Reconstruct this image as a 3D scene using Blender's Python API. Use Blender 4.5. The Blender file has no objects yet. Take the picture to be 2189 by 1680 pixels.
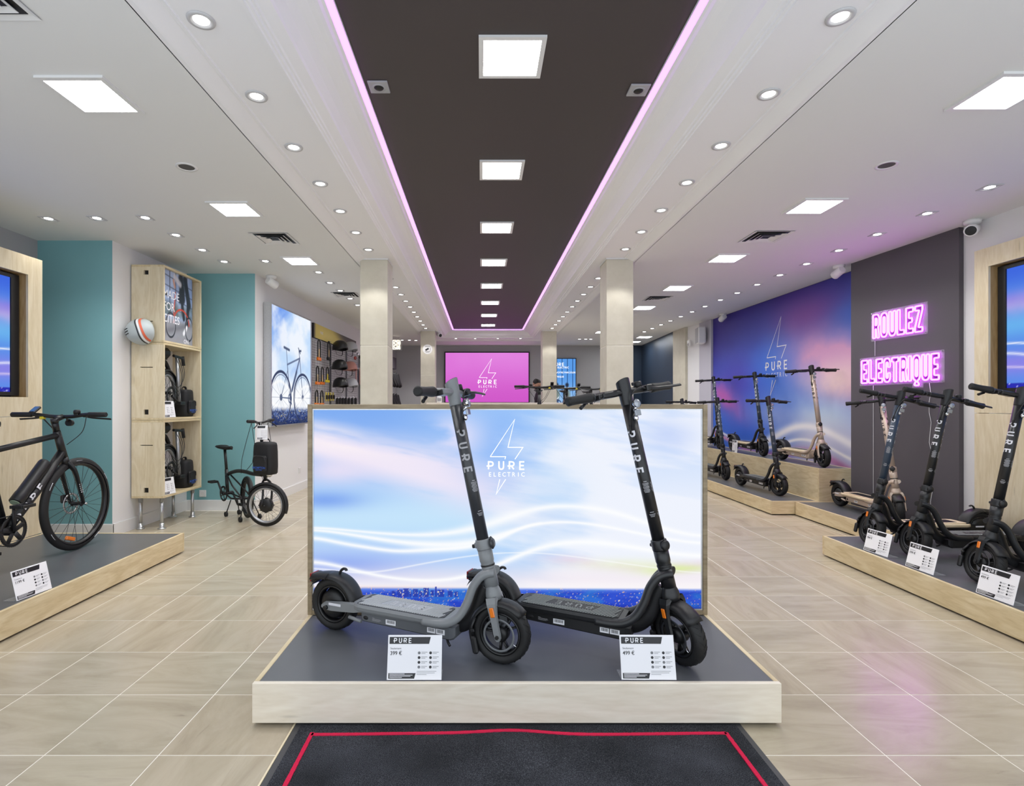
import bpy, bmesh, math, random
import numpy as np
from math import sin, cos, pi, radians
from mathutils import Vector, Matrix

random.seed(7)
np.random.seed(7)
sc = bpy.context.scene
COL = sc.collection
H = 1.26          # eye height
FPX = 1160.0      # focal length in pixels of a 2189 wide frame

# ---------------------------------------------------------------- camera
cam_d = bpy.data.cameras.new('camera')
cam = bpy.data.objects.new('camera', cam_d)
COL.objects.link(cam)
cam.location = (0, 0, H)
cam.rotation_euler = (pi / 2, 0, 0)
cam_d.sensor_fit = 'HORIZONTAL'
cam_d.sensor_width = 36
cam_d.lens = FPX / 2189 * 36
cam_d.shift_x = (1094.5 - 1029) / 2189
cam_d.shift_y = (865 - 840) / 2189
cam_d.clip_start = 0.05
sc.camera = cam

# ---------------------------------------------------------------- world, exposure, light levels
world = bpy.data.worlds.new('world')
sc.world = world
world.use_nodes = True
world.node_tree.nodes['Background'].inputs[0].default_value = (0.86, 0.93, 1.0, 1)
world.node_tree.nodes['Background'].inputs[1].default_value = 1.75
sc.view_settings.view_transform = 'Standard'
sc.view_settings.look = 'None'
sc.view_settings.exposure = 0.0
sc.view_settings.gamma = 1.0
sc.view_settings.use_curve_mapping = False
sc.cycles.max_bounces = 8
sc.cycles.diffuse_bounces = 4
sc.cycles.glossy_bounces = 3
sc.cycles.transmission_bounces = 4
sc.cycles.sample_clamp_indirect = 6.0
sc.cycles.caustics_reflective = False
sc.cycles.caustics_refractive = False
PANEL_LIGHT = 38.0        # emission of the square ceiling panels
SPOT_WATT = 17.0          # each recessed downlight
DISC_LIGHT = 14.0         # visible face of a downlight


# ---------------------------------------------------------------- helpers
def lin(c):
    c = c / 255.0
    return c / 12.92 if c <= 0.04045 else ((c + 0.055) / 1.055) ** 2.4


def RGB(r, g, b):
    return (lin(r), lin(g), lin(b), 1.0)


class NT:
    """small node-tree helper"""
    def __init__(s, name):
        s.m = bpy.data.materials.new(name)
        s.m.use_nodes = True
        s.t = s.m.node_tree
        s.b = s.t.nodes['Principled BSDF']
        s.out = s.t.nodes['Material Output']

    def n(s, typ, **kw):
        nd = s.t.nodes.new(typ)
        for k, v in kw.items():
            if k.startswith('i_'):
                key = k[2:]
                nd.inputs[int(key) if key.isdigit() else key.replace('_', ' ')].default_value = v
            else:
                setattr(nd, k, v)
        return nd

    def l(s, a, b):
        s.t.links.new(a, b)

    def ramp(s, fac, stops):
        r = s.n('ShaderNodeValToRGB')
        e = r.color_ramp.elements
        while len(e) < len(stops):
            e.new(0.5)
        for i, (p, c) in enumerate(stops):
            e[i].position = p
            e[i].color = c
        s.l(fac, r.inputs[0])
        return r

    def bump(s, h, strength=0.1, dist=0.002):
        b = s.n('ShaderNodeBump')
        b.inputs['Strength'].default_value = strength
        b.inputs['Distance'].default_value = dist
        s.l(h, b.inputs['Height'])
        s.l(b.outputs[0], s.b.inputs['Normal'])


def mat(name, col, rough=0.5, metal=0.0, spec=0.5, noise=0.0, nscale=30, bump=0.0, coat=0.0, emit=None, es=1.0, alpha=1.0, trans=0.0):
    k = NT(name)
    p = k.b.inputs
    p['Base Color'].default_value = col
    p['Roughness'].default_value = rough
    p['Metallic'].default_value = metal
    p['Specular IOR Level'].default_value = spec
    p['Coat Weight'].default_value = coat
    p['Alpha'].default_value = alpha
    p['Transmission Weight'].default_value = trans
    if emit is not None:
        p['Emission Color'].default_value = emit
        p['Emission Strength'].default_value = es
    if noise or bump:
        tc = k.n('ShaderNodeTexCoord')
        ns = k.n('ShaderNodeTexNoise', i_Scale=nscale, i_Detail=5.0)
        k.l(tc.outputs['Object'], ns.inputs['Vector'])
        if noise:
            d = tuple(c * (1 - noise) for c in col[:3]) + (1,)
            b = tuple(min(1, c * (1 + noise)) for c in col[:3]) + (1,)
            r = k.ramp(ns.outputs['Fac'], [(0.3, d), (0.7, b)])
            k.l(r.outputs[0], p['Base Color'])
        if bump:
            k.bump(ns.outputs['Fac'], bump)
    return k.m


def emit_mat(name, col, strength):
    k = NT(name)
    e = k.n('ShaderNodeEmission', i_Color=col, i_Strength=strength)
    k.l(e.outputs[0], k.out.inputs[0])
    return k.m


def wood_mat(name, c0, c1, c2, rough=0.45, axis='X', scale=1.0):
    """birch plywood face: long soft cathedral grain along one axis, few knots"""
    k = NT(name)
    tc = k.n('ShaderNodeTexCoord')
    mp = k.n('ShaderNodeMapping')
    s = {'X': (0.9, 6, 6), 'Y': (6, 0.9, 6), 'Z': (6, 6, 0.9)}[axis]
    mp.inputs['Scale'].default_value = tuple(v * scale for v in s)
    oi = k.n('ShaderNodeObjectInfo')
    k.l(tc.outputs['Object'], mp.inputs['Vector'])
    k.l(oi.outputs['Random'], mp.inputs['Location'])
    n1 = k.n('ShaderNodeTexNoise', i_Scale=1.3, i_Detail=3.0, i_Distortion=0.9)
    k.l(mp.outputs[0], n1.inputs['Vector'])
    mul = k.n('ShaderNodeMath', operation='MULTIPLY')
    mul.inputs[1].default_value = 9.0
    k.l(n1.outputs['Fac'], mul.inputs[0])
    fr = k.n('ShaderNodeMath', operation='PINGPONG')
    fr.inputs[1].default_value = 1.0
    k.l(mul.outputs[0], fr.inputs[0])
    n2 = k.n('ShaderNodeTexNoise', i_Scale=14.0, i_Detail=6.0)
    k.l(mp.outputs[0], n2.inputs['Vector'])
    mx = k.n('ShaderNodeMath', operation='MULTIPLY_ADD')
    mx.inputs[1].default_value = 0.35
    k.l(fr.outputs[0], mx.inputs[0])
    m2 = k.n('ShaderNodeMath', operation='MULTIPLY')
    m2.inputs[1].default_value = 0.65
    k.l(n2.outputs['Fac'], m2.inputs[0])
    k.l(m2.outputs[0], mx.inputs[2])
    r = k.ramp(mx.outputs[0], [(0.2, c0), (0.5, c1), (0.8, c2)])
    # sparse knots
    v = k.n('ShaderNodeTexVoronoi', i_Scale=2.2)
    k.l(mp.outputs[0], v.inputs['Vector'])
    kr = k.ramp(v.outputs['Distance'], [(0.03, (1, 1, 1, 1)), (0.10, (0, 0, 0, 1))])
    mixc = k.n('ShaderNodeMixRGB', blend_type='MIX')
    km = k.n('ShaderNodeMath', operation='MULTIPLY')
    km.inputs[1].default_value = 0.35
    k.l(kr.outputs[0], km.inputs[0])
    k.l(km.outputs[0], mixc.inputs[0])
    k.l(r.outputs[0], mixc.inputs[1])
    mixc.inputs[2].default_value = tuple(c * 0.45 for c in c0[:3]) + (1,)
    k.l(mixc.outputs[0], k.b.inputs['Base Color'])
    k.b.inputs['Roughness'].default_value = rough
    k.bump(n2.outputs['Fac'], 0.06, 0.001)
    return k.m


class MB:
    """collects shapes; build() links them as ONE mesh object"""
    def __init__(s):
        s.v = []
        s.f = []
        s.sm = []

    def add(s, vs, fs, M=None, smooth=False):
        o = len(s.v)
        if M is not None:
            vs = [M @ Vector(p) for p in vs]
        s.v.extend([tuple(p) for p in vs])
        s.f.extend([tuple(i + o for i in f) for f in fs])
        s.sm.extend([smooth] * len(fs))
        return s

    def box(s, x0, x1, y0, y1, z0, z1, M=None, c=0.0):
        if x0 > x1: x0, x1 = x1, x0
        if y0 > y1: y0, y1 = y1, y0
        if z0 > z1: z0, z1 = z1, z0
        if c <= 0:
            vs = [(x, y, z) for z in (z0, z1) for y in (y0, y1) for x in (x0, x1)]
            fs = [(0, 2, 3, 1), (4, 5, 7, 6), (0, 1, 5, 4), (2, 6, 7, 3), (0, 4, 6, 2), (1, 3, 7, 5)]
            return s.add(vs, fs, M)
        c = min(c, (x1 - x0) / 2.01, (y1 - y0) / 2.01, (z1 - z0) / 2.01)
        vs, fs, idx = [], [], {}
        X, Y, Z = (x0, x1), (y0, y1), (z0, z1)
        for i in (0, 1):
            for j in (0, 1):
                for q in (0, 1):
                    for a in range(3):
                        p = [X[i] + c * (1 - 2 * i), Y[j] + c * (1 - 2 * j), Z[q] + c * (1 - 2 * q)]
                        p[a] = (X[i], Y[j], Z[q])[a]
                        idx[i, j, q, a] = len(vs)
                        vs.append(tuple(p))
        I = lambda i, j, q, a: idx[i, j, q, a]
        for t in (0, 1):
            fs.append((I(t, 0, 0, 0), I(t, 1, 0, 0), I(t, 1, 1, 0), I(t, 0, 1, 0)) if t else (I(t, 0, 0, 0), I(t, 0, 1, 0), I(t, 1, 1, 0), I(t, 1, 0, 0)))
            fs.append((I(0, t, 0, 1), I(0, t, 1, 1), I(1, t, 1, 1), I(1, t, 0, 1)) if t else (I(0, t, 0, 1), I(1, t, 0, 1), I(1, t, 1, 1), I(0, t, 1, 1)))
            fs.append((I(0, 0, t, 2), I(1, 0, t, 2), I(1, 1, t, 2), I(0, 1, t, 2)) if t else (I(0, 0, t, 2), I(0, 1, t, 2), I(1, 1, t, 2), I(1, 0, t, 2)))
        for a in (0, 1):
            for b in (0, 1):
                fs.append((I(0, a, b, 1), I(1, a, b, 1), I(1, a, b, 2), I(0, a, b, 2)))
                fs.append((I(a, 0, b, 0), I(a, 1, b, 0), I(a, 1, b, 2), I(a, 0, b, 2)))
                fs.append((I(a, b, 0, 0), I(a, b, 1, 0), I(a, b, 1, 1), I(a, b, 0, 1)))
                for d in (0, 1):
                    fs.append((I(a, b, d, 0), I(a, b, d, 1), I(a, b, d, 2)))
        return s.add(vs, fs, M)

    def cyl(s, p0, p1, r0, r1=None, n=16, caps=True, smooth=True):
        p0, p1 = Vector(p0), Vector(p1)
        r1 = r0 if r1 is None else r1
        d = (p1 - p0).normalized()
        a = d.orthogonal().normalized()
        b = d.cross(a)
        vs = []
        for p, r in ((p0, r0), (p1, r1)):
            for i in range(n):
                t = 2 * pi * i / n
                vs.append(p + (a * cos(t) + b * sin(t)) * r)
        s.add(vs, [(i, (i + 1) % n, n + (i + 1) % n, n + i) for i in range(n)], None, smooth)
        if caps:
            s.add(vs, [tuple(range(n - 1, -1, -1)), tuple(range(n, 2 * n))])
        return s

    def tube(s, pts, r, n=10, closed=False, caps=True, flat=None, up=None):
        """sweep a circle (or an ellipse, flat=(a,b)) along a polyline"""
        P = [Vector(p) for p in pts]
        m = len(P)
        R = r if isinstance(r, (list, tuple)) else [r] * m
        T = []
        for i in range(m):
            if closed:
                t = P[(i + 1) % m] - P[i - 1]
            else:
                t = P[min(i + 1, m - 1)] - P[max(i - 1, 0)]
            T.append(t.normalized())
        a = Vector(up) if up is not None else T[0].orthogonal()
        vs, fs = [], []
        for i in range(m):
            if up is not None:
                a = Vector(up)
            a = (a - T[i] * a.dot(T[i]))
            a = a.normalized() if a.length > 1e-6 else T[i].orthogonal().normalized()
            b = T[i].cross(a)
            fa, fb = flat if flat else (1, 1)
            for j in range(n):
                t = 2 * pi * j / n
                vs.append(P[i] + a * cos(t) * R[i] * fa + b * sin(t) * R[i] * fb)
        for i in range(m if closed else m - 1):
            k = (i + 1) % m
            for j in range(n):
                q = (j + 1) % n
                fs.append((i * n + j, i * n + q, k * n + q, k * n + j))
        s.add(vs, fs, None, True)
        if caps and not closed:
            s.add(vs, [tuple(range(n - 1, -1, -1)), tuple(range((m - 1) * n, m * n))])
        return s

    def lathe(s, prof, M=None, n=32, closed=False, a0=0.0, a1=2 * pi, smooth=True):
        """profile [(r, h)] turned about local Z"""
        full = abs(a1 - a0 - 2 * pi) < 1e-6
        cnt = n if full else n + 1
        vs, fs = [], []
        for i in range(cnt):
            t = a0 + (a1 - a0) * i / n
            for r, h in prof:
                vs.append((r * cos(t), r * sin(t), h))
        k = len(prof)
        for i in range(n):
            j = (i + 1) % cnt
            for q in range(k if closed else k - 1):
                w = (q + 1) % k
                fs.append((i * k + q, j * k + q, j * k + w, i * k + w))
        return s.add(vs, fs, M, smooth)

    def prism(s, poly, h0, h1, M=None, smooth=False):
        """2D polygon (x, y) extruded along z"""
        n = len(poly)
        vs = [(x, y, h0) for x, y in poly] + [(x, y, h1) for x, y in poly]
        s.add(vs, [tuple(range(n - 1, -1, -1)), tuple(range(n, 2 * n))], M)
        return s.add(vs, [(i, (i + 1) % n, n + (i + 1) % n, n + i) for i in range(n)], M, smooth)

    def ball(s, c, r, n=14, m=9, M=None):
        rx, ry, rz = r if isinstance(r, (list, tuple)) else (r, r, r)
        vs, fs = [], []
        for i in range(m + 1):
            p = pi * i / m
            for j in range(n):
                t = 2 * pi * j / n
                vs.append((c[0] + rx * sin(p) * cos(t), c[1] + ry * sin(p) * sin(t), c[2] + rz * cos(p)))
        for i in range(m):
            for j in range(n):
                q = (j + 1) % n
                fs.append((i * n + j, (i + 1) * n + j, (i + 1) * n + q, i * n + q))
        return s.add(vs, fs, M, True)

    def strip(s, rows, smooth=True, close=False):
        """rows: list of equally long point rows, skinned"""
        k = len(rows[0])
        vs = [p for r in rows for p in r]
        fs = []
        for i in range(len(rows) - 1):
            for j in range(k if close else k - 1):
                q = (j + 1) % k
                fs.append((i * k + j, i * k + q, (i + 1) * k + q, (i + 1) * k + j))
        return s.add(vs, fs, None, smooth)

    def mesh(s, name):
        me = bpy.data.meshes.new(name)
        me.from_pydata(s.v, [], s.f)
        me.polygons.foreach_set('use_smooth', s.sm)
        me.update()
        return me

    def build(s, name, material, parent=None, **kw):
        return link(name, s.mesh(name), material, parent, **kw)


def fix_normals(me):
    bm = bmesh.new()
    bm.from_mesh(me)
    bmesh.ops.remove_doubles(bm, verts=bm.verts, dist=1e-6)
    bmesh.ops.recalc_face_normals(bm, faces=bm.faces)
    bm.to_mesh(me)
    bm.free()


def link(name, me, material, parent=None, loc=None, rot=None, mtx=None, fix=True, **props):
    if fix and len(me.polygons) < 60000:
        fix_normals(me)
    if material is not None and not me.materials:
        me.materials.append(material)
    o = bpy.data.objects.new(name, me)
    COL.objects.link(o)
    if parent is not None:
        o.parent = parent
    if mtx is not None:
        o.matrix_basis = mtx
    if loc is not None:
        o.location = loc
    if rot is not None:
        o.rotation_euler = rot
    for k, v in props.items():
        o[k] = v
    return o


def thing(name, label, cat, loc=(0, 0, 0), rotz=0.0, group=None):
    o = bpy.data.objects.new(name, None)
    o.empty_display_size = 0.1
    COL.objects.link(o)
    o.location = loc
    o.rotation_euler = (0, 0, rotz)
    return tag(o, label, cat, group)


def tag(o, label, cat, group=None):
    o['label'] = label
    o['category'] = cat
    if group:
        o['group'] = group
    return o


def struct(o):
    o['kind'] = 'structure'
    return o


def kids(o):
    return KIDS.get(o.name, [])


def copy_tree(o, parent=None, children_of=None):
    """copy a thing, its parts and their sub-parts; meshes are shared"""
    if children_of is None:
        children_of = {}
        for x in COL.objects:
            if x.parent is not None:
                children_of.setdefault(x.parent.name, []).append(x)
    c = o.copy()
    COL.objects.link(c)
    if parent is not None:
        c.parent = parent
    for ch in children_of.get(o.name, []):
        copy_tree(ch, c, children_of)
    return c


def px(u, v, Y):
    """world point that the photograph's pixel (u, v) shows at depth Y"""
    return ((u - 1029) * Y / FPX, Y, H - (v - 865) * Y / FPX)


# ---------------------------------------------------------------- lettering
_TXT = {}


def text_geo(s, size=1.0, bold=0.0, align='CENTER'):
    key = (s, bold, align)
    if key not in _TXT:
        cu = bpy.data.curves.new('txt', 'FONT')
        cu.body = s
        cu.align_x = align
        cu.offset = bold
        cu.resolution_u = 3
        ob = bpy.data.objects.new('txt', cu)
        COL.objects.link(ob)
        bpy.context.view_layer.update()
        dg = bpy.context.evaluated_depsgraph_get()
        me = bpy.data.meshes.new_from_object(ob.evaluated_get(dg))
        _TXT[key] = ([tuple(v.co) for v in me.vertices], [tuple(p.vertices) for p in me.polygons])
        bpy.data.meshes.remove(me)
        bpy.data.objects.remove(ob)
        bpy.data.curves.remove(cu)
    vs, fs = _TXT[key]
    return [(x * size, y * size, 0.0) for x, y, z in vs], fs


def add_text(mb, s, x, z, size, y=0.0, bold=0.0, align='LEFT', xs=1.0):
    """flat text in the local XZ plane facing -Y"""
    vs, fs = text_geo(s, size, bold, align)
    mb.add([(x + a * xs, y, z + b) for a, b, _ in vs], fs)


def strokes(mb, lines, t, fn, step=0.12):
    """polylines in letter units drawn as ribbons of width t; fn maps (x, y) to 3D"""
    for ln in lines:
        P = [np.array(p, float) for p in ln]
        closed = len(P) > 2 and np.allclose(P[0], P[-1])
        Q = []
        for a, b in zip(P[:-1], P[1:]):
            k = max(1, int(np.ceil(np.linalg.norm(b - a) / step)))
            for i in range(k):
                Q.append(a + (b - a) * i / k)
        Q.append(P[-1])
        n = len(Q)
        L, R = [], []
        for i in range(n):
            d0 = Q[i] - Q[i - 1] if i > 0 else (Q[-1] - Q[-2] if closed else None)
            d1 = Q[i + 1] - Q[i] if i < n - 1 else (Q[1] - Q[0] if closed else None)
            if d0 is None: d0 = d1
            if d1 is None: d1 = d0
            d0 = d0 / np.linalg.norm(d0)
            d1 = d1 / np.linalg.norm(d1)
            n0 = np.array([-d0[1], d0[0]])
            n1 = np.array([-d1[1], d1[0]])
            m = n0 + n1
            m = m / max(np.linalg.norm(m), 1e-6)
            w = t / 2 / max(m.dot(n0), 0.35)
            L.append(Q[i] + m * w)
            R.append(Q[i] - m * w)
        vs = [fn(*p) for p in L] + [fn(*p) for p in R]
        mb.add(vs, [(i, i + 1, n + i + 1, n + i) for i in range(n - 1)])


_bowl = [(0, 1), (.38, 1), (.56, .95), (.65, .84), (.67, .72), (.65, .60), (.56, .49), (.38, .44), (-.16, .44)]
PURE = {
    'P': [[(.085, 0), (.085, 1.085)], _bowl],
    'U': [[(.085, 1.08), (.085, .36), (.12, .17), (.22, .04), (.38, 0), (.54, .04), (.64, .17), (.675, .36), (.675, 1.08)]],
    'R': [[(.085, 0), (.085, 1.085)], _bowl, [(.34, .44), (.66, 0)]],
    'E': [[(.66, 1), (.085, 1), (.085, 0), (.66, 0)], [(.085, .5), (.60, .5)]],
}


def pure_lines(gap=1.13, word='PURE'):
    out = []
    for i, ch in enumerate(word):
        for ln in PURE[ch]:
            out.append([(x + i * gap, y) for x, y in ln])
    return out, gap * (len(word) - 1) + 0.72


def add_pure(mb, x, z, h, y=0.0, t=.17, gap=1.13):
    """the word PURE with its cut letters, left end x, baseline z, letter height h"""
    ls, w = pure_lines(gap)
    strokes(mb, ls, t, lambda a, b: (x + a * h, y, z + b * h), step=9)
    return w * h


BOLT = [[(-34.5, -.6), (17.7, 79.4)], [(-35.2, .6), (-1.5, .6), (-3.1, -5.4)],
        [(17.7, 79.4), (3.5, 20), (35.5, 20), (18.5, -5.4)], [(-14, -48.5), (-21.5, -80), (-1.5, -48.5)]]


def logo(parent, material, W, mtx=Matrix(), name='logo', lower=True):
    """bolt outline + PURE + ELECTRIC, W = width of the word PURE; local XZ plane facing -Y"""
    k = W / 79.0
    mb = MB()
    bl = [[(-34.5, 0), (17.7, 79.4), (3.5, 20), (35.5, 20), (18.5, -5.4)], [(-34.5, 0), (-1.5, 0), (-3.1, -5.4)]]
    if lower:
        bl.append([(-14, -48.5), (-21.5, -80), (-1.5, -48.5)])
    strokes(mb, bl, 1.7, lambda a, b: (a * k, 0, b * k), step=999)
    hh = 16 * k
    ls, w = pure_lines(1.36)
    sx = 79.0 / (w * 16)
    strokes(mb, ls, .19, lambda a, b: (-39.5 * k + a * hh * sx, 0, -27 * k + b * hh), step=9)
    vs, fs = text_geo('ELECTRIC', 1.0, 0.0, 'CENTER')
    x0 = min(p[0] for p in vs); x1 = max(p[0] for p in vs); z1 = max(p[1] for p in vs)
    # letter-spaced ELECTRIC
    for i, ch in enumerate('ELECTRIC'):
        g, gf = text_geo(ch, 1.0, 0.0, 'CENTER')
        zz = max(p[1] for p in g)
        mb.add([(-35 * k + i * 10.1 * k + p[0] * 12 * k, 0, -42.5 * k + p[1] / zz * 9 * k) for p in g], gf)
    return mb.build(name, material, parent, mtx=mtx, fix=False)


# ---------------------------------------------------------------- printed pictures (colour per grid point)
def vnoise(x, y, seed=0):
    xi, yi = np.floor(x).astype(int), np.floor(y).astype(int)
    xf, yf = x - xi, y - yi
    xf, yf = xf * xf * (3 - 2 * xf), yf * yf * (3 - 2 * yf)

    def h(a, b):
        n = (a * 374761393 + b * 668265263 + seed * 974711) & 0x7fffffff
        n = ((n ^ (n >> 13)) * 1274126177) & 0x7fffffff
        return ((n ^ (n >> 16)) & 0xffff) / 65535.0
    a, b, c, d = h(xi, yi), h(xi + 1, yi), h(xi, yi + 1), h(xi + 1, yi + 1)
    return (a * (1 - xf) + b * xf) * (1 - yf) + (c * (1 - xf) + d * xf) * yf


def fbm(x, y, seed=0, o=5):
    s, a, t = 0, 0.5, 0
    for i in range(o):
        s = s + a * vnoise(x, y, seed + i * 17)
        t += a
        a *= 0.5
        x, y = x * 2.03 + 3.1, y * 2.03 + 1.7
    return s / t


def mixc(c, d, t):
    t = np.clip(t, 0, 1)[..., None]
    return c * (1 - t) + np.array(d, float) * t


def smooth(a, b, x):
    t = np.clip((x - a) / (b - a), 0, 1)
    return t * t * (3 - 2 * t)


def print_grid(name, w, h, nx, ny, fn, parent=None, mtx=None, material=None, y=0.0):
    """a printed sheet: w x h in the local XZ plane (origin lower left), colours from fn(u, t), t = 0 at the top, sRGB 0..255"""
    U, T = np.meshgrid(np.linspace(0, 1, nx), np.linspace(1, 0, ny))
    c = np.clip(fn(U, T), 0, 255) / 255.0
    c = np.where(c <= 0.04045, c / 12.92, ((c + 0.055) / 1.055) ** 2.4)
    co = np.stack([U * w, np.full_like(U, y), (1 - T) * h], -1).reshape(-1, 3)
    me = bpy.data.meshes.new(name)
    q = (np.arange(ny - 1)[:, None] * nx + np.arange(nx - 1)[None, :]).ravel()
    loops = np.stack([q, q + 1, q + nx + 1, q + nx], -1).ravel()
    me.vertices.add(nx * ny)
    me.vertices.foreach_set('co', co.ravel())
    me.loops.add(len(loops))
    me.loops.foreach_set('vertex_index', loops)
    me.polygons.add(len(q))
    me.polygons.foreach_set('loop_start', np.arange(len(q)) * 4)
    me.polygons.foreach_set('loop_total', np.full(len(q), 4))
    me.update(calc_edges=True)
    at = me.color_attributes.new('Col', 'FLOAT_COLOR', 'POINT')
    at.data.foreach_set('color', np.concatenate([c, np.ones(c.shape[:2] + (1,))], -1).ravel().astype(np.float32))
    return link(name, me, material, parent, mtx=mtx, fix=False)


def print_mat(name, strength=0.0, rough=0.4):
    k = NT(name)
    a = k.n('ShaderNodeVertexColor', layer_name='Col')
    if strength > 0:
        e = k.n('ShaderNodeEmission', i_Strength=strength)
        k.l(a.outputs[0], e.inputs[0])
        k.l(e.outputs[0], k.out.inputs[0])
    else:
        k.l(a.outputs[0], k.b.inputs['Base Color'])
        k.b.inputs['Roughness'].default_value = rough
    return k.m
# ---------------------------------------------------------------- materials
M = {}
M['ceiling'] = mat('ceiling_paint', RGB(230, 231, 231), 0.75)
M['cornice'] = mat('glow_lightened_cornice', RGB(243, 243, 246), 0.6)  # lighter than the ceiling paint, standing in for the LED strip's glow
M['white_wall'] = mat('white_wall_paint', RGB(229, 229, 231), 0.6)
M['grey_wall'] = mat('pale_grey_paint', RGB(168, 168, 172), 0.6)
M['back_grey'] = mat('mid_grey_paint', RGB(172, 172, 175), 0.6)
M['shaded_wall'] = mat('shaded_wall_tint', RGB(190, 188, 200), 0.6)  # plain side wall; its different lighting is put into the colour
M['navy'] = mat('navy_paint', RGB(34, 50, 70), 0.45)
M['charcoal_wall'] = mat('charcoal_paint', RGB(84, 80, 86), 0.6)
M['dark_ceiling'] = mat('dark_ceiling_paint', RGB(66, 59, 60), 0.55)
M['teal'] = mat('teal_paint', RGB(124, 174, 180), 0.55, noise=0.02, nscale=3)
M['black'] = mat('black_plastic', RGB(19, 19, 21), 0.45)
M['matte_black'] = mat('matte_black_metal', RGB(22, 22, 24), 0.38)
M['rubber'] = mat('black_rubber', RGB(18, 18, 19), 0.62, bump=0.15, nscale=90)
M['grey_metal'] = mat('satin_grey_paint', RGB(124, 127, 129), 0.38)
M['dark_stem'] = mat('charcoal_metal', RGB(50, 52, 56), 0.35)
M['navy_metal'] = mat('navy_blue_metal', RGB(52, 66, 84), 0.35)
M['champagne'] = mat('champagne_metal', RGB(196, 178, 162), 0.35, metal=0.35)
M['chrome'] = mat('chrome', RGB(220, 222, 226), 0.12, metal=1.0)
M['steel'] = mat('galvanised_steel', RGB(190, 192, 194), 0.3, metal=0.9, noise=0.06, nscale=60)
M['white_plastic'] = mat('white_plastic', RGB(228, 228, 228), 0.4)
M['paper'] = mat('white_card', RGB(238, 238, 242), 0.35)
M['ink'] = mat('black_ink', RGB(28, 28, 32), 0.35)
M['grey_ink'] = mat('grey_ink', RGB(118, 120, 124), 0.5)
M['white_print'] = mat('white_print', RGB(214, 214, 220), 0.45)
M['grey_print'] = mat('grey_print', RGB(158, 158, 162), 0.45)
M['orange'] = mat('orange_reflector', RGB(226, 120, 24), 0.25, coat=0.6)
M['red_lens'] = mat('red_lens', RGB(150, 22, 20), 0.2, coat=0.6)
M['clear'] = mat('clear_acrylic', RGB(245, 248, 250), 0.04, trans=1.0)
M['bezel'] = mat('downlight_bezel', RGB(196, 196, 198), 0.4)
M['clear_sheet'] = mat('clear_acrylic_sheet', RGB(235, 238, 242), 0.08, alpha=0.14)
M['brake_grey'] = mat('brake_drum_grey', RGB(104, 107, 110), 0.35)
M['glass_lens'] = mat('lamp_lens', RGB(150, 156, 164), 0.10, metal=0.4, coat=1.0)
M['led'] = emit_mat('panel_diffuser_light', RGB(252, 253, 255), PANEL_LIGHT)
M['disc'] = emit_mat('downlight_face', RGB(255, 253, 250), DISC_LIGHT)
M['strip'] = emit_mat('violet_led_strip', (2.2, 0.72, 3.0, 1), 1.0)
M['birch'] = wood_mat('birch_plywood', RGB(196, 176, 136), RGB(211, 193, 155), RGB(222, 207, 174), axis='Y')
M['birch_x'] = wood_mat('pale_birch_plywood', RGB(222, 211, 192), RGB(231, 221, 204), RGB(238, 230, 214), axis='X')
M['birch_z'] = wood_mat('birch_plywood_upright', RGB(208, 192, 158), RGB(218, 204, 174), RGB(226, 214, 188), axis='Z')
M['oak'] = wood_mat('oak_laminate', RGB(176, 154, 112), RGB(193, 172, 128), RGB(206, 187, 146), axis='Y', scale=0.8)
M['frame_wood'] = wood_mat('frame_oak', RGB(122, 106, 82), RGB(142, 126, 99), RGB(158, 142, 114), axis='X')
M['ply_edge'] = mat('plywood_edge', RGB(226, 212, 180), 0.5, noise=0.05, nscale=40)
M['deck_top'] = mat('slate_grey_laminate', RGB(92, 94, 98), 0.36, noise=0.06, nscale=5)
M['wood_deck'] = wood_mat('pale_deck_wood', RGB(206, 186, 152), RGB(222, 204, 172), RGB(232, 217, 190), axis='X')
M['shadow_gap'] = mat('dark_plinth', RGB(30, 27, 24), 0.8)


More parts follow.
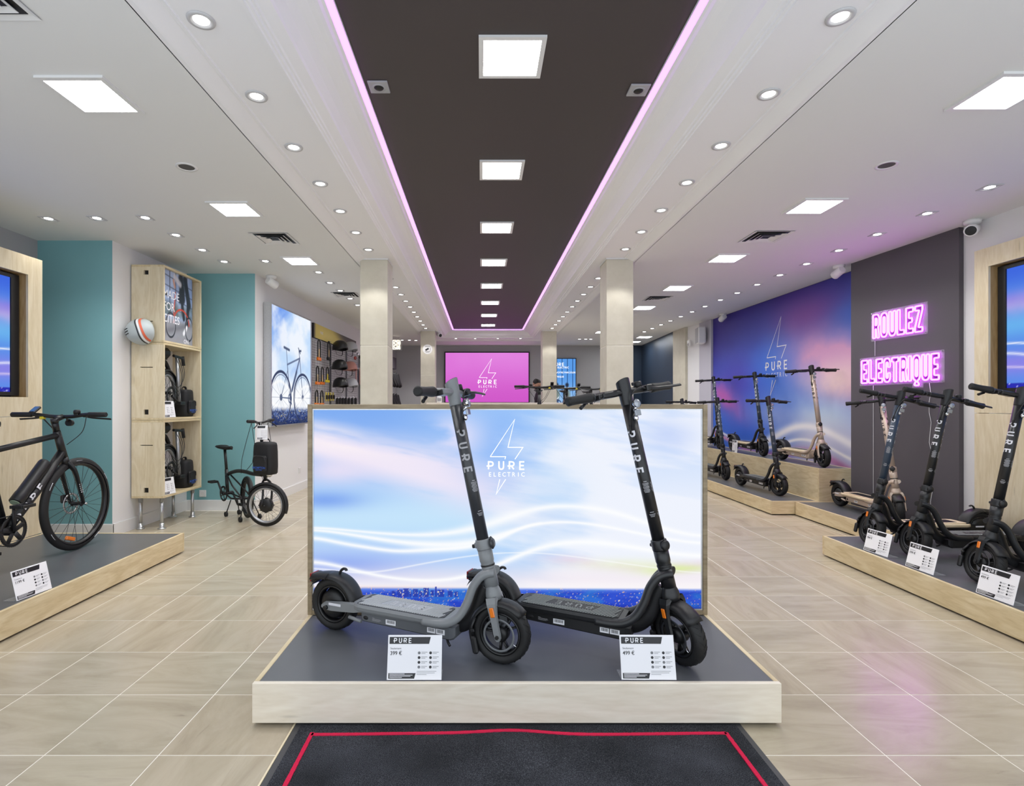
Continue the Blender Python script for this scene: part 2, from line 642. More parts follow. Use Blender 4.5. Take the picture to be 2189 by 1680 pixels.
def tile_mat():
    k = NT('travertine_tile')
    g = k.n('ShaderNodeNewGeometry')
    oi = k.n('ShaderNodeObjectInfo')
    tc = k.n('ShaderNodeNewGeometry')
    ad = k.n('ShaderNodeMath', operation='ADD')
    k.l(g.outputs['Random Per Island'], ad.inputs[0])
    k.l(oi.outputs['Random'], ad.inputs[1])
    m7 = k.n('ShaderNodeMath', operation='MULTIPLY')
    m7.inputs[1].default_value = 7.77
    k.l(ad.outputs[0], m7.inputs[0])
    fr = k.n('ShaderNodeMath', operation='FRACT')
    k.l(m7.outputs[0], fr.inputs[0])
    # per tile: turn the vein 0 / 90 degrees, shift it
    gt = k.n('ShaderNodeMath', operation='GREATER_THAN')
    gt.inputs[1].default_value = 0.74
    k.l(fr.outputs[0], gt.inputs[0])
    rot = k.n('ShaderNodeVectorRotate', rotation_type='Z_AXIS')
    an = k.n('ShaderNodeMath', operation='MULTIPLY')
    an.inputs[1].default_value = pi / 2
    k.l(gt.outputs[0], an.inputs[0])
    k.l(an.outputs[0], rot.inputs['Angle'])
    k.l(tc.outputs['Position'], rot.inputs['Vector'])
    off = k.n('ShaderNodeVectorMath', operation='ADD')
    k.l(rot.outputs[0], off.inputs[0])
    cv = k.n('ShaderNodeCombineXYZ')
    m9 = k.n('ShaderNodeMath', operation='MULTIPLY')
    m9.inputs[1].default_value = 37.0
    k.l(fr.outputs[0], m9.inputs[0])
    k.l(m9.outputs[0], cv.inputs[0])
    k.l(m9.outputs[0], cv.inputs[2])
    k.l(cv.outputs[0], off.inputs[1])
    mp = k.n('ShaderNodeMapping')
    mp.inputs['Scale'].default_value = (1.5, 6.5, 1)
    k.l(off.outputs[0], mp.inputs['Vector'])
    n1 = k.n('ShaderNodeTexNoise', i_Scale=1.0, i_Detail=7.0, i_Roughness=0.62, i_Distortion=1.2)
    k.l(mp.outputs[0], n1.inputs['Vector'])
    n2 = k.n('ShaderNodeTexNoise', i_Scale=2.4, i_Detail=2.0)
    k.l(off.outputs[0], n2.inputs['Vector'])
    r1 = k.ramp(n1.outputs['Fac'], [(0.25, RGB(162, 151, 132)), (0.45, RGB(178, 168, 147)), (0.62, RGB(187, 177, 157)), (0.8, RGB(172, 161, 142))])
    mp2 = k.n('ShaderNodeMapping')
    mp2.inputs['Scale'].default_value = (3, 34, 1)
    k.l(off.outputs[0], mp2.inputs['Vector'])
    n3 = k.n('ShaderNodeTexNoise', i_Scale=1.0, i_Detail=8.0, i_Roughness=0.7, i_Distortion=2.0)
    k.l(mp2.outputs[0], n3.inputs['Vector'])
    vr = k.ramp(n3.outputs['Fac'], [(0.30, (1, 1, 1, 1)), (0.40, (0, 0, 0, 1))])
    ms = k.ramp(n2.outputs['Fac'], [(0.5, (0, 0, 0, 1)), (0.68, (0.55, 0.55, 0.55, 1))])
    mm = k.n('ShaderNodeMath', operation='MULTIPLY')
    k.l(vr.outputs[0], mm.inputs[0])
    k.l(ms.outputs[0], mm.inputs[1])
    mx = k.n('ShaderNodeMixRGB')
    k.l(mm.outputs[0], mx.inputs[0])
    k.l(r1.outputs[0], mx.inputs[1])
    mx.inputs[2].default_value = RGB(118, 108, 98)
    tone = k.ramp(fr.outputs[0], [(0.0, (0.93, 0.92, 0.93, 1)), (0.5, (1, 1, 0.99, 1)), (1.0, (0.97, 0.94, 0.92, 1))])
    m2 = k.n('ShaderNodeMixRGB', blend_type='MULTIPLY')
    m2.inputs[0].default_value = 1.0
    k.l(mx.outputs[0], m2.inputs[1])
    k.l(tone.outputs[0], m2.inputs[2])
    k.l(m2.outputs[0], k.b.inputs['Base Color'])
    k.b.inputs['Roughness'].default_value = 0.24
    k.b.inputs['Specular IOR Level'].default_value = 0.42
    k.bump(n1.outputs['Fac'], 0.05, 0.001)
    return k.m


def stone_mat():
    k = NT('limestone')
    tc = k.n('ShaderNodeTexCoord')
    n1 = k.n('ShaderNodeTexNoise', i_Scale=5.0, i_Detail=6.0, i_Roughness=0.65)
    k.l(tc.outputs['Object'], n1.inputs['Vector'])
    r = k.ramp(n1.outputs['Fac'], [(0.3, RGB(194, 189, 172)), (0.55, RGB(203, 198, 182)), (0.75, RGB(209, 205, 189))])
    k.l(r.outputs[0], k.b.inputs['Base Color'])
    k.b.inputs['Roughness'].default_value = 0.7
    n2 = k.n('ShaderNodeTexNoise', i_Scale=60.0, i_Detail=4.0)
    k.l(tc.outputs['Object'], n2.inputs['Vector'])
    k.bump(n2.outputs['Fac'], 0.12, 0.002)
    return k.m


M['tile'] = tile_mat()
M['stone'] = stone_mat()
M['grout'] = mat('pale_grout', RGB(232, 227, 216), 0.7)

# ---------------------------------------------------------------- floor and its tiles
HC = 2.83
floor = struct(MB().box(-4.6, 4.6, 0.4, 14.6, -0.08, -0.0012).build('floor', M['grout']))
tile_meshes = {}


def tile_mesh(w, d):
    k = (round(w, 4), round(d, 4))
    if k not in tile_meshes:
        g = 0.0023
        mb = MB()
        x, y, c = w / 2 - g, d / 2 - g, 0.0008
        mb.add([(-x, -y, -c), (x, -y, -c), (x, y, -c), (-x, y, -c), (-x + c, -y + c, 0), (x - c, -y + c, 0), (x - c, y - c, 0), (-x + c, y - c, 0),
                (-x, -y, -.006), (x, -y, -.006), (x, y, -.006), (-x, y, -.006)],
               [(4, 5, 6, 7), (0, 1, 5, 4), (1, 2, 6, 5), (2, 3, 7, 6), (3, 0, 4, 7), (8, 9, 1, 0), (9, 10, 2, 1), (10, 11, 3, 2), (11, 8, 0, 3)])
        tile_meshes[k] = mb
    return tile_meshes[k]


TW, TD = 0.4115, 0.407
cols = []
x = -1.161
while x > -4.4:
    cols.append((x - TW, TW)); x -= TW
for i in range(6):
    cols.append((-1.161 + i * 0.43575, 0.43575))
x = 1.4535
while x < 4.2:
    cols.append((x, TW)); x += TW
rows = [1.951 + TD * (i - 3) for i in range(34)]


def in_room(x, y):
    if y > 5.19 and x < -3.53: return False
    if y > 6.5 and x < -2.75: return False
    if 0.2 < y < 4.55 and x < -2.75: return False        # wholly under the left stage
    if 0.2 < y < 4.45 and x > 3.08: return False
    if 2.3 < y < 2.8 and -0.72 < x < 0.95: return False
    if y < 2.0 and -0.55 < x < 0.82: return False
    if y > 6.35 and x > 3.6: return False
    return True


spots = []
for y in rows:
    for x0, w in cols:
        cx, cy = x0 + w / 2, y + TD / 2
        if in_room(cx, cy):
            spots.append((cx, cy, w))


def seen_size(s):
    x, y, w = s
    u = 1029 + FPX * x / y
    vis = -60 < u < 2250 and 865 + FPX * H / y < 1780
    if y > 2.85 and 650 < u < 1520: vis = False
    return (0 if vis else 1, y)


spots.sort(key=seen_size)
shared = {}
rest = MB()
for i, (x, y, w) in enumerate(spots):
    mb = tile_mesh(w, TD)
    if i < 296:
        if w not in shared:
            shared[w] = mb.mesh('tile')
            fix_normals(shared[w])
            shared[w].materials.append(M['tile'])
        o = bpy.data.objects.new('tile', shared[w])
        COL.objects.link(o)
        o.parent = floor
        o.location = (x, y, 0)
    else:
        rest.add(mb.v, mb.f, Matrix.Translation((x, y, 0)))
rest.build('tile_field', M['tile'], floor, kind='stuff', fix=False)


# ---------------------------------------------------------------- walls
def wall(name, a, b, material, z0=0.0, z1=HC + .3, th=0.1, side=1):
    """upright slab along plan line a-b; thickness goes to the left of a->b when side = 1"""
    a, b = Vector(a), Vector(b)
    d = (b - a).normalized()
    n = Vector((-d.y, d.x)) * th * side
    mb = MB().prism([tuple(a), tuple(b), tuple(b + n), tuple(a + n)], z0, z1)
    return struct(mb.build(name, material))


wall('wall_left', (-4.245, 0.0), (-4.245, 5.29), M['grey_wall'])
wall('wall_left.001', (-4.345, 5.19), (-3.5302, 5.19), M['teal'])
wall('wall_left.002', (-3.53, 5.1905), (-3.53, 6.5), M['white_wall'])
wall('wall_left.003', (-3.63, 6.5), (-2.712, 6.5), M['teal'])
wall('wall_left.004', (-2.712, 6.502), (-2.557, 11.45), M['white_wall'])
wall('wall_left.005', (-2.557, 11.45), (-2.26, 14.4), M['grey_wall'])
wall('wall_back', (-2.36, 14.4), (3.86, 14.4), M['back_grey'])
wall('wall_back.001', (3.86, 14.4), (4.35, 14.4), M['navy'])
wall('wall_right', (4.25, 14.4), (4.12, 11.67), M['navy'])
wall('wall_right.001', (4.12, 11.67), (4.12, 10.97), M['stone'])
wall('wall_right.002', (4.17, 10.97), (4.2, 10.46), M['white_wall'])
wall('wall_right.003', (4.2, 10.46), (4.22, 9.97), M['shaded_wall'])  # tinted for the light on this stretch of wall
wall('wall_right.004', (4.26, 9.97), (4.355, 6.0), M['charcoal_wall'])
wall('wall_right.005', (4.115, 6.04), (4.225, 4.80), M['charcoal_wall'], th=0.16)
wall('wall_right.006', (4.27, 4.81), (4.27, 0.0), M['white_wall'])


def baseboard(name, a, b, h=0.115):
    a, b = Vector(a), Vector(b)
    d = (b - a).normalized()
    n = Vector((d.y, -d.x)) * 0.014
    mb = MB().prism([tuple(a), tuple(b), tuple(b + n), tuple(a + n)], 0.0, h)
    n2 = n * 0.6
    mb.prism([tuple(a), tuple(b), tuple(b + n2), tuple(a + n2)], h, h + 0.006)
    return struct(mb.build(name, M['white_plastic']))


baseboard('baseboard_left', (-4.2, 5.19), (-3.516, 5.19))
baseboard('baseboard_left.001', (-3.53, 5.18), (-3.53, 6.5))
baseboard('baseboard_left.002', (-3.53, 6.5), (-2.70, 6.5))
baseboard('baseboard_left.003', (-2.712, 6.49), (-2.557, 11.45))

# ---------------------------------------------------------------- ceiling: side fields, cornice round a dark recess
XL, XR, YE, ZD = -0.645, 0.952, 12.70, 3.036
prof = [(0.0, ZD + .001), (0.0, ZD - .012), (.034, ZD - .012), (.036, ZD - .022), (.05, ZD - .024), (.06, 2.999), (.075, 2.992), (.10, 2.988), (.14, 2.972), (.175, 2.945), (.205, 2.915),
        (.212, 2.902), (.262, 2.888), (.268, 2.880), (.28, 2.880), (.283, 2.868), (.295, 2.866), (.298, 2.858), (.313, 2.858), (.316, 2.87), (.612, 2.87), (.615, 2.862), (.630, 2.862), (.633, 2.868), (.705, 2.832), (.712, HC), (.74, HC)]
Y0 = 0.0
mb = MB()
rowsL = []
for d, z in prof:
    rowsL.append([(XL - d, Y0, z), (XL - d, YE + d, z), (XR + d, YE + d, z), (XR + d, Y0, z)])
mb.strip([list(r) for r in rowsL], smooth=False)
cornice = mb.build('trim_1', M['cornice'])
struct(cornice)
mb = MB()
mb.box(-4.5, XL - .735, 0, 14.6, HC, HC + .12)
mb.box(XR + .735, 4.5, 0, 14.6, HC, HC + .12)
mb.box(XL - .735, XR + .735, YE + .735, 14.6, HC, HC + .12)
struct(mb.build('ceiling', M['ceiling']))
struct(MB().box(XL - .05, XR + .05, 0, YE + .05, ZD, ZD + .1).build('ceiling.001', M['dark_ceiling']))
struct(MB().box(XL - .8, XR + .8, 0, YE + .9, 3.14, 3.2).build('ceiling.002', M['ceiling']))
struct(MB().box(XL - .74, XR + .74, -.03, 0, 2.83, 3.2).build('trim_2', M['ceiling']))

# led strip along the edge of the recess
st = thing('led_strip', 'glowing violet LED strip around the edge of the dark ceiling recess', 'light', (0.15, 6, 3.0))
for a, b in (((XL - .033, 0), (XL - .004, YE)), ((XR + .004, 0), (XR + .033, YE))):
    m = MB().box(a[0] - .15, b[0] - .15, a[1] - 6, b[1] - 6, ZD - .020 - 3.0, ZD - .013 - 3.0).build('light_run', M['strip'], st)
MB().box(XL - .15, XR - .15, YE + .004 - 6, YE + .033 - 6, ZD - .020 - 3.0, ZD - .013 - 3.0).build('light_run', M['strip'], st)

# ---------------------------------------------------------------- stone pillars
def pillar(x0, x1, y0, d=0.33, top=2.866):
    xm, ym = (x0 + x1) / 2, y0 + d / 2
    o = bpy.data.objects.new('pillar', None)
    COL.objects.link(o)
    o.location = (xm, ym, 0)
    struct(o)
    w = (x1 - x0) / 2
    for a, b in ((0.0, 0.93), (0.936, 1.907), (1.913, top - .012)):
        MB().box(-w, w, -d / 2, d / 2, a, b, c=0.004).build('stone_block', M['stone'], o)
    MB().box(-w + .005, w - .005, -d / 2 + .005, d / 2 - .005, 0.01, top - .014).build('mortar', M['grout'], o)
    MB().box(-w - .004, w + .004, -d / 2 - .004, d / 2 + .004, top - .012, top + .003).build('collar', M['ceiling'], o)


pillar(-1.333, -1.030, 5.97)
pillar(1.373, 1.667, 5.95)
pillar(-1.317, -1.005, 11.75)
pillar(1.322, 1.631, 11.75)

# ---------------------------------------------------------------- ceiling lights
def side_panel(x, y, z, label, w=0.33, dark=False):
    t = thing('ceiling_panel_light', label, 'light', (x, y, z), 0, 'square ceiling panel lights')
    a, b = w / 2, w / 2 - (.024 if dark else .026)
    mb = MB()
    for s0 in ((-a, a, -a, -b), (-a, a, b, a), (-a, -b, -b, b), (b, a, -b, b)):
        mb.box(*s0, -.012, .0)
    mb.build('frame', M['white_plastic'], t)
    MB().box(-b, b, -b, b, -.006, .0).build('diffuser', M['led'], t)
    return t


NTH = ['first', 'second', 'third', 'fourth', 'fifth', 'sixth', 'seventh', 'eighth', 'ninth', 'tenth', 'eleventh', 'twelfth', 'thirteenth', 'fourteenth', 'fifteenth', 'sixteenth', 'seventeenth']
ORD = ['nearest', 'second nearest', 'third', 'fourth', 'fifth', 'sixth', 'seventh', 'farthest']
for i in range(8):
    side_panel(0.152, 2.77 + 1.33 * i, ZD, '%s white square panel light in the dark ceiling recess' % ORD[i], dark=True)
for i, y in enumerate((2.75, 4.35, 5.91)):
    side_panel(-1.97, y, HC, '%s square panel light in the white ceiling left of the recess' % ['nearest', 'middle', 'farthest'][i])
for i, y in enumerate((2.72, 4.285, 5.80, 7.285, 8.756, 10.22, 11.7)):
    side_panel(2.625, y, HC, '%s square panel light in the white ceiling right of the recess' % (ORD[i] if i < 6 else 'farthest'))
for i, (x, y) in enumerate(((3.77, 12.56), (3.79, 13.5))):
    side_panel(x, y, HC, '%s square panel light above the navy wall' % ['nearer', 'farther'][i])

ring_m = MB().lathe([(.056, -.001), (.054, -.006), (.040, -.007), (.036, -.002), (.030, -.001)], n=24).mesh('ring')
disc_m = MB().lathe([(0.0001, -.0025), (.031, -.0025)], n=20).mesh('lens')
plate_mb = MB()
for s0 in ((-.055, .055, -.055, -.042), (-.055, .055, .042, .055), (-.055, -.042, -.042, .042), (.042, .055, -.042, .042)):
    plate_mb.box(*s0, -.006, 0)
plate_mb.lathe([(.056, -.001), (.038, -.003), (.031, -.001)], n=24)
plate_m = plate_mb.mesh('plate')
for m_, k_ in ((ring_m, 'bezel'), (disc_m, 'disc'), (plate_m, 'bezel')):
    fix_normals(m_)
    m_.materials.append(M[k_])
spot_data = {}


def spot_lamp(w, ang=115, blend=0.9):
    k = (w, ang)
    if k not in spot_data:
        d = bpy.data.lights.new('downlight_beam', 'SPOT')
        d.energy = w
        d.spot_size = radians(ang)
        d.spot_blend = blend
        d.shadow_soft_size = 0.035
        d.color = (1.0, 0.985, 0.955)
        spot_data[k] = d
    return spot_data[k]


def downlight(x, y, z, label, group, square=False, watt=None, rot=0.0, cone=False):
    t = thing('downlight', label, 'light', (x, y, z), rot, group)
    link('bezel', plate_m if square else ring_m, None, t, fix=False)
    link('lens', disc_m, None, t, fix=False)
    la = bpy.data.objects.new('beam', spot_lamp(watt or SPOT_WATT, 100 if cone else 115, .35 if cone else .9))
    COL.objects.link(la)
    la.parent = t
    la.location = (0, 0, -.015)
    return t


gL, gR = 'round downlights in the band left of the recess', 'round downlights in the band right of the recess'
gP, gQ = 'square gimbal downlights along the left wall side', 'square gimbal downlights along the right wall side'
n = 0
ys = [2.27 + .5595 * i for i in range(7)] + [6.92 + .5 * i for i in range(10)]
for i, y in enumerate(ys):
    ll = 'round white downlight in the left ceiling band, %s' % ((NTH[i] + ' counted from the camera') if i else 'nearest to the camera')
    downlight(-1.172, y, 2.869, ll, gL, cone=True)
    rl = 'round white downlight in the right ceiling band, %s' % ((NTH[i] + ' counted from the camera') if i else 'nearest to the camera')
    downlight(1.488, y - .02, 2.869, rl, gR, cone=True)
for i, x in enumerate((-.62, -.15, .40, .95)):
    downlight(x, 13.17, 2.869, 'small round downlight in the band in front of the pink screen, %s from left' % ['first', 'second', 'third', 'fourth'][i], 'downlights in the far end band')
pl = [(-3.65, 4.576), (-3.234, 4.564), (-2.82, 4.553), (-2.824, 5.017), (-2.83, 5.502), (-2.82, 5.95), (-2.36, 5.93), (-1.93, 6.43), (-1.95, 6.98), (-1.94, 7.46), (-1.94, 8.02), (-1.95, 8.55)]
wh = ['above the left display wall end', 'above the teal wall, left one', 'above the white wall corner', 'above the helmet on the cabinet', 'above the cabinet poster', 'above the teal wall by the cabinet', 'beside the far left panel light', 'first of the row before the left pillar', 'second of the row before the left pillar', 'third of the row before the left pillar, by the vent', 'fourth of the row before the left pillar', 'last of the row before the left pillar']
for (x, y), w in zip(pl, wh):
    downlight(x, y, HC, 'square framed gimbal downlight %s' % w, gP, True, rot=0.1)
pr = [3.917, 4.453, 5.0, 5.52, 6.05, 6.57, 7.09, 7.62, 8.13, 8.66, 9.17, 9.66, 10.16, 10.65, 11.17, 11.67]
for i, y in enumerate(pr):
    downlight(3.67 - .011 * i, y, HC, 'square gimbal downlight along the right wall, %s' % ((NTH[i] + ' counted from the camera') if i else 'nearest to the camera'), gQ, True, rot=-0.1)
for i, (x, y) in enumerate(((-1.93, 13.2), (-1.75, 13.2), (-1.6, 13.25))):
    downlight(x, y, HC, 'tiny downlight over the far left corner shelf, %s' % ['first', 'second', 'third'][i], 'downlights over the far left corner', True, watt=30)
for i, (x, y) in enumerate(((2.35, 13.0), (2.5, 13.0), (2.62, 13.0))):
    downlight(x, y, HC, 'tiny downlight over the far right corner, %s' % ['first', 'second', 'third'][i], 'downlights over the far right corner', True, watt=30)

# air vents: stepped square diffusers
def vent(x, y, label, w=0.36):
    t = thing('ceiling_vent', label, 'vent', (x, y, HC), 0, 'square ceiling vents')
    MB().box(-w / 2 + .03, w / 2 - .03, -w / 2 + .03, w / 2 - .03, -.002, 0.004).build('duct', M['black'], t)
    for i, (a, z) in enumerate(((w / 2, -.004), (w / 2 - .05, -.010), (w / 2 - .085, -.014), (w / 2 - .115, -.018))):
        b = a - (.036 if i == 0 else .027)
        mb = MB()
        c = [(-a, -a), (a, -a), (a, a), (-a, a)]
        d = [(-b, -b), (b, -b), (b, b), (-b, b)]
        for q in range(4):
            r = (q + 1) % 4
            mb.add([(*c[q], z), (*c[r], z), (*d[r], z + .011), (*d[q], z + .011)], [(0, 1, 2, 3)])
            mb.add([(*c[q], z - .002), (*c[r], z - .002), (*d[r], z + .009), (*d[q], z + .009)], [(3, 2, 1, 0)])
        mb.build('louvre', M['white_plastic'], t)


vent(-1.97, 2.03, 'white square ceiling vent cut off at the top left corner of the view')
vent(-1.95, 5.13, 'white louvred ceiling vent left of the recess between two panel lights')
vent(-1.93, 7.75, 'white louvred ceiling vent just in front of the left stone pillar')
vent(2.655, 5.07, 'white louvred ceiling vent right of the recess between two panel lights')
vent(2.60, 8.02, 'small looking louvred ceiling vent far right beyond two panel lights')

for x, y, lb in ((-1.947, 3.585, 'open round downlight hole in the ceiling left of the recess'), (2.656, 3.557, 'empty round downlight with white rim in the ceiling right of the recess')):
    t = thing('ceiling_socket', lb, 'light', (x, y, HC))
    MB().lathe([(.068, 0), (.066, -.005), (.05, -.004), (.048, -.001)], n=28).build('rim', M['white_plastic'], t)
    MB().lathe([(.0001, -.0012), (.049, -.0012)], n=24).build('hole', mat('hole_grey', RGB(86, 84, 82), 0.8), t)
for x, y, lb in ((-.571, 3.025, 'small white square ceiling speaker with a dark eye at the left of the dark recess'), (.884, 3.055, 'small white square ceiling speaker with a dark eye at the right of the dark recess')):
    t = thing('ceiling_speaker', lb, 'speaker', (x, y, ZD))
    MB().box(-.055, .055, -.055, .055, -.01, 0, c=.002).build('plate', M['grey_wall'], t)
    MB().lathe([(.038, -.010), (.036, -.014), (.027, -.012)], n=24).build('collar', M['grey_wall'], t)
    MB().ball((0, 0, -.008), (.027, .027, .014)).build('eye', M['black'], t)
# ---------------------------------------------------------------- plywood stages
M['pic'] = print_mat('printed_picture')
M['pic_lit'] = print_mat('backlit_picture', 1.0)
M['pic_mural'] = print_mat('printed_mural', 0, 0.55)


def stage(label, x0, x1, y0, y1, z, wood, gap=0.012, edge=0.02, open_sides='', group=None, top='deck_top'):
    cx, cy = (x0 + x1) / 2, (y0 + y1) / 2
    t = thing('display_stage', label, 'stage', (cx, cy, 0), 0, group)
    a, b, c, d = x0 - cx, x1 - cx, y0 - cy, y1 - cy
    e = edge
    wx = M['birch_x'] if wood == 'pale' else M['birch']
    MB().box(a, b, c, c + e, gap, z, c=.0015).build('front_board', wx if wood == 'pale' else M['birch_xw'], t)
    MB().box(a, b, d - e, d, gap, z, c=.0015).build('back_board', wx if wood == 'pale' else M['birch_xw'], t)
    MB().box(a, a + e, c + e + .0005, d - e - .0005, gap, z, c=.0015).build('side_board', M['birch'], t)
    MB().box(b - e, b, c + e + .0005, d - e - .0005, gap, z, c=.0015).build('side_board', M['birch'], t)
    MB().box(a + e, b - e, c + e, d - e, z - .02, z - .0025).build('top_panel', M[top], t)
    mb = MB().box(a + .03, b - .03, c + .03, d - .03, 0.0005, gap + .002)
    mb.build('plinth', M['shadow_gap'], t)
    return t


M['birch_xw'] = wood_mat('birch_plywood_across', RGB(196, 176, 136), RGB(211, 193, 155), RGB(222, 207, 174), axis='X')
g = 'low plywood display stages'
stage('pale plywood stage with slate grey top in the middle of the shop', -.897, 1.175, 2.123, 2.96, .169, 'pale', gap=.014)
stage('birch plywood stage with grey top carrying the big black bicycle', -3.74, -2.54, .35, 4.64, .165, 'birch')
stage('front right birch plywood stage carrying three dark scooters', 2.853, 4.10, .35, 4.54, .165, 'birch')
stage('low birch plywood stage under the champagne scooter by the neon wall', 3.57, 4.10, 4.548, 6.17, .157, 'birch')
stage('lower tier of the stepped stage in front of the mural', 3.31, 3.85, 6.19, 10.3, .16, 'birch')
stage('tall upper tier of the stepped stage against the mural', 3.858, 4.25, 6.2, 9.93, .53, 'birch')


# ---------------------------------------------------------------- backlit pictures
def lightbox(name, label, w, h, depth, frame, loc, rotz, fn, nx, ny, wood='frame_wood', lip='steel', cat='light box', strength='pic_lit'):
    """local frame: x right, y into the wall, z up, origin lower left front corner"""
    t = thing(name, label, cat, loc, rotz)
    f = frame
    for nm, b in (('frame_side', (0, f, 0, depth, 0, h)), ('frame_side', (w - f, w, 0, depth, 0, h)), ('frame_rail', (f, w - f, 0, depth, 0, f)), ('frame_rail', (f, w - f, 0, depth, h - f, h))):
        MB().box(*b, c=.0015).build(nm, M[wood], t)
    g = f + .006
    mb = MB()
    for b in ((f, g, 0.006, .02, f, h - f), (w - g, w - f, 0.006, .02, f, h - f), (g, w - g, 0.006, .02, f, g), (g, w - g, 0.006, .02, h - g, h - f)):
        mb.box(*b)
    mb.build('metal_lip', M[lip], t)
    MB().box(f, w - f, .03, depth - .005, f, h - f).build('back_panel', M['white_plastic'], t)
    print_grid('picture', w - 2 * f, h - 2 * f, nx, ny, fn, t, Matrix.Translation((f, .014, f)), M[strength])
    return t


def swoosh(X, Y, pts, wd, soft=2.0):
    xs = [p[0] for p in pts]
    ys = [p[1] for p in pts]
    # smooth interpolation of the curve
    xx = np.linspace(min(xs), max(xs), 200)
    yy = np.interp(xx, xs, ys)
    for _ in range(3):
        yy = np.convolve(np.pad(yy, 9, mode='edge'), np.ones(19) / 19, 'valid')
    y = np.interp(X, xx, yy)
    w = np.interp(X, [p[0] for p in pts], [p[2] if len(p) > 2 else wd for p in pts])
    return np.exp(-np.abs((Y - y) / w) ** soft) * ((X >= min(xs) - 1) & (X <= max(xs) + 1))


def city_lights(X, Y, seed, dens=0.93, cs=2.2):
    n = vnoise(X / cs, Y / cs, seed)
    return smooth(dens - .08, dens + .05, n)


def art_centre(U, T):
    X, Y = 668 + 837 * U, 878 + 425 * T
    n = fbm(U * 4 + 1.3, T * 2.6 + .4, 3)
    n2 = fbm(U * 7 + 5, T * 9 + 2, 11)
    # wisps drawn out along the wind (down to the right)
    wv = fbm((U + T * .8) * 2.4 + 2, (T - .42 * U) * 9 + 4, 41)
    wf = fbm((U + T * .8) * 5 + 1, (T - .42 * U) * 22 + 4, 51)
    c = np.zeros(U.shape + (3,)) + np.array([170, 206, 250.])
    c = mixc(c, (124, 170, 242), smooth(.60, .0, T) * smooth(.58, .12, U) * .9)
    c = mixc(c, (204, 234, 252), np.exp(-((T - .54) / .15) ** 2) * .8 * smooth(.85, .3, U))
    yc = .17 + .46 * U
    sp = .085 + .16 * U
    cl = np.exp(-np.abs((T - yc) / sp) ** 2.4) * smooth(.80, .38, U)
    edge = smooth(.30, .55, wv * .75 + wf * .25 + .25 * cl)
    c = mixc(c, (240, 232, 248), cl * edge * 1.05)
    c = mixc(c, (251, 241, 246), np.exp(-((U - .05) / .13) ** 2 - ((T - .13 - .5 * U) / .07) ** 2) * smooth(.25, .5, wv) * .95)
    c = mixc(c, (236, 226, 246), np.exp(-((U - .06) / .10) ** 2 - ((T - .31) / .07) ** 2) * .85)
    c = mixc(c, (116, 156, 238), np.exp(-((U - .03) / .10) ** 2 - ((T - .455) / .045) ** 2) * .75 * smooth(.2, .5, wv + .15))
    c = mixc(c, (140, 184, 248), np.exp(-((U - .48) / .10) ** 2 - ((T - .16) / .20) ** 2) * .85)
    c = mixc(c, (228, 226, 250), np.exp(-((U - .37) / .07) ** 2 - ((T - .13) / .10) ** 2) * smooth(.3, .6, n2 + .1) * .9)
    # bright hazy right half
    r = smooth(.50, .70, U + .30 * (n - .5) + .12 * (wf - .5))
    c = mixc(c, (244, 246, 254), r * .94)
    c = mixc(c, (200, 220, 252), r * smooth(.5, .72, wv) * smooth(.60, .15, T) * .75)
    c = mixc(c, (196, 212, 250), np.exp(-((U - .92) / .07) ** 2 - ((T - .13) / .09) ** 2) * (.4 + .7 * n2) * .9)
    c = mixc(c, (212, 231, 252), np.exp(-((U - .62) / .08) ** 2 - ((T - .40) / .13) ** 2) * .6)
    # evening haze
    c = mixc(c, (190, 202, 246), smooth(.60, .78, T) * smooth(.5, .1, U) * .6)
    c = mixc(c, (112, 148, 240), np.exp(-((U - .07) / .16) ** 2 - ((T - .80) / .06) ** 2) * smooth(.2, .5, wv + .1) * .9)
    c = mixc(c, (246, 236, 242), smooth(.72, .86, T) * .75)
    c = mixc(c, (232, 210, 230), np.exp(-((T - .765 - .03 * np.sin(U * 9)) / .028) ** 2) * smooth(.5, .7, U) * smooth(.3, .7, n2) * .9)
    c = mixc(c, (220, 238, 158), np.exp(-((U - .93) / .09) ** 2 - ((T - .80 + .05 * (n2 - .5)) / .024) ** 2) * .85)
    c = mixc(c, (236, 246, 206), np.exp(-((U - .80) / .12) ** 2 - ((T - .775) / .03) ** 2) * .55)
    # light ribbons
    W = (253, 254, 255)
    ribbons = [([(671, 1128, 3), (759, 1137, 3), (878, 1147, 5), (967, 1143, 8), (1057, 1122, 14), (1100, 1102, 12), (1159, 1083, 7), (1218, 1082, 7), (1308, 1092, 7), (1412, 1130, 6), (1505, 1152, 4)], .9),
               ([(671, 1132, 3), (729, 1141, 4), (848, 1160, 7), (908, 1166, 10), (997, 1167, 12), (1057, 1155, 9), (1114, 1127, 4), (1189, 1114, 3.5), (1278, 1122, 3.5), (1367, 1142, 3.5), (1501, 1166, 3.5)], .95),
               ([(670, 1149, 5), (729, 1163, 5), (848, 1181, 5), (908, 1177, 6), (997, 1172, 6), (1070, 1154, 6), (1114, 1128, 3), (1160, 1117, 2)], .95),
               ([(671, 1197, 6), (729, 1213, 5), (818, 1235, 4), (908, 1244, 4), (982, 1241, 5), (1066, 1211, 7), (1129, 1177, 8), (1218, 1157, 8), (1308, 1162, 7), (1397, 1179, 6), (1501, 1192, 6)], .95),
               ([(671, 1212, 2), (729, 1224, 2), (789, 1229, 2), (908, 1205, 1.6), (997, 1190, 1.4), (1086, 1181, 1.2), (1180, 1184, 1.2), (1340, 1206, 1.2), (1501, 1228, 1)], .7)]
    for p, a in ribbons:
        c = mixc(c, W, swoosh(X, Y, p, 4, 1.7) * a)
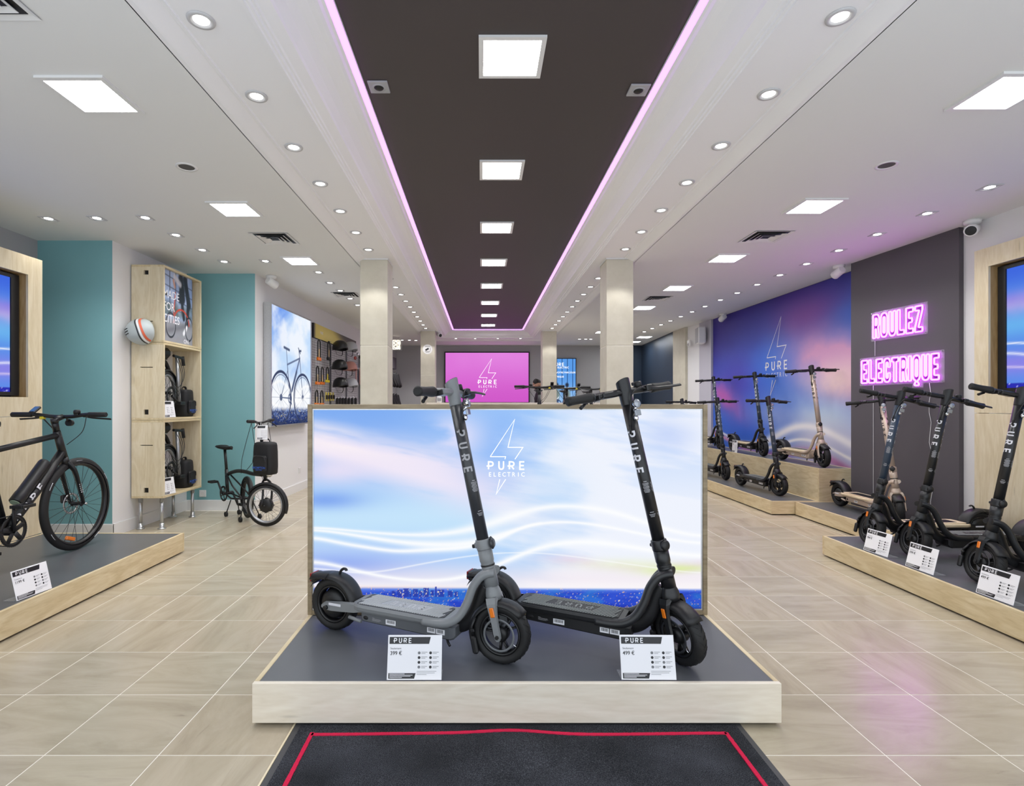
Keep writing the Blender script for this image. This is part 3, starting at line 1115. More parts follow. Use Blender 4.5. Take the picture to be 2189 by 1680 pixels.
    c = mixc(c, (255, 252, 252), smooth(.84, .895, T) * .55)
    c = mixc(c, (250, 222, 214), np.exp(-((T - .895) / .012) ** 2) * smooth(.6, .1, U) * .8)
    # night city band
    hz = 1257 + 4 * U
    k = smooth(-4, 4, Y - hz)
    city = np.zeros_like(c) + np.array([58, 92, 218.])
    city = mixc(city, (34, 58, 184), fbm(U * 30, T * 60, 8))
    city = mixc(city, (104, 140, 238), smooth(1272, 1258, Y) * .8)
    city = mixc(city, (52, 140, 214), smooth(.45, .7, fbm(U * 18, T * 30, 5)) * .5)
    city = mixc(city, (30, 40, 150), smooth(.97, 1.0, T) * .6)
    city = mixc(city, (255, 236, 206), city_lights(X, Y, 4, .90, 2.6) * .95 * smooth(1260, 1270, Y))
    city = mixc(city, (255, 196, 120), city_lights(X + 40, Y, 9, .93, 2.2) * .9)
    c = c * (1 - k[..., None]) + city * k[..., None]
    # towers
    for x0, x1, tp in ((838, 846, 1264), (850, 860, 1261), (862, 874, 1258), (876, 880, 1263), (884, 894, 1260), (897, 903, 1264), (906, 918, 1257), (921, 928, 1262), (931, 935, 1254), (936, 950, 1261), (958, 968, 1263), (972, 980, 1265), (1000, 1006, 1264)):
        k = ((X > x0) & (X < x1) & (Y > tp) & (Y < 1276)).astype(float)
        c = mixc(c, (46, 62, 166), k * .85)
        c = mixc(c, (255, 240, 205), k * smooth(.80, .9, vnoise(X / 2.1, Y / 2.1, 31)))
    return c


cbox = lightbox('light_box', 'large backlit sky picture with bolt logo behind the two middle scooters', 2.076, 1.093, .12, .0235, (-.902, 2.815, .169), 0, art_centre, 640, 330, wood='frame_wood')
M['logo_glow'] = emit_mat('backlit_white_logo', (1, 1, 1, 1), 1.25)
logo(cbox, M['logo_glow'], 79 * 2.82 / FPX, Matrix.Translation(((1082.5 - 1029) * 2.82 / FPX + .902, .012, H - (976.4 - 865) * 2.82 / FPX - .169)))


# ---- picture of a bicycle on the left wall
def line_d(X, Y, a, b):
    ax, ay = a
    bx, by = b
    dx, dy = bx - ax, by - ay
    t = np.clip(((X - ax) * dx + (Y - ay) * dy) / (dx * dx + dy * dy), 0, 1)
    return np.hypot(X - ax - t * dx, Y - ay - t * dy)


def art_bike(U, T):
    X, Y = U * 1.42, T * 1.52          # metres on the sheet
    n = fbm(U * 3 + 7, T * 4, 5)
    n2 = fbm(U * 2.2 + T * 3.2, T * 1.2 + 3, 15)
    c = np.zeros(U.shape + (3,)) + np.array([196, 222, 252.])
    c = mixc(c, (96, 142, 236), smooth(.38, .78, n2 + .22 * (1 - U) - .25 * T) * smooth(.8, .1, T) * .9)
    c = mixc(c, (248, 250, 255), smooth(.40, .75, n + .12 * U) * .85)
    c = mixc(c, (252, 253, 255), smooth(.5, .75, T) * .9)
    ink = (96, 108, 140)
    r1, r2 = (.32, 1.16), (1.10, 1.16)
    R = .335
    lw = .010

    def put(c, d, w, col=ink, a=.9):
        return mixc(c, col, np.exp(-(d / w) ** 4) * a)
    for q in (r1, r2):
        rr = np.hypot(X - q[0], Y - q[1])
        c = put(c, np.abs(rr - R), .017, (70, 82, 120))
        c = put(c, np.abs(rr - R + .04), .006)
        for i in range(14):
            a = i * pi / 7
            c = put(c, line_d(X, Y, q, (q[0] + R * cos(a), q[1] + R * sin(a))), .0035, ink, .45)
        c = put(c, np.maximum(rr - .03, 0), .015, (80, 90, 120))
    bb, st, hd, ht = (.62, 1.17), (.53, .72), (.98, .60), (.955, .52)
    for a, b, w in ((bb, st, .012), (bb, hd, .02), (st, hd, .013), (r1, bb, .009), (r1, (.55, .78), .008), (hd, r2, .012), (hd, ht, .012), ((.50, .52), st, .009)):
        c = put(c, line_d(X, Y, a, b), w)
    c = put(c, line_d(X, Y, (.42, .50), (.60, .52)), .018, (70, 80, 110))
    c = put(c, line_d(X, Y, (.955, .50), (1.03, .49)), .016, (70, 80, 110))
    c = put(c, line_d(X, Y, (.93, .46), (1.0, .53)), .012, (70, 80, 110))
    c = put(c, line_d(X, Y, (.70, 1.05), (.86, .80)), .028, (84, 96, 128))
    c = put(c, np.abs(np.hypot(X - bb[0], Y - bb[1]) - .055), .012)
    c = put(c, line_d(X, Y, bb, (.70, 1.27)), .011)
    c = mixc(c, (255, 255, 255), swoosh(X, Y, [(0, 1.02, .02), (.3, .93, .03), (.6, 1.05, .02), (.9, 1.25, .03), (1.42, 1.08, .02)], .02) * .8)
    c = mixc(c, (255, 255, 255), swoosh(X, Y, [(0, 1.22, .02), (.4, 1.33, .03), (.7, 1.28, .02), (1.1, 1.0, .02), (1.42, .98, .02)], .02) * .8)
    k = smooth(1.27, 1.36, Y + .05 * (fbm(U * 30, T * 8, 77) - .5))
    city = np.zeros_like(c) + np.array([112, 134, 186.])
    city = mixc(city, (52, 66, 112), smooth(.3, .6, fbm(U * 40, T * 70, 2)))
    city = mixc(city, (44, 58, 110), smooth(1.33, 1.45, Y) * .8)
    city = mixc(city, (170, 190, 232), city_lights(X * 100, Y * 100, 6, .84, 1.1) * .7)
    city = mixc(city, (240, 220, 140), city_lights(X * 100, Y * 100, 16, .92, 1.4))
    city = mixc(city, (16, 26, 60), smooth(1.45, 1.52, Y) * .5)
    c = c * (1 - k[..., None]) + city * k[..., None]
    for q in (r1, r2):
        rr = np.hypot(X - q[0], Y - q[1])
        c = mixc(c, (58, 66, 96), np.exp(-(np.abs(rr - R) / .017) ** 4) * .9)
    return c


WANG = pi / 2 - math.atan2(.155, 4.948)
lightbox('light_box', 'tall backlit picture of a bicycle in white light on the left wall', 1.45, 1.55, .10, .012, (-2.60, 6.72, .982), WANG, art_bike, 300, 320, wood='steel', strength='pic_lit')


# ---------------------------------------------------------------- pink screen and portrait screen on the back wall
def art_pink(U, T):
    n = fbm(U * 1.5 + 3, T * 1.2, 4, 3)
    c = np.zeros(U.shape + (3,)) + np.array([216, 104, 210.])
    c = mixc(c, (230, 140, 228), smooth(.7, 0, T) * (n * .9 + .15))
    c = mixc(c, (206, 84, 198), smooth(.5, 1, T) * .7)
    return c


pk = lightbox('light_box', 'wide glowing pink screen with white bolt logo on the back wall', 2.25, 1.36, .06, .022, (-.975, 14.33, 1.30), 0, art_pink, 60, 36, wood='black', lip='black', cat='screen')
logo(pk, M['logo_glow'], .493, Matrix.Translation((.16 + .975, .01, 1.977 - 1.30)))


def art_riders(U, T):
    X, Y = U * .80, T * 1.4
    c = np.zeros(U.shape + (3,)) + np.array([92, 156, 232.])
    c = mixc(c, (180, 214, 246), smooth(.3, .9, T) * .8)
    c = mixc(c, (30, 60, 110), (np.abs((X * 7.0) % 1 - .5) > .44) * smooth(.9, .5, T) * .9)
    for cx, s in ((.56, 1.0), (.28, .8)):
        c = mixc(c, (120, 130, 120), np.exp(-(((X - cx) / .09) ** 2 + ((Y - .95) / .17) ** 2) ** 2) * .9)
        c = mixc(c, (40, 44, 60), np.exp(-(((X - cx) / .05) ** 2 + ((Y - .70) / .06) ** 2) ** 2) * .95)
        c = mixc(c, (240, 244, 252), np.exp(-(line_d(X, Y, (cx - .08, 1.2), (cx + .05, 1.02)) / .014) ** 2) * .9)
        c = mixc(c, (30, 40, 80), np.exp(-(np.abs(np.hypot(X - cx, Y - 1.22) - .13) / .014) ** 2) * .9)
        c = mixc(c, (30, 40, 80), np.exp(-(line_d(X, Y, (cx + .02, 1.12), (cx + .05, 1.35)) / .03) ** 2) * .8)
    return c


ps = lightbox('portrait_screen', 'blue portrait screen with two riders half hidden by the far right pillar', .80, 1.42, .05, .012, (1.71, 14.34, 1.07), 0, art_riders, 90, 160, wood='black', lip='black', cat='screen')
mb = MB()
add_pure(mb, .17, 1.22, .075)
add_text(mb, 'ELECTRIC', .30, 1.15, .07, bold=.01)
add_text(mb, 'VOTRE PARCOURS', .27, 1.02, .062, bold=.012)
add_text(mb, 'ELECTRIQUE', .12, .91, .062, bold=.012)
mb.build('lettering', M['logo_glow'], ps, loc=(0, .012, 0), fix=False)


# ---------------------------------------------------------------- mural on the right wall
def art_mural(U, T):
    n = fbm(U * 3.2 + 2, T * 2.6 + 5, 7)
    n2 = fbm(U * 6 + T * 3, T * 6 - U * 2, 19)
    c = np.zeros(U.shape + (3,)) + np.array([62, 112, 214.])
    c = mixc(c, (50, 36, 140), smooth(.42, .0, T + .28 * U - .1 + .2 * (n - .5)))
    c = mixc(c, (78, 50, 168), np.exp(-((U - .25) / .2) ** 2 - ((T - .42) / .16) ** 2) * .7)
    c = mixc(c, (118, 66, 160), np.exp(-((U - .66) / .16) ** 2 - ((T - .14) / .12) ** 2) * .8)
    c = mixc(c, (46, 112, 222), np.exp(-((U - .54) / .16) ** 2 - ((T - .32) / .15) ** 2) * .9)
    c = mixc(c, (44, 96, 214), np.exp(-((U - .32) / .25) ** 2 - ((T - .66) / .12) ** 2) * .9)
    # rosy clouds
    k = np.exp(-((U - .90) / .26) ** 2 - ((T - .33 - .35 * (U - .7) - .1 * (n - .5)) / .15) ** 2)
    c = mixc(c, (226, 160, 198), np.clip(k * (.55 + .9 * n2) * 1.2, 0, .92))
    c = mixc(c, (150, 70, 160), np.exp(-((U - .80) / .16) ** 2 - ((T - .12) / .09) ** 2) * (.3 + .6 * n))
    c = mixc(c, (60, 110, 214), np.exp(-((U - .98) / .10) ** 2 - ((T - .17) / .06) ** 2) * .6)
    c = mixc(c, (250, 220, 218), np.exp(-((U - .90) / .18) ** 2 - ((T - .45) / .085) ** 2) * (.4 + n2))
    k = np.exp(-((U - .10) / .20) ** 2 - ((T - .43 - .55 * U + .12 * (n2 - .5)) / .075) ** 2)
    c = mixc(c, (206, 96, 178), k * .85)
    c = mixc(c, (196, 216, 238), np.exp(-((U - .82) / .24) ** 2 - ((T - .62) / .12) ** 2) * smooth(.3, .62, n) * 1.0)
    c = mixc(c, (168, 178, 226), np.exp(-((U - .55) / .2) ** 2 - ((T - .60) / .08) ** 2) * .6)
    c = mixc(c, (222, 212, 226), smooth(.56, .72, T) * smooth(.45, .8, U) * .8)
    # ribbons
    rb = [([(0, .73, .010), (.2, .775, .012), (.38, .79, .022), (.52, .735, .028), (.66, .66, .022), (.78, .65, .018), (.9, .685, .02), (1.0, .74, .022)], (246, 242, 246), .95),
          ([(0, .70, .006), (.2, .76, .008), (.4, .80, .012), (.56, .77, .012), (.68, .715, .008), (.8, .72, .008), (.92, .76, .008), (1, .80, .01)], (250, 246, 248), .95),
          ([(0, .72, .012), (.25, .80, .014), (.45, .83, .016), (.6, .80, .025), (.75, .765, .02), (.9, .80, .02), (1, .85, .02)], (196, 120, 176), .8),
          ([(.3, .84, .01), (.55, .86, .02), (.75, .825, .02), (1, .90, .02)], (240, 222, 230), .8),
          ([(.5, .90, .02), (.8, .88, .03), (1, .95, .03)], (204, 110, 156), .7)]
    for p, col, a in rb:
        c = mixc(c, col, swoosh(U, T, p, .01, 2.2) * a)
    return c


mw = 3.70
ang = -pi / 2 - math.atan2(.035, 3.97)
t = thing('wall_mural', 'big purple and blue sky mural with white bolt logo on the right wall', 'mural', (4.256, 9.965, 0), ang)
t.rotation_euler = (0, 0, -pi / 2 + math.atan2(.095, 3.97))
print_grid('print', mw, HC - .005, 420, 300, art_mural, t, None, M['pic_mural'])
M['logo_flat'] = mat('white_wall_lettering', RGB(232, 232, 238), 0.5)
logo(t, M['logo_flat'], .557, Matrix.Translation((9.965 - 7.92, -.003, 1.963)))


# ---------------------------------------------------------------- plywood partitions with screens
def art_tv(U, T):
    n = fbm(U * 4, T * 3, 23)
    c = np.zeros(U.shape + (3,)) + np.array([92, 142, 232.])
    c = mixc(c, (64, 104, 222), smooth(.3, 0, T))
    e = np.abs(U - .5) * 2
    c = mixc(c, (214, 178, 226), np.exp(-((T - .33 - .12 * (n - .5)) / .09) ** 2) * (.4 + .6 * n))
    c = mixc(c, (150, 110, 220), np.exp(-((T - .26) / .06) ** 2) * n * .9)
    c = mixc(c, (110, 190, 240), np.exp(-((T - .48) / .10) ** 2) * .7)
    c = mixc(c, (150, 130, 230), np.exp(-((T - .80) / .10) ** 2) * .8)
    c = mixc(c, (232, 238, 252), swoosh(U, T, [(0, .62, .008), (.2, .66, .01), (.5, .72, .012), (.8, .66, .01), (1, .62, .008)], .01))
    c = mixc(c, (240, 240, 252), swoosh(U, T, [(0, .70, .012), (.3, .80, .012), (.6, .84, .01), (1, .74, .012)], .01) * .8)
    c = mixc(c, (232, 214, 240), swoosh(U, T, [(0, .82, .01), (.5, .90, .01), (1, .84, .01)], .01) * .7)
    k = smooth(.955, .965, T)
    city = np.zeros_like(c) + np.array([46, 48, 176.])
    city = mixc(city, (190, 190, 250), city_lights(U * 340, T * 200, 3, .85, 1.5))
    return c * (1 - k[..., None]) + city * k[..., None]


def partition(label, tvlabel, side, X, yend, yfar, ztop, oz0, oz1, oy1, oy0, seam):
    """plywood partition standing on the stage, with a recess for a television"""
    s = 1 if side == 'left' else -1
    rot = pi / 2 * s
    # local x: left -> along +Y, right -> along -Y
    L = yend - yfar
    if s > 0:
        t = thing('screen_partition', label, 'partition', (X, yfar, 0), rot)
        o0, o1 = oy0 - yfar, oy1 - yfar
    else:
        t = thing('screen_partition', label, 'partition', (X, yend, 0), rot)
        o0, o1 = yend - oy1, yend - oy0
    d = .018
    zb = .167
    mb = MB()
    for b in ((0, o0, zb_ := seam + .002, ztop), (o1, L, zb_, ztop), (o0, o1, zb_, oz0), (o0, o1, oz1, ztop)):
        mb.box(b[0], b[1], 0, d, b[2], b[3])
    mb.build('upper_panel', M['birch_z'], t)
    MB().box(0, L, 0, d, zb, seam - .002, c=.001).build('lower_panel', M['birch_z'], t)
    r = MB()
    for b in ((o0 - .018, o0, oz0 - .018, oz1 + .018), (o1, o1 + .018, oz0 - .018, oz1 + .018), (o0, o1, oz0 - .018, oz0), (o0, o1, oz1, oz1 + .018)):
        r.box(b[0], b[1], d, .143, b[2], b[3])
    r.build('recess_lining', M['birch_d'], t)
    cb = MB()
    for b in ((0, .018, zb, ztop), (L - .018, L, zb, ztop), (.018, L - .018, zb, zb + .018), (.018, L - .018, ztop - .018, ztop)):
        cb.box(b[0], b[1], d + .0005, .105, b[2], b[3])
    cb.build('carcass', M['birch_z'], t)
    MB().box(o0 - .018, o1 + .018, .1435, .147, oz0 - .018, oz1 + .018).build('recess_back', M['black'], t)
    tv = thing('television', tvlabel, 'screen', t.location, rot)
    e = .012
    m = MB()
    w = .075 if s > 0 else .065
    bx0, bx1, bz0, bz1 = o0 + e, o1 - e, oz0 + e, oz1 - e
    for b in ((bx0, bx0 + w, bz0, bz1), (bx1 - w, bx1, bz0, bz1), (bx0 + w, bx1 - w, bz0, bz0 + .03), (bx0 + w, bx1 - w, bz1 - .03, bz1)):
        m.box(b[0], b[1], .066, .141, b[2], b[3])
    m.build('bezel', M['black'], tv)
    MB().box(bx0 + w, bx1 - w, .08, .142, bz0 + .03, bz1 - .03).build('panel', M['black'], tv)
    print_grid('screen', bx1 - bx0 - 2 * w, bz1 - bz0 - .06, 150, 90, art_tv, tv, Matrix.Translation((bx0 + w, .076, bz0 + .03)), M['pic_lit'])
    return t


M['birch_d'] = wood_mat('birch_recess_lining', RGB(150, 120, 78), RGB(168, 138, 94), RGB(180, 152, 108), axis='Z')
partition('pale plywood partition with a recessed screen at the left edge', 'recessed screen with blue sky in the left partition', 'left', -3.75, 4.635, 2.2, 2.491, 1.322, 2.336, 4.49, 2.75, 1.164)
partition('pale plywood partition with a recessed screen at the right edge', 'recessed screen with blue sky in the right partition', 'right', 4.12, 4.535, 2.2, 2.539, 1.351, 2.385, 4.41, 2.70, 1.19)


# ---------------------------------------------------------------- neon words
def outline_loops(vs, fs):
    cnt = {}
    for f in fs:
        for i in range(len(f)):
            a, b = f[i], f[(i + 1) % len(f)]
            k = (min(a, b), max(a, b))
            cnt[k] = cnt.get(k, 0) + 1
    nb = {}
    for (a, b), c in cnt.items():
        if c == 1:
            nb.setdefault(a, []).append(b)
            nb.setdefault(b, []).append(a)
    loops, used = [], set()
    for s0 in nb:
        if s0 in used: continue
        lp = [s0]
        used.add(s0)
        while True:
            nx = [q for q in nb[lp[-1]] if q not in used]
            if not nx: break
            lp.append(nx[0])
            used.add(nx[0])
        if len(lp) > 2:
            loops.append(lp)
    return loops


M['neon'] = emit_mat('pink_neon_tube', (6.5, 0.80, 8.5, 1), 1.0)
M['neon_white'] = emit_mat('white_neon_tube', (1.8, 1.6, 1.25, 1), 1.0)
M['neon_glow'] = mat('violet_glow_fill', RGB(84, 42, 96), 0.35)  # violet is the tubes' glow inside the letters, put into colour
_O = [(0, .4), (0, 2.1), (.12, 2.38), (.35, 2.5), (.65, 2.5), (.88, 2.38), (1, 2.1), (1, .4), (.88, .12), (.65, 0), (.35, 0), (.12, .12)]
_S = [(.37, .50), (.5, .38), (.63, .50), (.63, 2.0), (.5, 2.12), (.37, 2.0)]
BLOCK = {
    'E': [[(0, 0), (1, 0), (1, .42), (.40, .42), (.40, 1.04), (.86, 1.04), (.86, 1.46), (.40, 1.46), (.40, 2.08), (1, 2.08), (1, 2.5), (0, 2.5)]],
    'L': [[(0, 0), (1, 0), (1, .42), (.40, .42), (.40, 2.5), (0, 2.5)]],
    'U': [[(0, 2.5), (0, .4), (.12, .12), (.35, 0), (.65, 0), (.88, .12), (1, .4), (1, 2.5), (.63, 2.5), (.63, .5), (.5, .38), (.37, .5), (.37, 2.5)]],
    'O': [_O, _S],
    'R': [[(0, 0), (.37, 0), (.37, .95), (.48, .95), (.63, 0), (1, 0), (.82, 1.14), (1, 1.42), (1, 2.1), (.88, 2.38), (.62, 2.5), (0, 2.5)], [(.37, 1.36), (.54, 1.36), (.63, 1.5), (.63, 1.98), (.54, 2.1), (.37, 2.1)]],
    'Z': [[(0, 0), (1, 0), (1, .42), (.44, .42), (1, 2.08), (1, 2.5), (0, 2.5), (0, 2.08), (.56, 2.08), (0, .42)]],
    'C': [[(1, .95), (1, .4), (.88, .12), (.65, 0), (.35, 0), (.12, .12), (0, .4), (0, 2.1), (.12, 2.38), (.35, 2.5), (.65, 2.5), (.88, 2.38), (1, 2.1), (1, 1.55), (.63, 1.55), (.63, 2.0), (.5, 2.12), (.37, 2.0), (.37, .5), (.5, .38), (.63, .5), (.63, .95)]],
    'T': [[(.31, 0), (.69, 0), (.69, 2.08), (1, 2.08), (1, 2.5), (0, 2.5), (0, 2.08), (.31, 2.08)]],
    'I': [[(0, 0), (1, 0), (1, 2.5), (0, 2.5)]],
    'Q': [[(0, .4), (0, 2.1), (.12, 2.38), (.35, 2.5), (.65, 2.5), (.88, 2.38), (1, 2.1), (1, .4), (.88, .12), (.68, 0), (.66, -.14), (.84, -.30), (.84, -.48), (.26, -.48), (.26, -.30), (.40, -.14), (.38, 0), (.12, .12)], _S],
}


def neon(label, word, w, h, loc, rotz, tube='neon', r=.0078, back=True, pad=.03, tails=()):
    t = thing('neon_sign', label, 'sign', loc, rotz)
    cell = w / (len(word) - .52 * word.count('I'))
    x = 0.0
    fill = MB()
    for ch in word:
        cw = cell * (.48 if ch == 'I' else 1.0)
        lw = cw * (.80 if ch != 'I' else .66)
        fx = lambda p: (x + (cw - lw) / 2 + p[0] * lw, p[1] / 2.5 * h)
        mb = MB()
        for lp in BLOCK[ch]:
            P = [Vector((*fx(p), 0)) for p in lp]
            Q = []
            m_ = len(P)
            for i in range(m_):
                a_, b_, c_ = P[i - 1], P[i], P[(i + 1) % m_]
                k = min(.010, (a_ - b_).length * .4, (c_ - b_).length * .4)
                p0, p1 = b_ + (a_ - b_).normalized() * k, b_ + (c_ - b_).normalized() * k
                Q += [p0, (p0 + p1) / 4 + b_ / 2, p1]
            mb.tube([(q.x, -.018, q.y) for q in Q], r, n=7, closed=True)
        mb.build('tube_letter', M[tube], t, fix=False)
        fill.prism([fx(p) for p in BLOCK[ch][0]], .006, .009, RY90)
        x += cw
    fill.build('letter_fill', M['neon_glow'] if tube == 'neon' else M['grey_print'], t, kind='stuff')  # on the pink words this fill carries the painted tube glow
    if back:
        MB().box(-pad, w + pad, -.005, -.001, -pad, h + pad, c=.001).build('acrylic_plate', M['clear_sheet'], t)
        if 'Q' in word:
            q = word.index('Q') * cell - .52 * cell
            MB().box(q - .01, q + cell * 1.1, -.005, -.001, -h * .2 - .02, -pad).build('acrylic_plate', M['clear_sheet'], t)
        for a, b in ((-pad + .012, h + pad - .012), (w + pad - .012, h + pad - .012), (w + pad - .012, -pad + .012)):
            MB().cyl((a, -.012, b), (a, 0, b), .005, n=10).build('standoff', M['chrome'], t)
    for (tx, tz, length, wav) in tails:
        pts = [(tx + wav * .012 * sin(i * 1.9) + wav * .01 * i / 6, -.004, tz - length * i / 14) for i in range(15)]
        MB().tube(pts, .0022, n=6).build('cable', M['white_plastic'], t)
    return t


RY90 = Matrix.Rotation(pi / 2, 4, 'X')
wd = Vector((4.225 - 4.115, 4.80 - 6.04))
nrot = math.atan2(wd.y, wd.x)


def on_neon_wall(Y, z):
    return (4.115 + (6.04 - Y) * .0887 - .002, Y, z)


neon('pink neon word ROULEZ, upper of two on the charcoal wall', 'ROULEZ', .60, .245, on_neon_wall(5.725, 1.957), nrot, tails=((.02, -.03, .155, 0),))
neon('pink neon word ELECTRIQUE, lower of two on the charcoal wall', 'ELECTRIQUE', .92, .24, on_neon_wall(5.877, 1.492), nrot, tails=((.15, -.03, 1.29, 0), (.80, -.03, 1.29, 1)))
er = neon('warm white neon letters hanging beside the left stone pillar', 'ER', .185, .20, (-2.045, 12.5, 2.54), 0, tube='neon_white', r=.010, tails=())
for x_ in (.02, .165):
    MB().tube([(x_, -.018, .20), (x_, -.018, HC - 2.54 - .0005)], .003, n=6).build('hanger', M['white_plastic'], er)
# ---------------------------------------------------------------- electric kick scooters
WB, RW, RAKE = 0.87, 0.127, radians(12.6)
AX0 = Matrix.Translation((WB, 0, RW)) @ Matrix.Rotation(-RAKE, 4, 'Y')   # steering axis frame: z up the stem, x forward


def tyre_parts(mb, tread, r=RW, w=.031, nt=26):
    """tyre about local Y with an open chevron tread"""
    R = Matrix.Rotation(pi / 2, 4, 'X')
    p = []
    ri = r - .040
    for i in range(13):
        a = -pi * .5 + pi * i / 12
        p.append((ri + .012 + (r - ri - .012) * max(0, cos(a)) ** .55, w * sin(a) * (1.0 if abs(sin(a)) < .99 else .96)))
    p = [(ri, -w * .62)] + p + [(ri, w * .62)]
    mb.lathe(p, R, n=44)
    for i in range(nt):
        for sd in (1, -1):
            vs = []
            for k in range(4):
                f = k / 3
                a = 2 * pi * (i + (.5 if sd < 0 else 0)) / nt + f * .17
                y = sd * (.004 + f * .023)
                rr = r - .0008 - .0085 * f ** 2.2
                for da in (-.014, .014):
                    for h in (-.0005, .0022):
                        vs.append(((rr + h) * cos(a + da), y, (rr + h) * sin(a + da)))
            fs = []
            for k in range(3):
                o = k * 4
                fs += [(o + 1, o + 3, o + 7, o + 5), (o, o + 1, o + 5, o + 4), (o + 3, o + 2, o + 6, o + 7)]
            tread.add(vs, fs)


def guard(mb, a0, a1, r, w, th=.003, n=14, tail=0.0, cx=0.0, cz=0.0):
    """arched mudguard with turned-down lips, angles from +x towards +z"""
    rows = []
    for i in range(n + 1):
        a = a0 + (a1 - a0) * i / n
        row = []
        for j in range(9):
            t = -1 + j / 4
            y = w * t
            rr = r - .020 * abs(t) ** 3.2
            row.append((cx + rr * cos(a), y, cz + rr * sin(a)))
        for j in range(8, -1, -1):
            t = -1 + j / 4
            rr = r - .020 * abs(t) ** 3.2 - th
            row.append((cx + rr * cos(a), (w - th * .6) * t, cz + rr * sin(a)))
        rows.append(row)
    mb.strip(rows, close=True)
    mb.add(rows[0], [tuple(range(18))])
    mb.add(rows[-1], [tuple(range(17, -1, -1))])


def bezier_pts(P, n=8):
    """Catmull-Rom through P"""
    P = [Vector(p) for p in P]
    out = []
    for i in range(len(P) - 1):
        p0, p1, p2, p3 = P[max(i - 1, 0)], P[i], P[i + 1], P[min(i + 2, len(P) - 1)]
        for k in range(n):
            t = k / n
            out.append(0.5 * ((2 * p1) + (-p0 + p2) * t + (2 * p0 - 5 * p1 + 4 * p2 - p3) * t * t + (-p0 + 3 * p1 - 3 * p2 + p3) * t ** 3))
    out.append(P[-1])
    return out


STEER = {'front_wheel', 'fork', 'front_mudguard', 'head_tube', 'stem', 'stem_head', 'handlebar', 'headlight', 'brake_cable', 'folding_clamp', 'brake_caliper'}


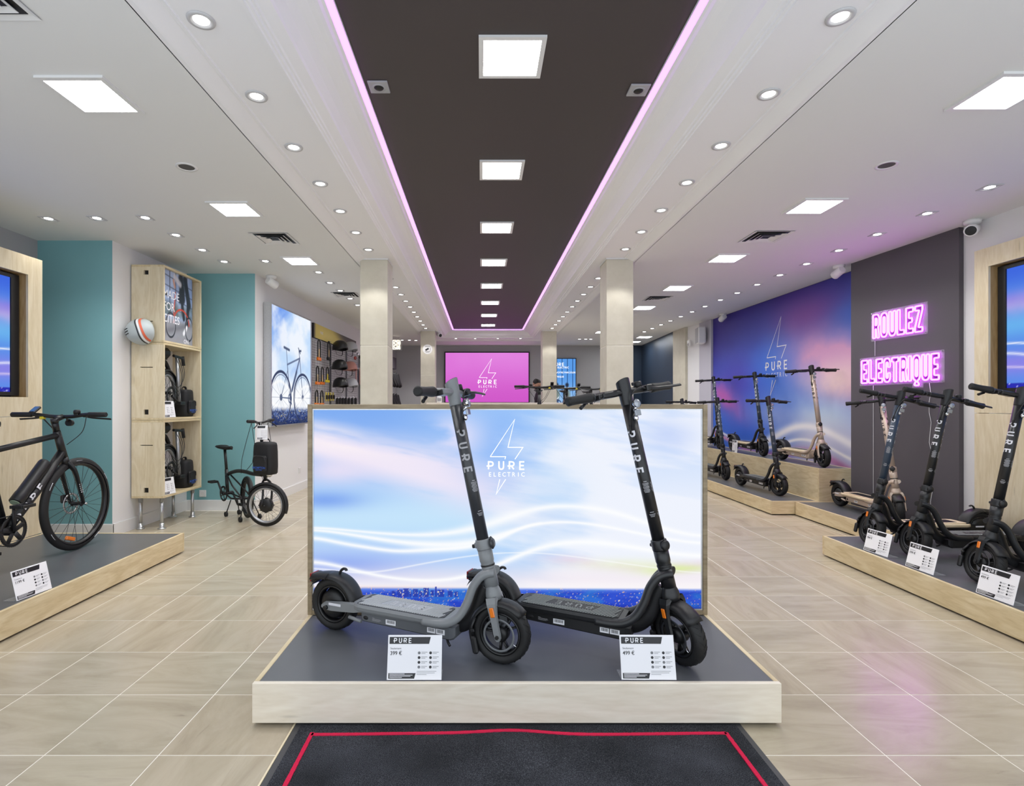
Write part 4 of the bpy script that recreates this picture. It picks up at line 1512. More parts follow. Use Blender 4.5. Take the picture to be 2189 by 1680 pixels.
def make_scooter(label, frame, stem, deck='rubber', letters='white_print', group=None, detail=True):
    fm, smt = M[frame], M[stem]
    t = thing('electric_scooter', label, 'scooter', (0, 0, 0), 0, group)
    # ---- deck
    hw = .082
    mb = MB()
    sec = [(-hw, .146), (-hw + .006, .137), (hw - .006, .137), (hw, .146), (hw + .002, .160), (hw - .004, .170), (-hw + .004, .170), (-hw - .002, .160)]
    rows = []
    for x, k in ((.150, .62), (.165, .86), (.19, .97), (.22, 1.0), (.57, 1.0), (.61, .97), (.635, .90), (.650, .72)):
        rows.append([(x, y * k, z) for y, z in sec])
    mb.strip(rows, smooth=False, close=True)
    mb.add(rows[0], [tuple(range(8))])
    mb.add(rows[-1], [tuple(range(7, -1, -1))])
    dk = mb.build('deck', M['matte_black'] if deck == 'wood' and frame != 'champagne' else fm, t)
    # raised mat
    if deck == 'wood':
        mb = MB()
        pl = [(.16, -.066), (.19, -.076), (.58, -.076), (.625, -.066), (.625, .066), (.58, .076), (.19, .076), (.16, .066)]
        mb.prism(pl, .1705, .178)
        mb.build('wood_board', M['wood_deck'], t)
        for sd in (-1, 1):
            MB().tube([(.14, sd * .075, .157), (.17, sd * .0865, .158), (.58, sd * .0865, .160), (.64, sd * .072, .163)], .011, n=8, flat=(1.3, .6), up=(0, 0, 1)).build('wood_edge', M['wood_deck'], t)
        MB().box(.22, .58, -.048, .048, .178, .1795).build('grip_mat', M['black'], t)
    else:
        pl = [(.175, -.062), (.20, -.070), (.585, -.070), (.625, -.055), (.625, .055), (.585, .070), (.20, .070), (.175, .062)]
        mtop = M['mat_light'] if frame == 'grey_metal' else M['mat_dark']
        MB().prism(pl, .1695, .1725).build('grip_mat', M['mat_groove'] if frame == 'grey_metal' else M['black'], t)
        if detail:
            rb = MB()
            for i in range(44):
                x0 = .150 + i * .0118
                # slanting ribs, leaving the lettered field in the middle free
                for y0, y1 in ((-.066, -.030), (-.030, .030), (.030, .066)):
                    if y0 == -.030 and .285 < x0 + .02 < .505:
                        continue
                    sh = lambda y: (y + .066) * .42
                    xa, xb = x0 + sh(y0), x0 + sh(y1)
                    if xa < .176 or xb > .618: continue
                    wd = .0064
                    rb.add([(xa, y0, .1722), (xa + wd, y0, .1722), (xb + wd, y1, .1722), (xb, y1, .1722), (xa + .001, y0, .1752), (xa + wd - .001, y0, .1752), (xb + wd - .001, y1, .1752), (xb + .001, y1, .1752)],
                           [(4, 5, 6, 7), (0, 1, 5, 4), (1, 2, 6, 5), (2, 3, 7, 6), (3, 0, 4, 7)])
            rb.build('grip_ribs', mtop, t, kind='stuff', fix=False)
            pm = MB()
            pm.prism([(.283, -.0295), (.308, .0295), (.534, .0295), (.509, -.0295)], .1722, .1742)
            pm.build('lettering_plate', M['mat_plate'] if frame == 'grey_metal' else M['black'], t)
            lt = MB()
            ls, w = pure_lines(1.35)
            hgt = .036
            strokes(lt, ls, .2, lambda a, b: (.497 - (a / w) * .172, -(-.019 + b * hgt), .1748), step=9)
            lt.build('deck_lettering', mtop, t, fix=False)
    # battery tray under the deck
    mb = MB()
    sec = [(-.066, .136), (-.066, .098), (-.056, .090), (.056, .090), (.066, .098), (.066, .136)]
    rows = []
    for x, dz, k in ((.200, 0, .95), (.206, 0, 1), (.655, -.012, 1), (.672, -.006, .96), (.680, .004, .84)):
        rows.append([(x, y * k, z if z > .13 else z + dz) for y, z in sec])
    mb.strip(rows, smooth=False, close=True)
    mb.add(rows[0], [tuple(range(6))])
    mb.add(rows[-1], [tuple(range(5, -1, -1))])
    bt = mb.build('battery_tray', M['grey_tray'] if frame == 'grey_metal' else (M['champagne'] if frame == 'champagne' else M['black']), t)
    if detail:
        for x0, w_, y_, pl in ((.335, .052, 0, 0), (.548, .040, 0, 0), (.592, .042, 0, 1)):
            st = MB().box(x0, x0 + w_, -.0672, -.0660, .100, .122)
            stk = st.build('barcode_sticker', M['paper'], bt)
            bc = MB()
            xx = x0 + .006
            q = 0
            while xx < x0 + w_ - .006:
                bw = (.0010, .0022, .0015, .0028)[q % 4]
                bc.add([(xx, -.0674, .107 if not pl else .106), (xx + bw, -.0674, .107 if not pl else .106), (xx + bw, -.0674, .120), (xx, -.0674, .120)], [(0, 1, 2, 3)])
                xx += bw + .0016
                q += 1
            o = bc.build('barcode', M['ink'], bt, fix=False, kind='stuff')
        MB().ball((.226, -.0655, .112), (.014, .004, .009)).build('charge_port_cap', M['rubber'], bt)
        lm = MB()
        for i, w_ in enumerate((.012, .045, .048, .040)):
            lm.add([(.262, -.0664, .118 - i * .004), (.262 + w_, -.0664, .118 - i * .004), (.262 + w_, -.0664, .1165 - i * .004), (.262, -.0664, .1165 - i * .004)], [(0, 1, 2, 3)])
        lm.build('small_print', M['grey_print'], bt, fix=False, kind='stuff')
    # rear arms
    for sd in (-1, 1):
        mb = MB()
        y0, y1 = (.048, .066)
        rows = []
        for x, zt, zb, yo in ((.215, .168, .136, .012), (.16, .168, .122, .004), (.09, .161, .114, 0), (.03, .154, .110, 0), (-.014, .149, .112, 0), (-.030, .140, .120, 0)):
            rows.append([(x, sd * (y0 + yo), zb), (x, sd * (y1 + yo), zb + .004), (x, sd * (y1 + yo), zt - .005), (x, sd * (y0 + yo), zt)])
        mb.strip(rows, smooth=False, close=True)
        mb.add(rows[0], [(0, 1, 2, 3)])
        mb.add(rows[-1], [(3, 2, 1, 0)])
        arm = mb.build('rear_arm', fm, t)
        MB().cyl((0, sd * .060, RW), (0, sd * .080, RW), .0105, n=12).build('axle_nut', M['black'], arm)
        if detail:
            MB().box(.015, .085, sd * .0665, sd * .0685, .140, .152, c=.002).build('reflector_strip', M['white_print'], arm)
    if detail:
        MB().tube([(.135, -.069, .103), (.205, -.071, .094)], .0085, n=8).build('cable_sleeve', fm, t)
    # curved front tubes
    for sd in (-1, 1):
        P = bezier_pts([(.53, sd * .072, .150), (.60, sd * .073, .150), (.655, sd * .069, .160), (.700, sd * .060, .192), (.733, sd * .050, .250), (.757, sd * .041, .318), (.788, sd * .033, .362), (.822, sd * .026, .380), (.842, sd * .018, .383)], 5)
        MB().tube(P, .0205, n=12, flat=(1.0, .82)).build('front_tube', fm, t)
    P = bezier_pts([(.56, 0, .126), (.64, 0, .122), (.70, 0, .140), (.745, 0, .190), (.775, 0, .27), (.80, 0, .315)], 5)
    MB().tube(P, .017, n=10, flat=(1.0, 2.0), up=(0, 1, 0)).build('under_tube', M['black'] if frame != 'champagne' else fm, t)
    # rear wheel, motor, mudguard, light
    def wheel(name, M0, hubr, hubm, spk, parent=t):
        tb, tr = MB(), MB()
        tyre_parts(tb, tr)
        w = tb.build(name, M['rubber'], parent, mtx=M0)
        tr.build('tread', M['rubber'], w, kind='stuff', fix=False)
        R = Matrix.Rotation(pi / 2, 4, 'X')
        MB().lathe([(.089, -.020), (.0905, -.024), (.082, -.024), (.078, -.016), (.078, .016), (.082, .024), (.0905, .024), (.089, .020)], R, n=40).build('rim', M['matte_black'], w)
        h = MB()
        h.lathe([(.0001, -.034), (hubr * .45, -.034), (hubr * .8, -.030), (hubr, -.018), (hubr, .018), (hubr * .8, .030), (hubr * .45, .034), (.0001, .034)], R, n=32)
        h.build('hub', M['black'], w)
        if spk:
            s5 = MB()
            for i in range(3):
                a = 2 * pi * i / 3 + .5
                for off in (-.16, .16):
                    p0 = (hubr * .7 * cos(a + off * .6), 0, hubr * .7 * sin(a + off * .6))
                    p1 = (.081 * cos(a + off * 1.6), 0, .081 * sin(a + off * 1.6))
                    s5.tube([p0, p1], .008, n=8, flat=(.7, 1.9), up=(-sin(a), 0, cos(a)))
            s5.build('spoke', M['matte_black'], w)
            MB().lathe([(.060, .0362), (.069, .0362), (.069, .0340), (.060, .0340)], R, n=36, closed=True).build('brake_ring', M['brake_grey'] if frame == 'grey_metal' else M['dark_stem'], w)
            MB().tube([(.050, -.030, -.035), (.058, -.033, -.045), (.066, -.034, -.052)], .0026, n=6).build('valve', M['chrome'], w)
        else:
            MB().lathe([(.052, -.0352), (.058, -.034), (.074, -.026), (.078, -.018)], R, n=36).build('motor_cover', M['black'], w)
        return w
    wheel('rear_wheel', Matrix.Translation((0, 0, RW)), .068, None, False)
    mb = MB()
    guard(mb, radians(8), radians(98), .1490, .052, n=14, cz=RW)
    a0, a1 = radians(98), radians(136)
    rows = []
    for i in range(6):
        f = i / 5
        x = -.0207 - .104 * f
        z = .2746 - .004 * f - .012 * f * f
        w = .052 - .010 * f
        rows.append([(x, -w, z - .020), (x, -w * .6, z - .003), (x, 0, z), (x, w * .6, z - .003), (x, w, z - .020), (x, w * .9, z - .026), (x, 0, z - .012 - .004 * f), (x, -w * .9, z - .026)])
    mb.strip(rows, close=True)
    mb.add(rows[-1], [tuple(range(8))])
    rows = []
    for i in range(8):
        a = radians(98) + radians(48) * i / 7
        r = .1485
        w = .050 - .006 * i / 7
        rows.append([(r * cos(a), -w, RW + r * sin(a) - .018), (r * cos(a), -w * .5, RW + r * sin(a) - .001), (r * cos(a), w * .5, RW + r * sin(a) - .001), (r * cos(a), w, RW + r * sin(a) - .018),
                     ((r - .004) * cos(a), w * .5, RW + (r - .004) * sin(a) - .001), ((r - .004) * cos(a), -w * .5, RW + (r - .004) * sin(a) - .001)])
    mb.strip(rows, close=True)
    rg = mb.build('rear_mudguard', M['black'], t)
    MB().box(-.131, -.123, -.032, .032, .222, .262, c=.003).build('tail_light', M['red_lens'], rg)
    MB().box(-.124, -.095, -.034, .034, .218, .262, c=.006).build('light_housing', M['black'], rg)
    MB().tube(bezier_pts([(.028, 0, .268), (.034, 0, .286), (.050, 0, .298), (.064, 0, .297), (.068, 0, .290)], 3), .0065, n=8).build('hook', M['black'], rg)
    # kick stand
    MB().tube([(.628, -.045, .092), (.648, -.060, .068), (.660, -.068, .060)], .0055, n=8).build('kickstand', M['black'], t)
    # ---- steering assembly, built in the axis frame
    wheel('front_wheel', AX0.copy(), .034, None, True)
    mb = MB()
    for sd in (-1, 1):
        rows = []
        for z, hx, y, th in ((.158, .026, .030, .016), (.135, .024, .046, .009), (.10, .0195, .0515, .006), (.05, .0155, .053, .005), (.012, .0165, .053, .005), (-.008, .0145, .053, .005), (-.0175, .0075, .053, .005)):
            rows.append([(-hx, sd * (y - th), z), (hx, sd * (y - th), z), (hx * .8, sd * (y + th), z), (-hx * .8, sd * (y + th), z)])
        mb.strip(rows, smooth=False, close=True)
        mb.add(rows[-1], [(3, 2, 1, 0)])
    mb.lathe([(.0001, .135), (.036, .140), (.040, .158), (.037, .175), (.031, .192), (.029, .20), (.0001, .20)], Matrix.Diagonal((.85, 1.05, 1, 1)), n=24)
    fk = mb.build('fork', fm, t, mtx=AX0.copy())
    for sd in (-1, 1):
        MB().cyl((0, sd * .056, 0), (0, sd * .0655, 0), .0085, n=6).build('axle_nut', M['black'], fk)
        MB().box(-.010, .010, sd * .0565, sd * .0635, .082, .122, c=.003).build('side_reflector', M['orange'], fk)
    mb = MB()
    guard(mb, radians(42) - RAKE, radians(205) - RAKE, .1425, .044, n=16)
    MB_ = mb.build('front_mudguard', M['black'], t, mtx=AX0.copy())
    mb = MB()
    mb.box(-.124, -.098, -.060, -.036, -.062, .012, c=.007)
    mb.tube([(-.110, -.046, .01), (-.110, -.046, .050), (-.088, -.038, .085)], .006, n=8)
    mb.box(-.116, -.098, -.056, -.042, .028, .042, c=.003)
    mb.build('brake_caliper', M['black'], t, mtx=AX0.copy())
    mb = MB()
    mb.lathe([(.0001, .197), (.030, .197), (.0295, .265), (.0290, .268), (.0290, .30), (.031, .305), (.0315, .358), (.0001, .358)], None, n=28)
    ht = mb.build('head_tube', fm, t, mtx=AX0.copy())
    MB().lathe([(.0302, .283), (.0306, .284), (.0306, .2895), (.0302, .2905)], None, n=28).build('dark_ring', M['black'], ht)
    mb = MB()
    mb.lathe([(.0001, .352), (.0325, .353), (.0335, .358), (.0335, .392), (.0325, .397), (.0001, .398)], None, n=28)
    mb.box(-.040, -.020, -.012, .012, .362, .388, c=.004)
    cl = mb.build('folding_clamp', fm, t, mtx=AX0.copy())
    MB().cyl((-.052, 0, .372), (-.034, 0, .372), .0085, n=12).build('hinge_pin', M['black'], cl)
    mb = MB()
    mb.lathe([(.0001, 0), (.016, 0), (.0215, .004), (.022, .011), (.017, .016), (.0001, .017)], Matrix.Translation((.034, -.006, .376)) @ Matrix.Rotation(pi / 2, 4, 'Y'), n=18)
    mb.box(.034, .045, -.010, .002, .350, .404, c=.004)
    mb.build('clamp_lever', M['black'] if frame != 'grey_metal' else M['dark_stem'], cl)
    mb = MB()
    rS = .0262
    mb.lathe([(.0001, .395), (rS, .395), (rS, .99), (.0001, .99)], None, n=32)
    sm = mb.build('stem', smt, t, mtx=AX0.copy())
    # lettering on both sides of the stem
    for sd in (-1, 1):
        ls, w = pure_lines(1.62)
        hgt = .0335
        az = radians(76)

        def wrap(a, b, sd=sd):
            # right side reads downwards, left side upwards; letter tops point forward
            zz = .872 - a / w * .184 if sd < 0 else .688 + a / w * .184
            th = sd * (az - (b - .5) * hgt / rS)
            return ((rS + .0006) * cos(th), (rS + .0006) * sin(th), zz)
        for i, ch in enumerate('PURE'):
            lt = MB()
            strokes(lt, [[(x + i * 1.62, y) for x, y in ln] for ln in PURE[ch]], .23, wrap, step=.14)
            lt.build('stem_letter', M[letters], sm, fix=False)
    if detail:
        sp = MB()
        def onst(az0, z0, wdt, hh):
            k = 4
            vs = []
            for i in range(k + 1):
                th = az0 + (i / k - .5) * wdt / rS
                vs += [((rS + .0005) * cos(th), (rS + .0005) * sin(th), z0), ((rS + .0005) * cos(th), (rS + .0005) * sin(th), z0 - hh)]
            sp.add(vs, [(2 * i, 2 * i + 2, 2 * i + 3, 2 * i + 1) for i in range(k)])
        for az0 in (radians(-42), radians(35)):
            onst(az0, .652, .014, .003)
            for i in range(9):
                onst(az0, .644 - i * .0048, .026 - .006 * (i % 3 == 2), .0022)
            onst(az0, .520, .016, .0028)
            for i in range(3):
                onst(az0, .511 - i * .005, .026 - .005 * i, .0020)
        sp.build('small_print', M['grey_print'], sm, fix=False, kind='stuff')
    mb = MB()
    # head block with slanted display top
    mb.lathe([(.0001, .985), (.0268, .985), (.0275, .99), (.0285, 1.03), (.030, 1.065)], None, n=28)
    rows = []
    for i in range(28):
        a = 2 * pi * i / 28
        rows.append((.030 * cos(a), .030 * sin(a), 1.065))
    top = [(.0305 * cos(2 * pi * i / 28), .0305 * sin(2 * pi * i / 28), 1.094 + .011 * cos(2 * pi * i / 28)) for i in range(28)]
    mb.strip([rows, top], close=True)
    sh = mb.build('stem_head', fm if frame != 'champagne' else M['black'], t, mtx=AX0.copy())
    MB().add([(x * .97, y * .97, z + .001) for x, y, z in top], [tuple(range(28))]).build('display', M['black'], sh)
    # handlebar
    mb = MB()
    mb.tube([(-.028, -.285, 1.046), (-.018, -.16, 1.046), (-.004, -.06, 1.046), (0, 0, 1.046), (-.004, .06, 1.046), (-.018, .16, 1.046), (-.028, .285, 1.046)], .0155, n=12)
    mb.box(-.030, .012, -.125, -.045, 1.030, 1.058, c=.006)
    hb = mb.build('handlebar', fm if frame == 'grey_metal' else M['matte_black'], t, mtx=AX0.copy())
    for sd in (-1, 1):
        a, b = Vector((-.0185, sd * .165, 1.046)), Vector((-.0285, sd * .292, 1.046))
        P = [a.lerp(b, f) for f in (0, .03, .12, .3, .5, .7, .85, .96, 1.0)]
        MB().tube(P, [.018, .022, .022, .0205, .0190, .0190, .0200, .0210, .015], n=14).build('grip', M['rubber'], hb)
        MB().cyl(a + Vector((0, -sd * .010, 0)), a, .0175, n=16).build('grip_collar', M['dark_stem'], hb)
    MB().box(-.030, .020, -.158, -.150, 1.026, 1.050, c=.003).build('throttle', M['black'], hb)
    MB().tube([(-.045, -.185, 1.030), (-.050, -.205, 1.016), (-.048, -.215, 1.010)], .008, n=8).build('thumb_lever', M['black'], hb)
    mb = MB()
    mb.box(-.014, .030, .105, .140, 1.030, 1.062, c=.005)
    mb.tube(bezier_pts([(.020, .12, 1.045), (.040, .15, 1.040), (.046, .20, 1.037), (.040, .27, 1.036), (.036, .295, 1.037)], 4), .0065, n=8, flat=(.7, 1.2))
    mb.build('brake_lever', M['matte_black'], hb)
    mb = MB()
    mb.lathe([(.0001, .028), (.016, .027), (.019, .022), (.0195, 0), (.0001, 0)], Matrix.Translation((-.006, .085, 1.057)), n=18)
    mb.box(-.030, -.010, .070, .082, 1.07, 1.085, c=.003)
    mb.build('bell', M['black'], hb)
    # headlight
    mb = MB()
    mb.lathe([(.0001, -.022), (.010, -.022), (.017, -.008), (.0195, .004), (.0185, .009)], Matrix.Translation((.055, 0, .985)) @ Matrix.Rotation(pi / 2 - .08, 4, 'Y'), n=22)
    mb.tube([(.024, 0, .955), (.04, 0, .962), (.05, 0, .975)], .007, n=8)
    hl = mb.build('headlight', M['chrome'], t, mtx=AX0.copy())
    MB().lathe([(.0001, .013), (.009, .0125), (.018, .008)], Matrix.Translation((.055, 0, .985)) @ Matrix.Rotation(pi / 2 - .08, 4, 'Y'), n=20).build('lens', M['glass_lens'], hl)
    mb = MB()
    mb.box(.046, .056, -.016, .016, .932, .958, c=.002)
    mb.build('reflector', M['glass_lens'], hl)
    MB().ball((.034, 0, .925), (.010, .011, .015)).build('bracket_bolt', M['chrome'], hl)
    P = bezier_pts([(.022, .10, 1.046), (.046, .05, 1.052), (.050, -.004, 1.030), (.046, -.024, .985), (.034, -.030, .94), (.022, -.028, .91), (.014, -.026, .885)], 6)
    cb = MB().tube(P, .0030, n=7).build('brake_cable', M['black'], t, mtx=AX0.copy())
    MB().tube([(.014, -.0265, .90), (.010, -.0275, .86)], .0085, n=8, flat=(.6, 1)).build('cable_port', M['rubber'], cb)
    if stem in ('navy_metal', 'champagne'):
        pass
    return t


M['mat_light'] = mat('light_grey_deck_rubber', RGB(186, 188, 190), 0.6)
M['mat_groove'] = mat('deck_groove', RGB(72, 74, 78), 0.7)
M['mat_plate'] = mat('deck_lettering_field', RGB(164, 166, 170), 0.55)
M['mat_dark'] = mat('grey_green_deck_rubber', RGB(128, 132, 130), 0.6)
M['grey_tray'] = mat('grey_battery_tray', RGB(92, 95, 99), 0.45)
M['metal_dark'] = mat('near_black_metal', RGB(27, 28, 30), 0.36)


def place_scooter(t, front, heading, z, steer):
    """front: wheel contact point; heading and steer in degrees"""
    a = radians(heading)
    t.location = (front[0] - WB * cos(a), front[1] - WB * sin(a), z)
    t.rotation_euler = (0, 0, a)
    S = AX0 @ Matrix.Rotation(radians(steer), 4, 'Z')
    for ch in COL.objects:
        if ch.parent == t and ch.name.split('.')[0] in STEER:
            ch.matrix_basis = S


def clone_scooter(src, label, group=None):
    c = copy_tree(src)
    c['label'] = label
    if group: c['group'] = group
    return c


ZT = .1681
G = .0016
s_grey = make_scooter('light grey electric scooter with charcoal stem, left of the two on the middle stage', 'grey_metal', 'dark_stem', 'rubber', 'grey_print')
place_scooter(s_grey, (.085, 2.30), -23.5, ZT, 3)
s_black = make_scooter('black electric scooter with turned handlebar, right of the two on the middle stage', 'metal_dark', 'metal_dark', 'rubber', 'white_print')
place_scooter(s_black, (.835, 2.285), -26.5, ZT, -38)
s_b4 = clone_scooter(s_black, 'black electric scooter behind the second price card of the right stage')
place_scooter(s_b4, (3.12, 3.90), 181, .1625 + G, 88)
s_b5 = clone_scooter(s_black, 'black electric scooter cut off by the right edge, nearest on the right stage')
place_scooter(s_b5, (3.08, 3.32), 181, .1625 + G, 88)
s_navy = make_scooter('navy blue electric scooter with wooden deck, farthest of three on the right stage', 'metal_dark', 'navy_metal', 'wood', 'white_print')
place_scooter(s_navy, (3.06, 4.25), 183, .1625 + G, 84)
s_ch = make_scooter('champagne electric scooter with pale wooden deck under the neon words', 'champagne', 'champagne', 'wood', 'ink')
place_scooter(s_ch, (3.885, 5.05), -92, .1545 + G, -28)
o = clone_scooter(s_ch, 'champagne electric scooter with pale wooden deck on the upper tier by the mural')
place_scooter(o, (4.0, 6.345), -90, .5275 + G, -7)
o = clone_scooter(s_navy, 'navy scooter with wooden deck in the middle of the upper tier')
place_scooter(o, (3.998, 7.70), -89, .5275 + G, -7)
o = clone_scooter(s_navy, 'navy scooter at the far left end of the upper tier by the mural')
place_scooter(o, (3.94, 8.97), -89, .5275 + G, -7)
s_n2 = make_scooter('navy scooter with black deck at the near end of the lower tier, bar turned', 'metal_dark', 'navy_metal', 'rubber', 'white_print')
place_scooter(s_n2, (3.60, 6.56), -87, .1575 + G, 9)
o = clone_scooter(s_n2, 'navy scooter with black deck behind the first one on the lower tier')
place_scooter(o, (3.575, 7.95), -86, .1575 + G, -7)
o = clone_scooter(s_n2, 'dark scooter far on the lower tier, only its handlebar above the light box')
place_scooter(o, (3.52, 9.25), -86, .1575 + G, 8)
# ---------------------------------------------------------------- bicycles
M['bike_black'] = mat('satin_black_bike_paint', RGB(24, 24, 26), 0.36)
M['spoke'] = mat('dark_spoke_steel', RGB(52, 52, 54), 0.3, metal=0.6)
M['navy_lens'] = mat('bike_display_glass', RGB(60, 78, 120), 0.1, coat=1.0)
M['yellow'] = mat('yellow_plastic', RGB(214, 196, 40), 0.4)
M['cap_green'] = mat('pale_green_battery_cap', RGB(150, 172, 150), 0.3)
RY = Matrix.Rotation(pi / 2, 4, 'X')


def bike_wheel(t, name, c, r, w, rimh=.022, spokes=28, hub=.018, disc=None, motor=0, rim_mat='bike_black', sw=.0014, yaw=None):
    """tyre object with rim, spokes and hub as sub-parts; c = (x, z)"""
    Mx = yaw if yaw is not None else Matrix.Translation((c[0], 0, c[1]))
    mb = MB()
    prof = [(r - w * .95 + w * .95 * max(0, cos(a)) ** .8 * 1.0, w * .62 * sin(a)) for a in [-pi / 2 + pi * i / 10 for i in range(11)]]
    mb.lathe(prof, RY, n=56)
    ty = mb.build(name, M['rubber'], t, mtx=Mx)
    ri = r - w * .95
    MB().lathe([(ri, -w * .5), (ri + .004, -w * .56), (ri - rimh * .6, -w * .50), (ri - rimh, -w * .2), (ri - rimh, w * .2), (ri - rimh * .6, w * .50), (ri + .004, w * .56), (ri, w * .5)], RY, n=56).build('rim', M[rim_mat], ty)
    h = MB()
    hw = .040 if not motor else .036
    if motor:
        h.lathe([(.0001, -hw), (motor * .5, -hw), (motor * .92, -hw * .8), (motor, -hw * .5), (motor, hw * .5), (motor * .92, hw * .8), (motor * .5, hw), (.0001, hw)], RY, n=28)
        for i in range(8):
            a = 2 * pi * i / 8
            h.box(-.006, .006, -hw * .55, hw * .55, motor - .004, motor + .006, Matrix.Rotation(a, 4, 'Y'))
    else:
        h.lathe([(.0001, -hw), (hub, -hw), (hub * 1.2, -hw + .006), (hub * .75, -hw + .012), (hub * .75, hw - .012), (hub * 1.2, hw - .006), (hub, hw), (.0001, hw)], RY, n=18)
    h.cyl((0, -.058, 0), (0, .058, 0), .006, n=10)
    h.build('hub', M['black'], ty)
    s = MB()
    hr = motor * .97 if motor else hub * 1.05
    for i in range(spokes):
        a = 2 * pi * i / spokes
        sd = 1 if i % 2 else -1
        b = a + (.42 if (i // 2) % 2 else -.42) * (1 if not motor else .5)
        s.cyl((hr * cos(b), sd * hw * .72, hr * sin(b)), ((ri - rimh * .8) * cos(a), 0, (ri - rimh * .8) * sin(a)), sw, n=4, caps=False)
    s.build('spokes', M['spoke'], ty, kind='stuff', fix=False)
    if disc:
        d = MB()
        d.lathe([(.080, disc - .001), (.080, disc + .001), (.064, disc + .001), (.064, disc - .001)], RY @ Matrix.Rotation(pi, 4, 'X') if False else RY, n=36, closed=True)
        for i in range(6):
            a = 2 * pi * i / 6
            d.tube([(.020 * cos(a), -disc, .020 * sin(a)), (.066 * cos(a + .5), -disc, .066 * sin(a + .5))], .003, n=5, flat=(.4, 1.2), up=(0, 1, 0))
        d.build('brake_disc', M['steel'], ty)
    return ty


def frame_tube(t, name, P, r, material='bike_black', flat=None, up=None):
    return MB().tube(P, r, n=14, flat=flat, up=up).build(name, M[material], t)


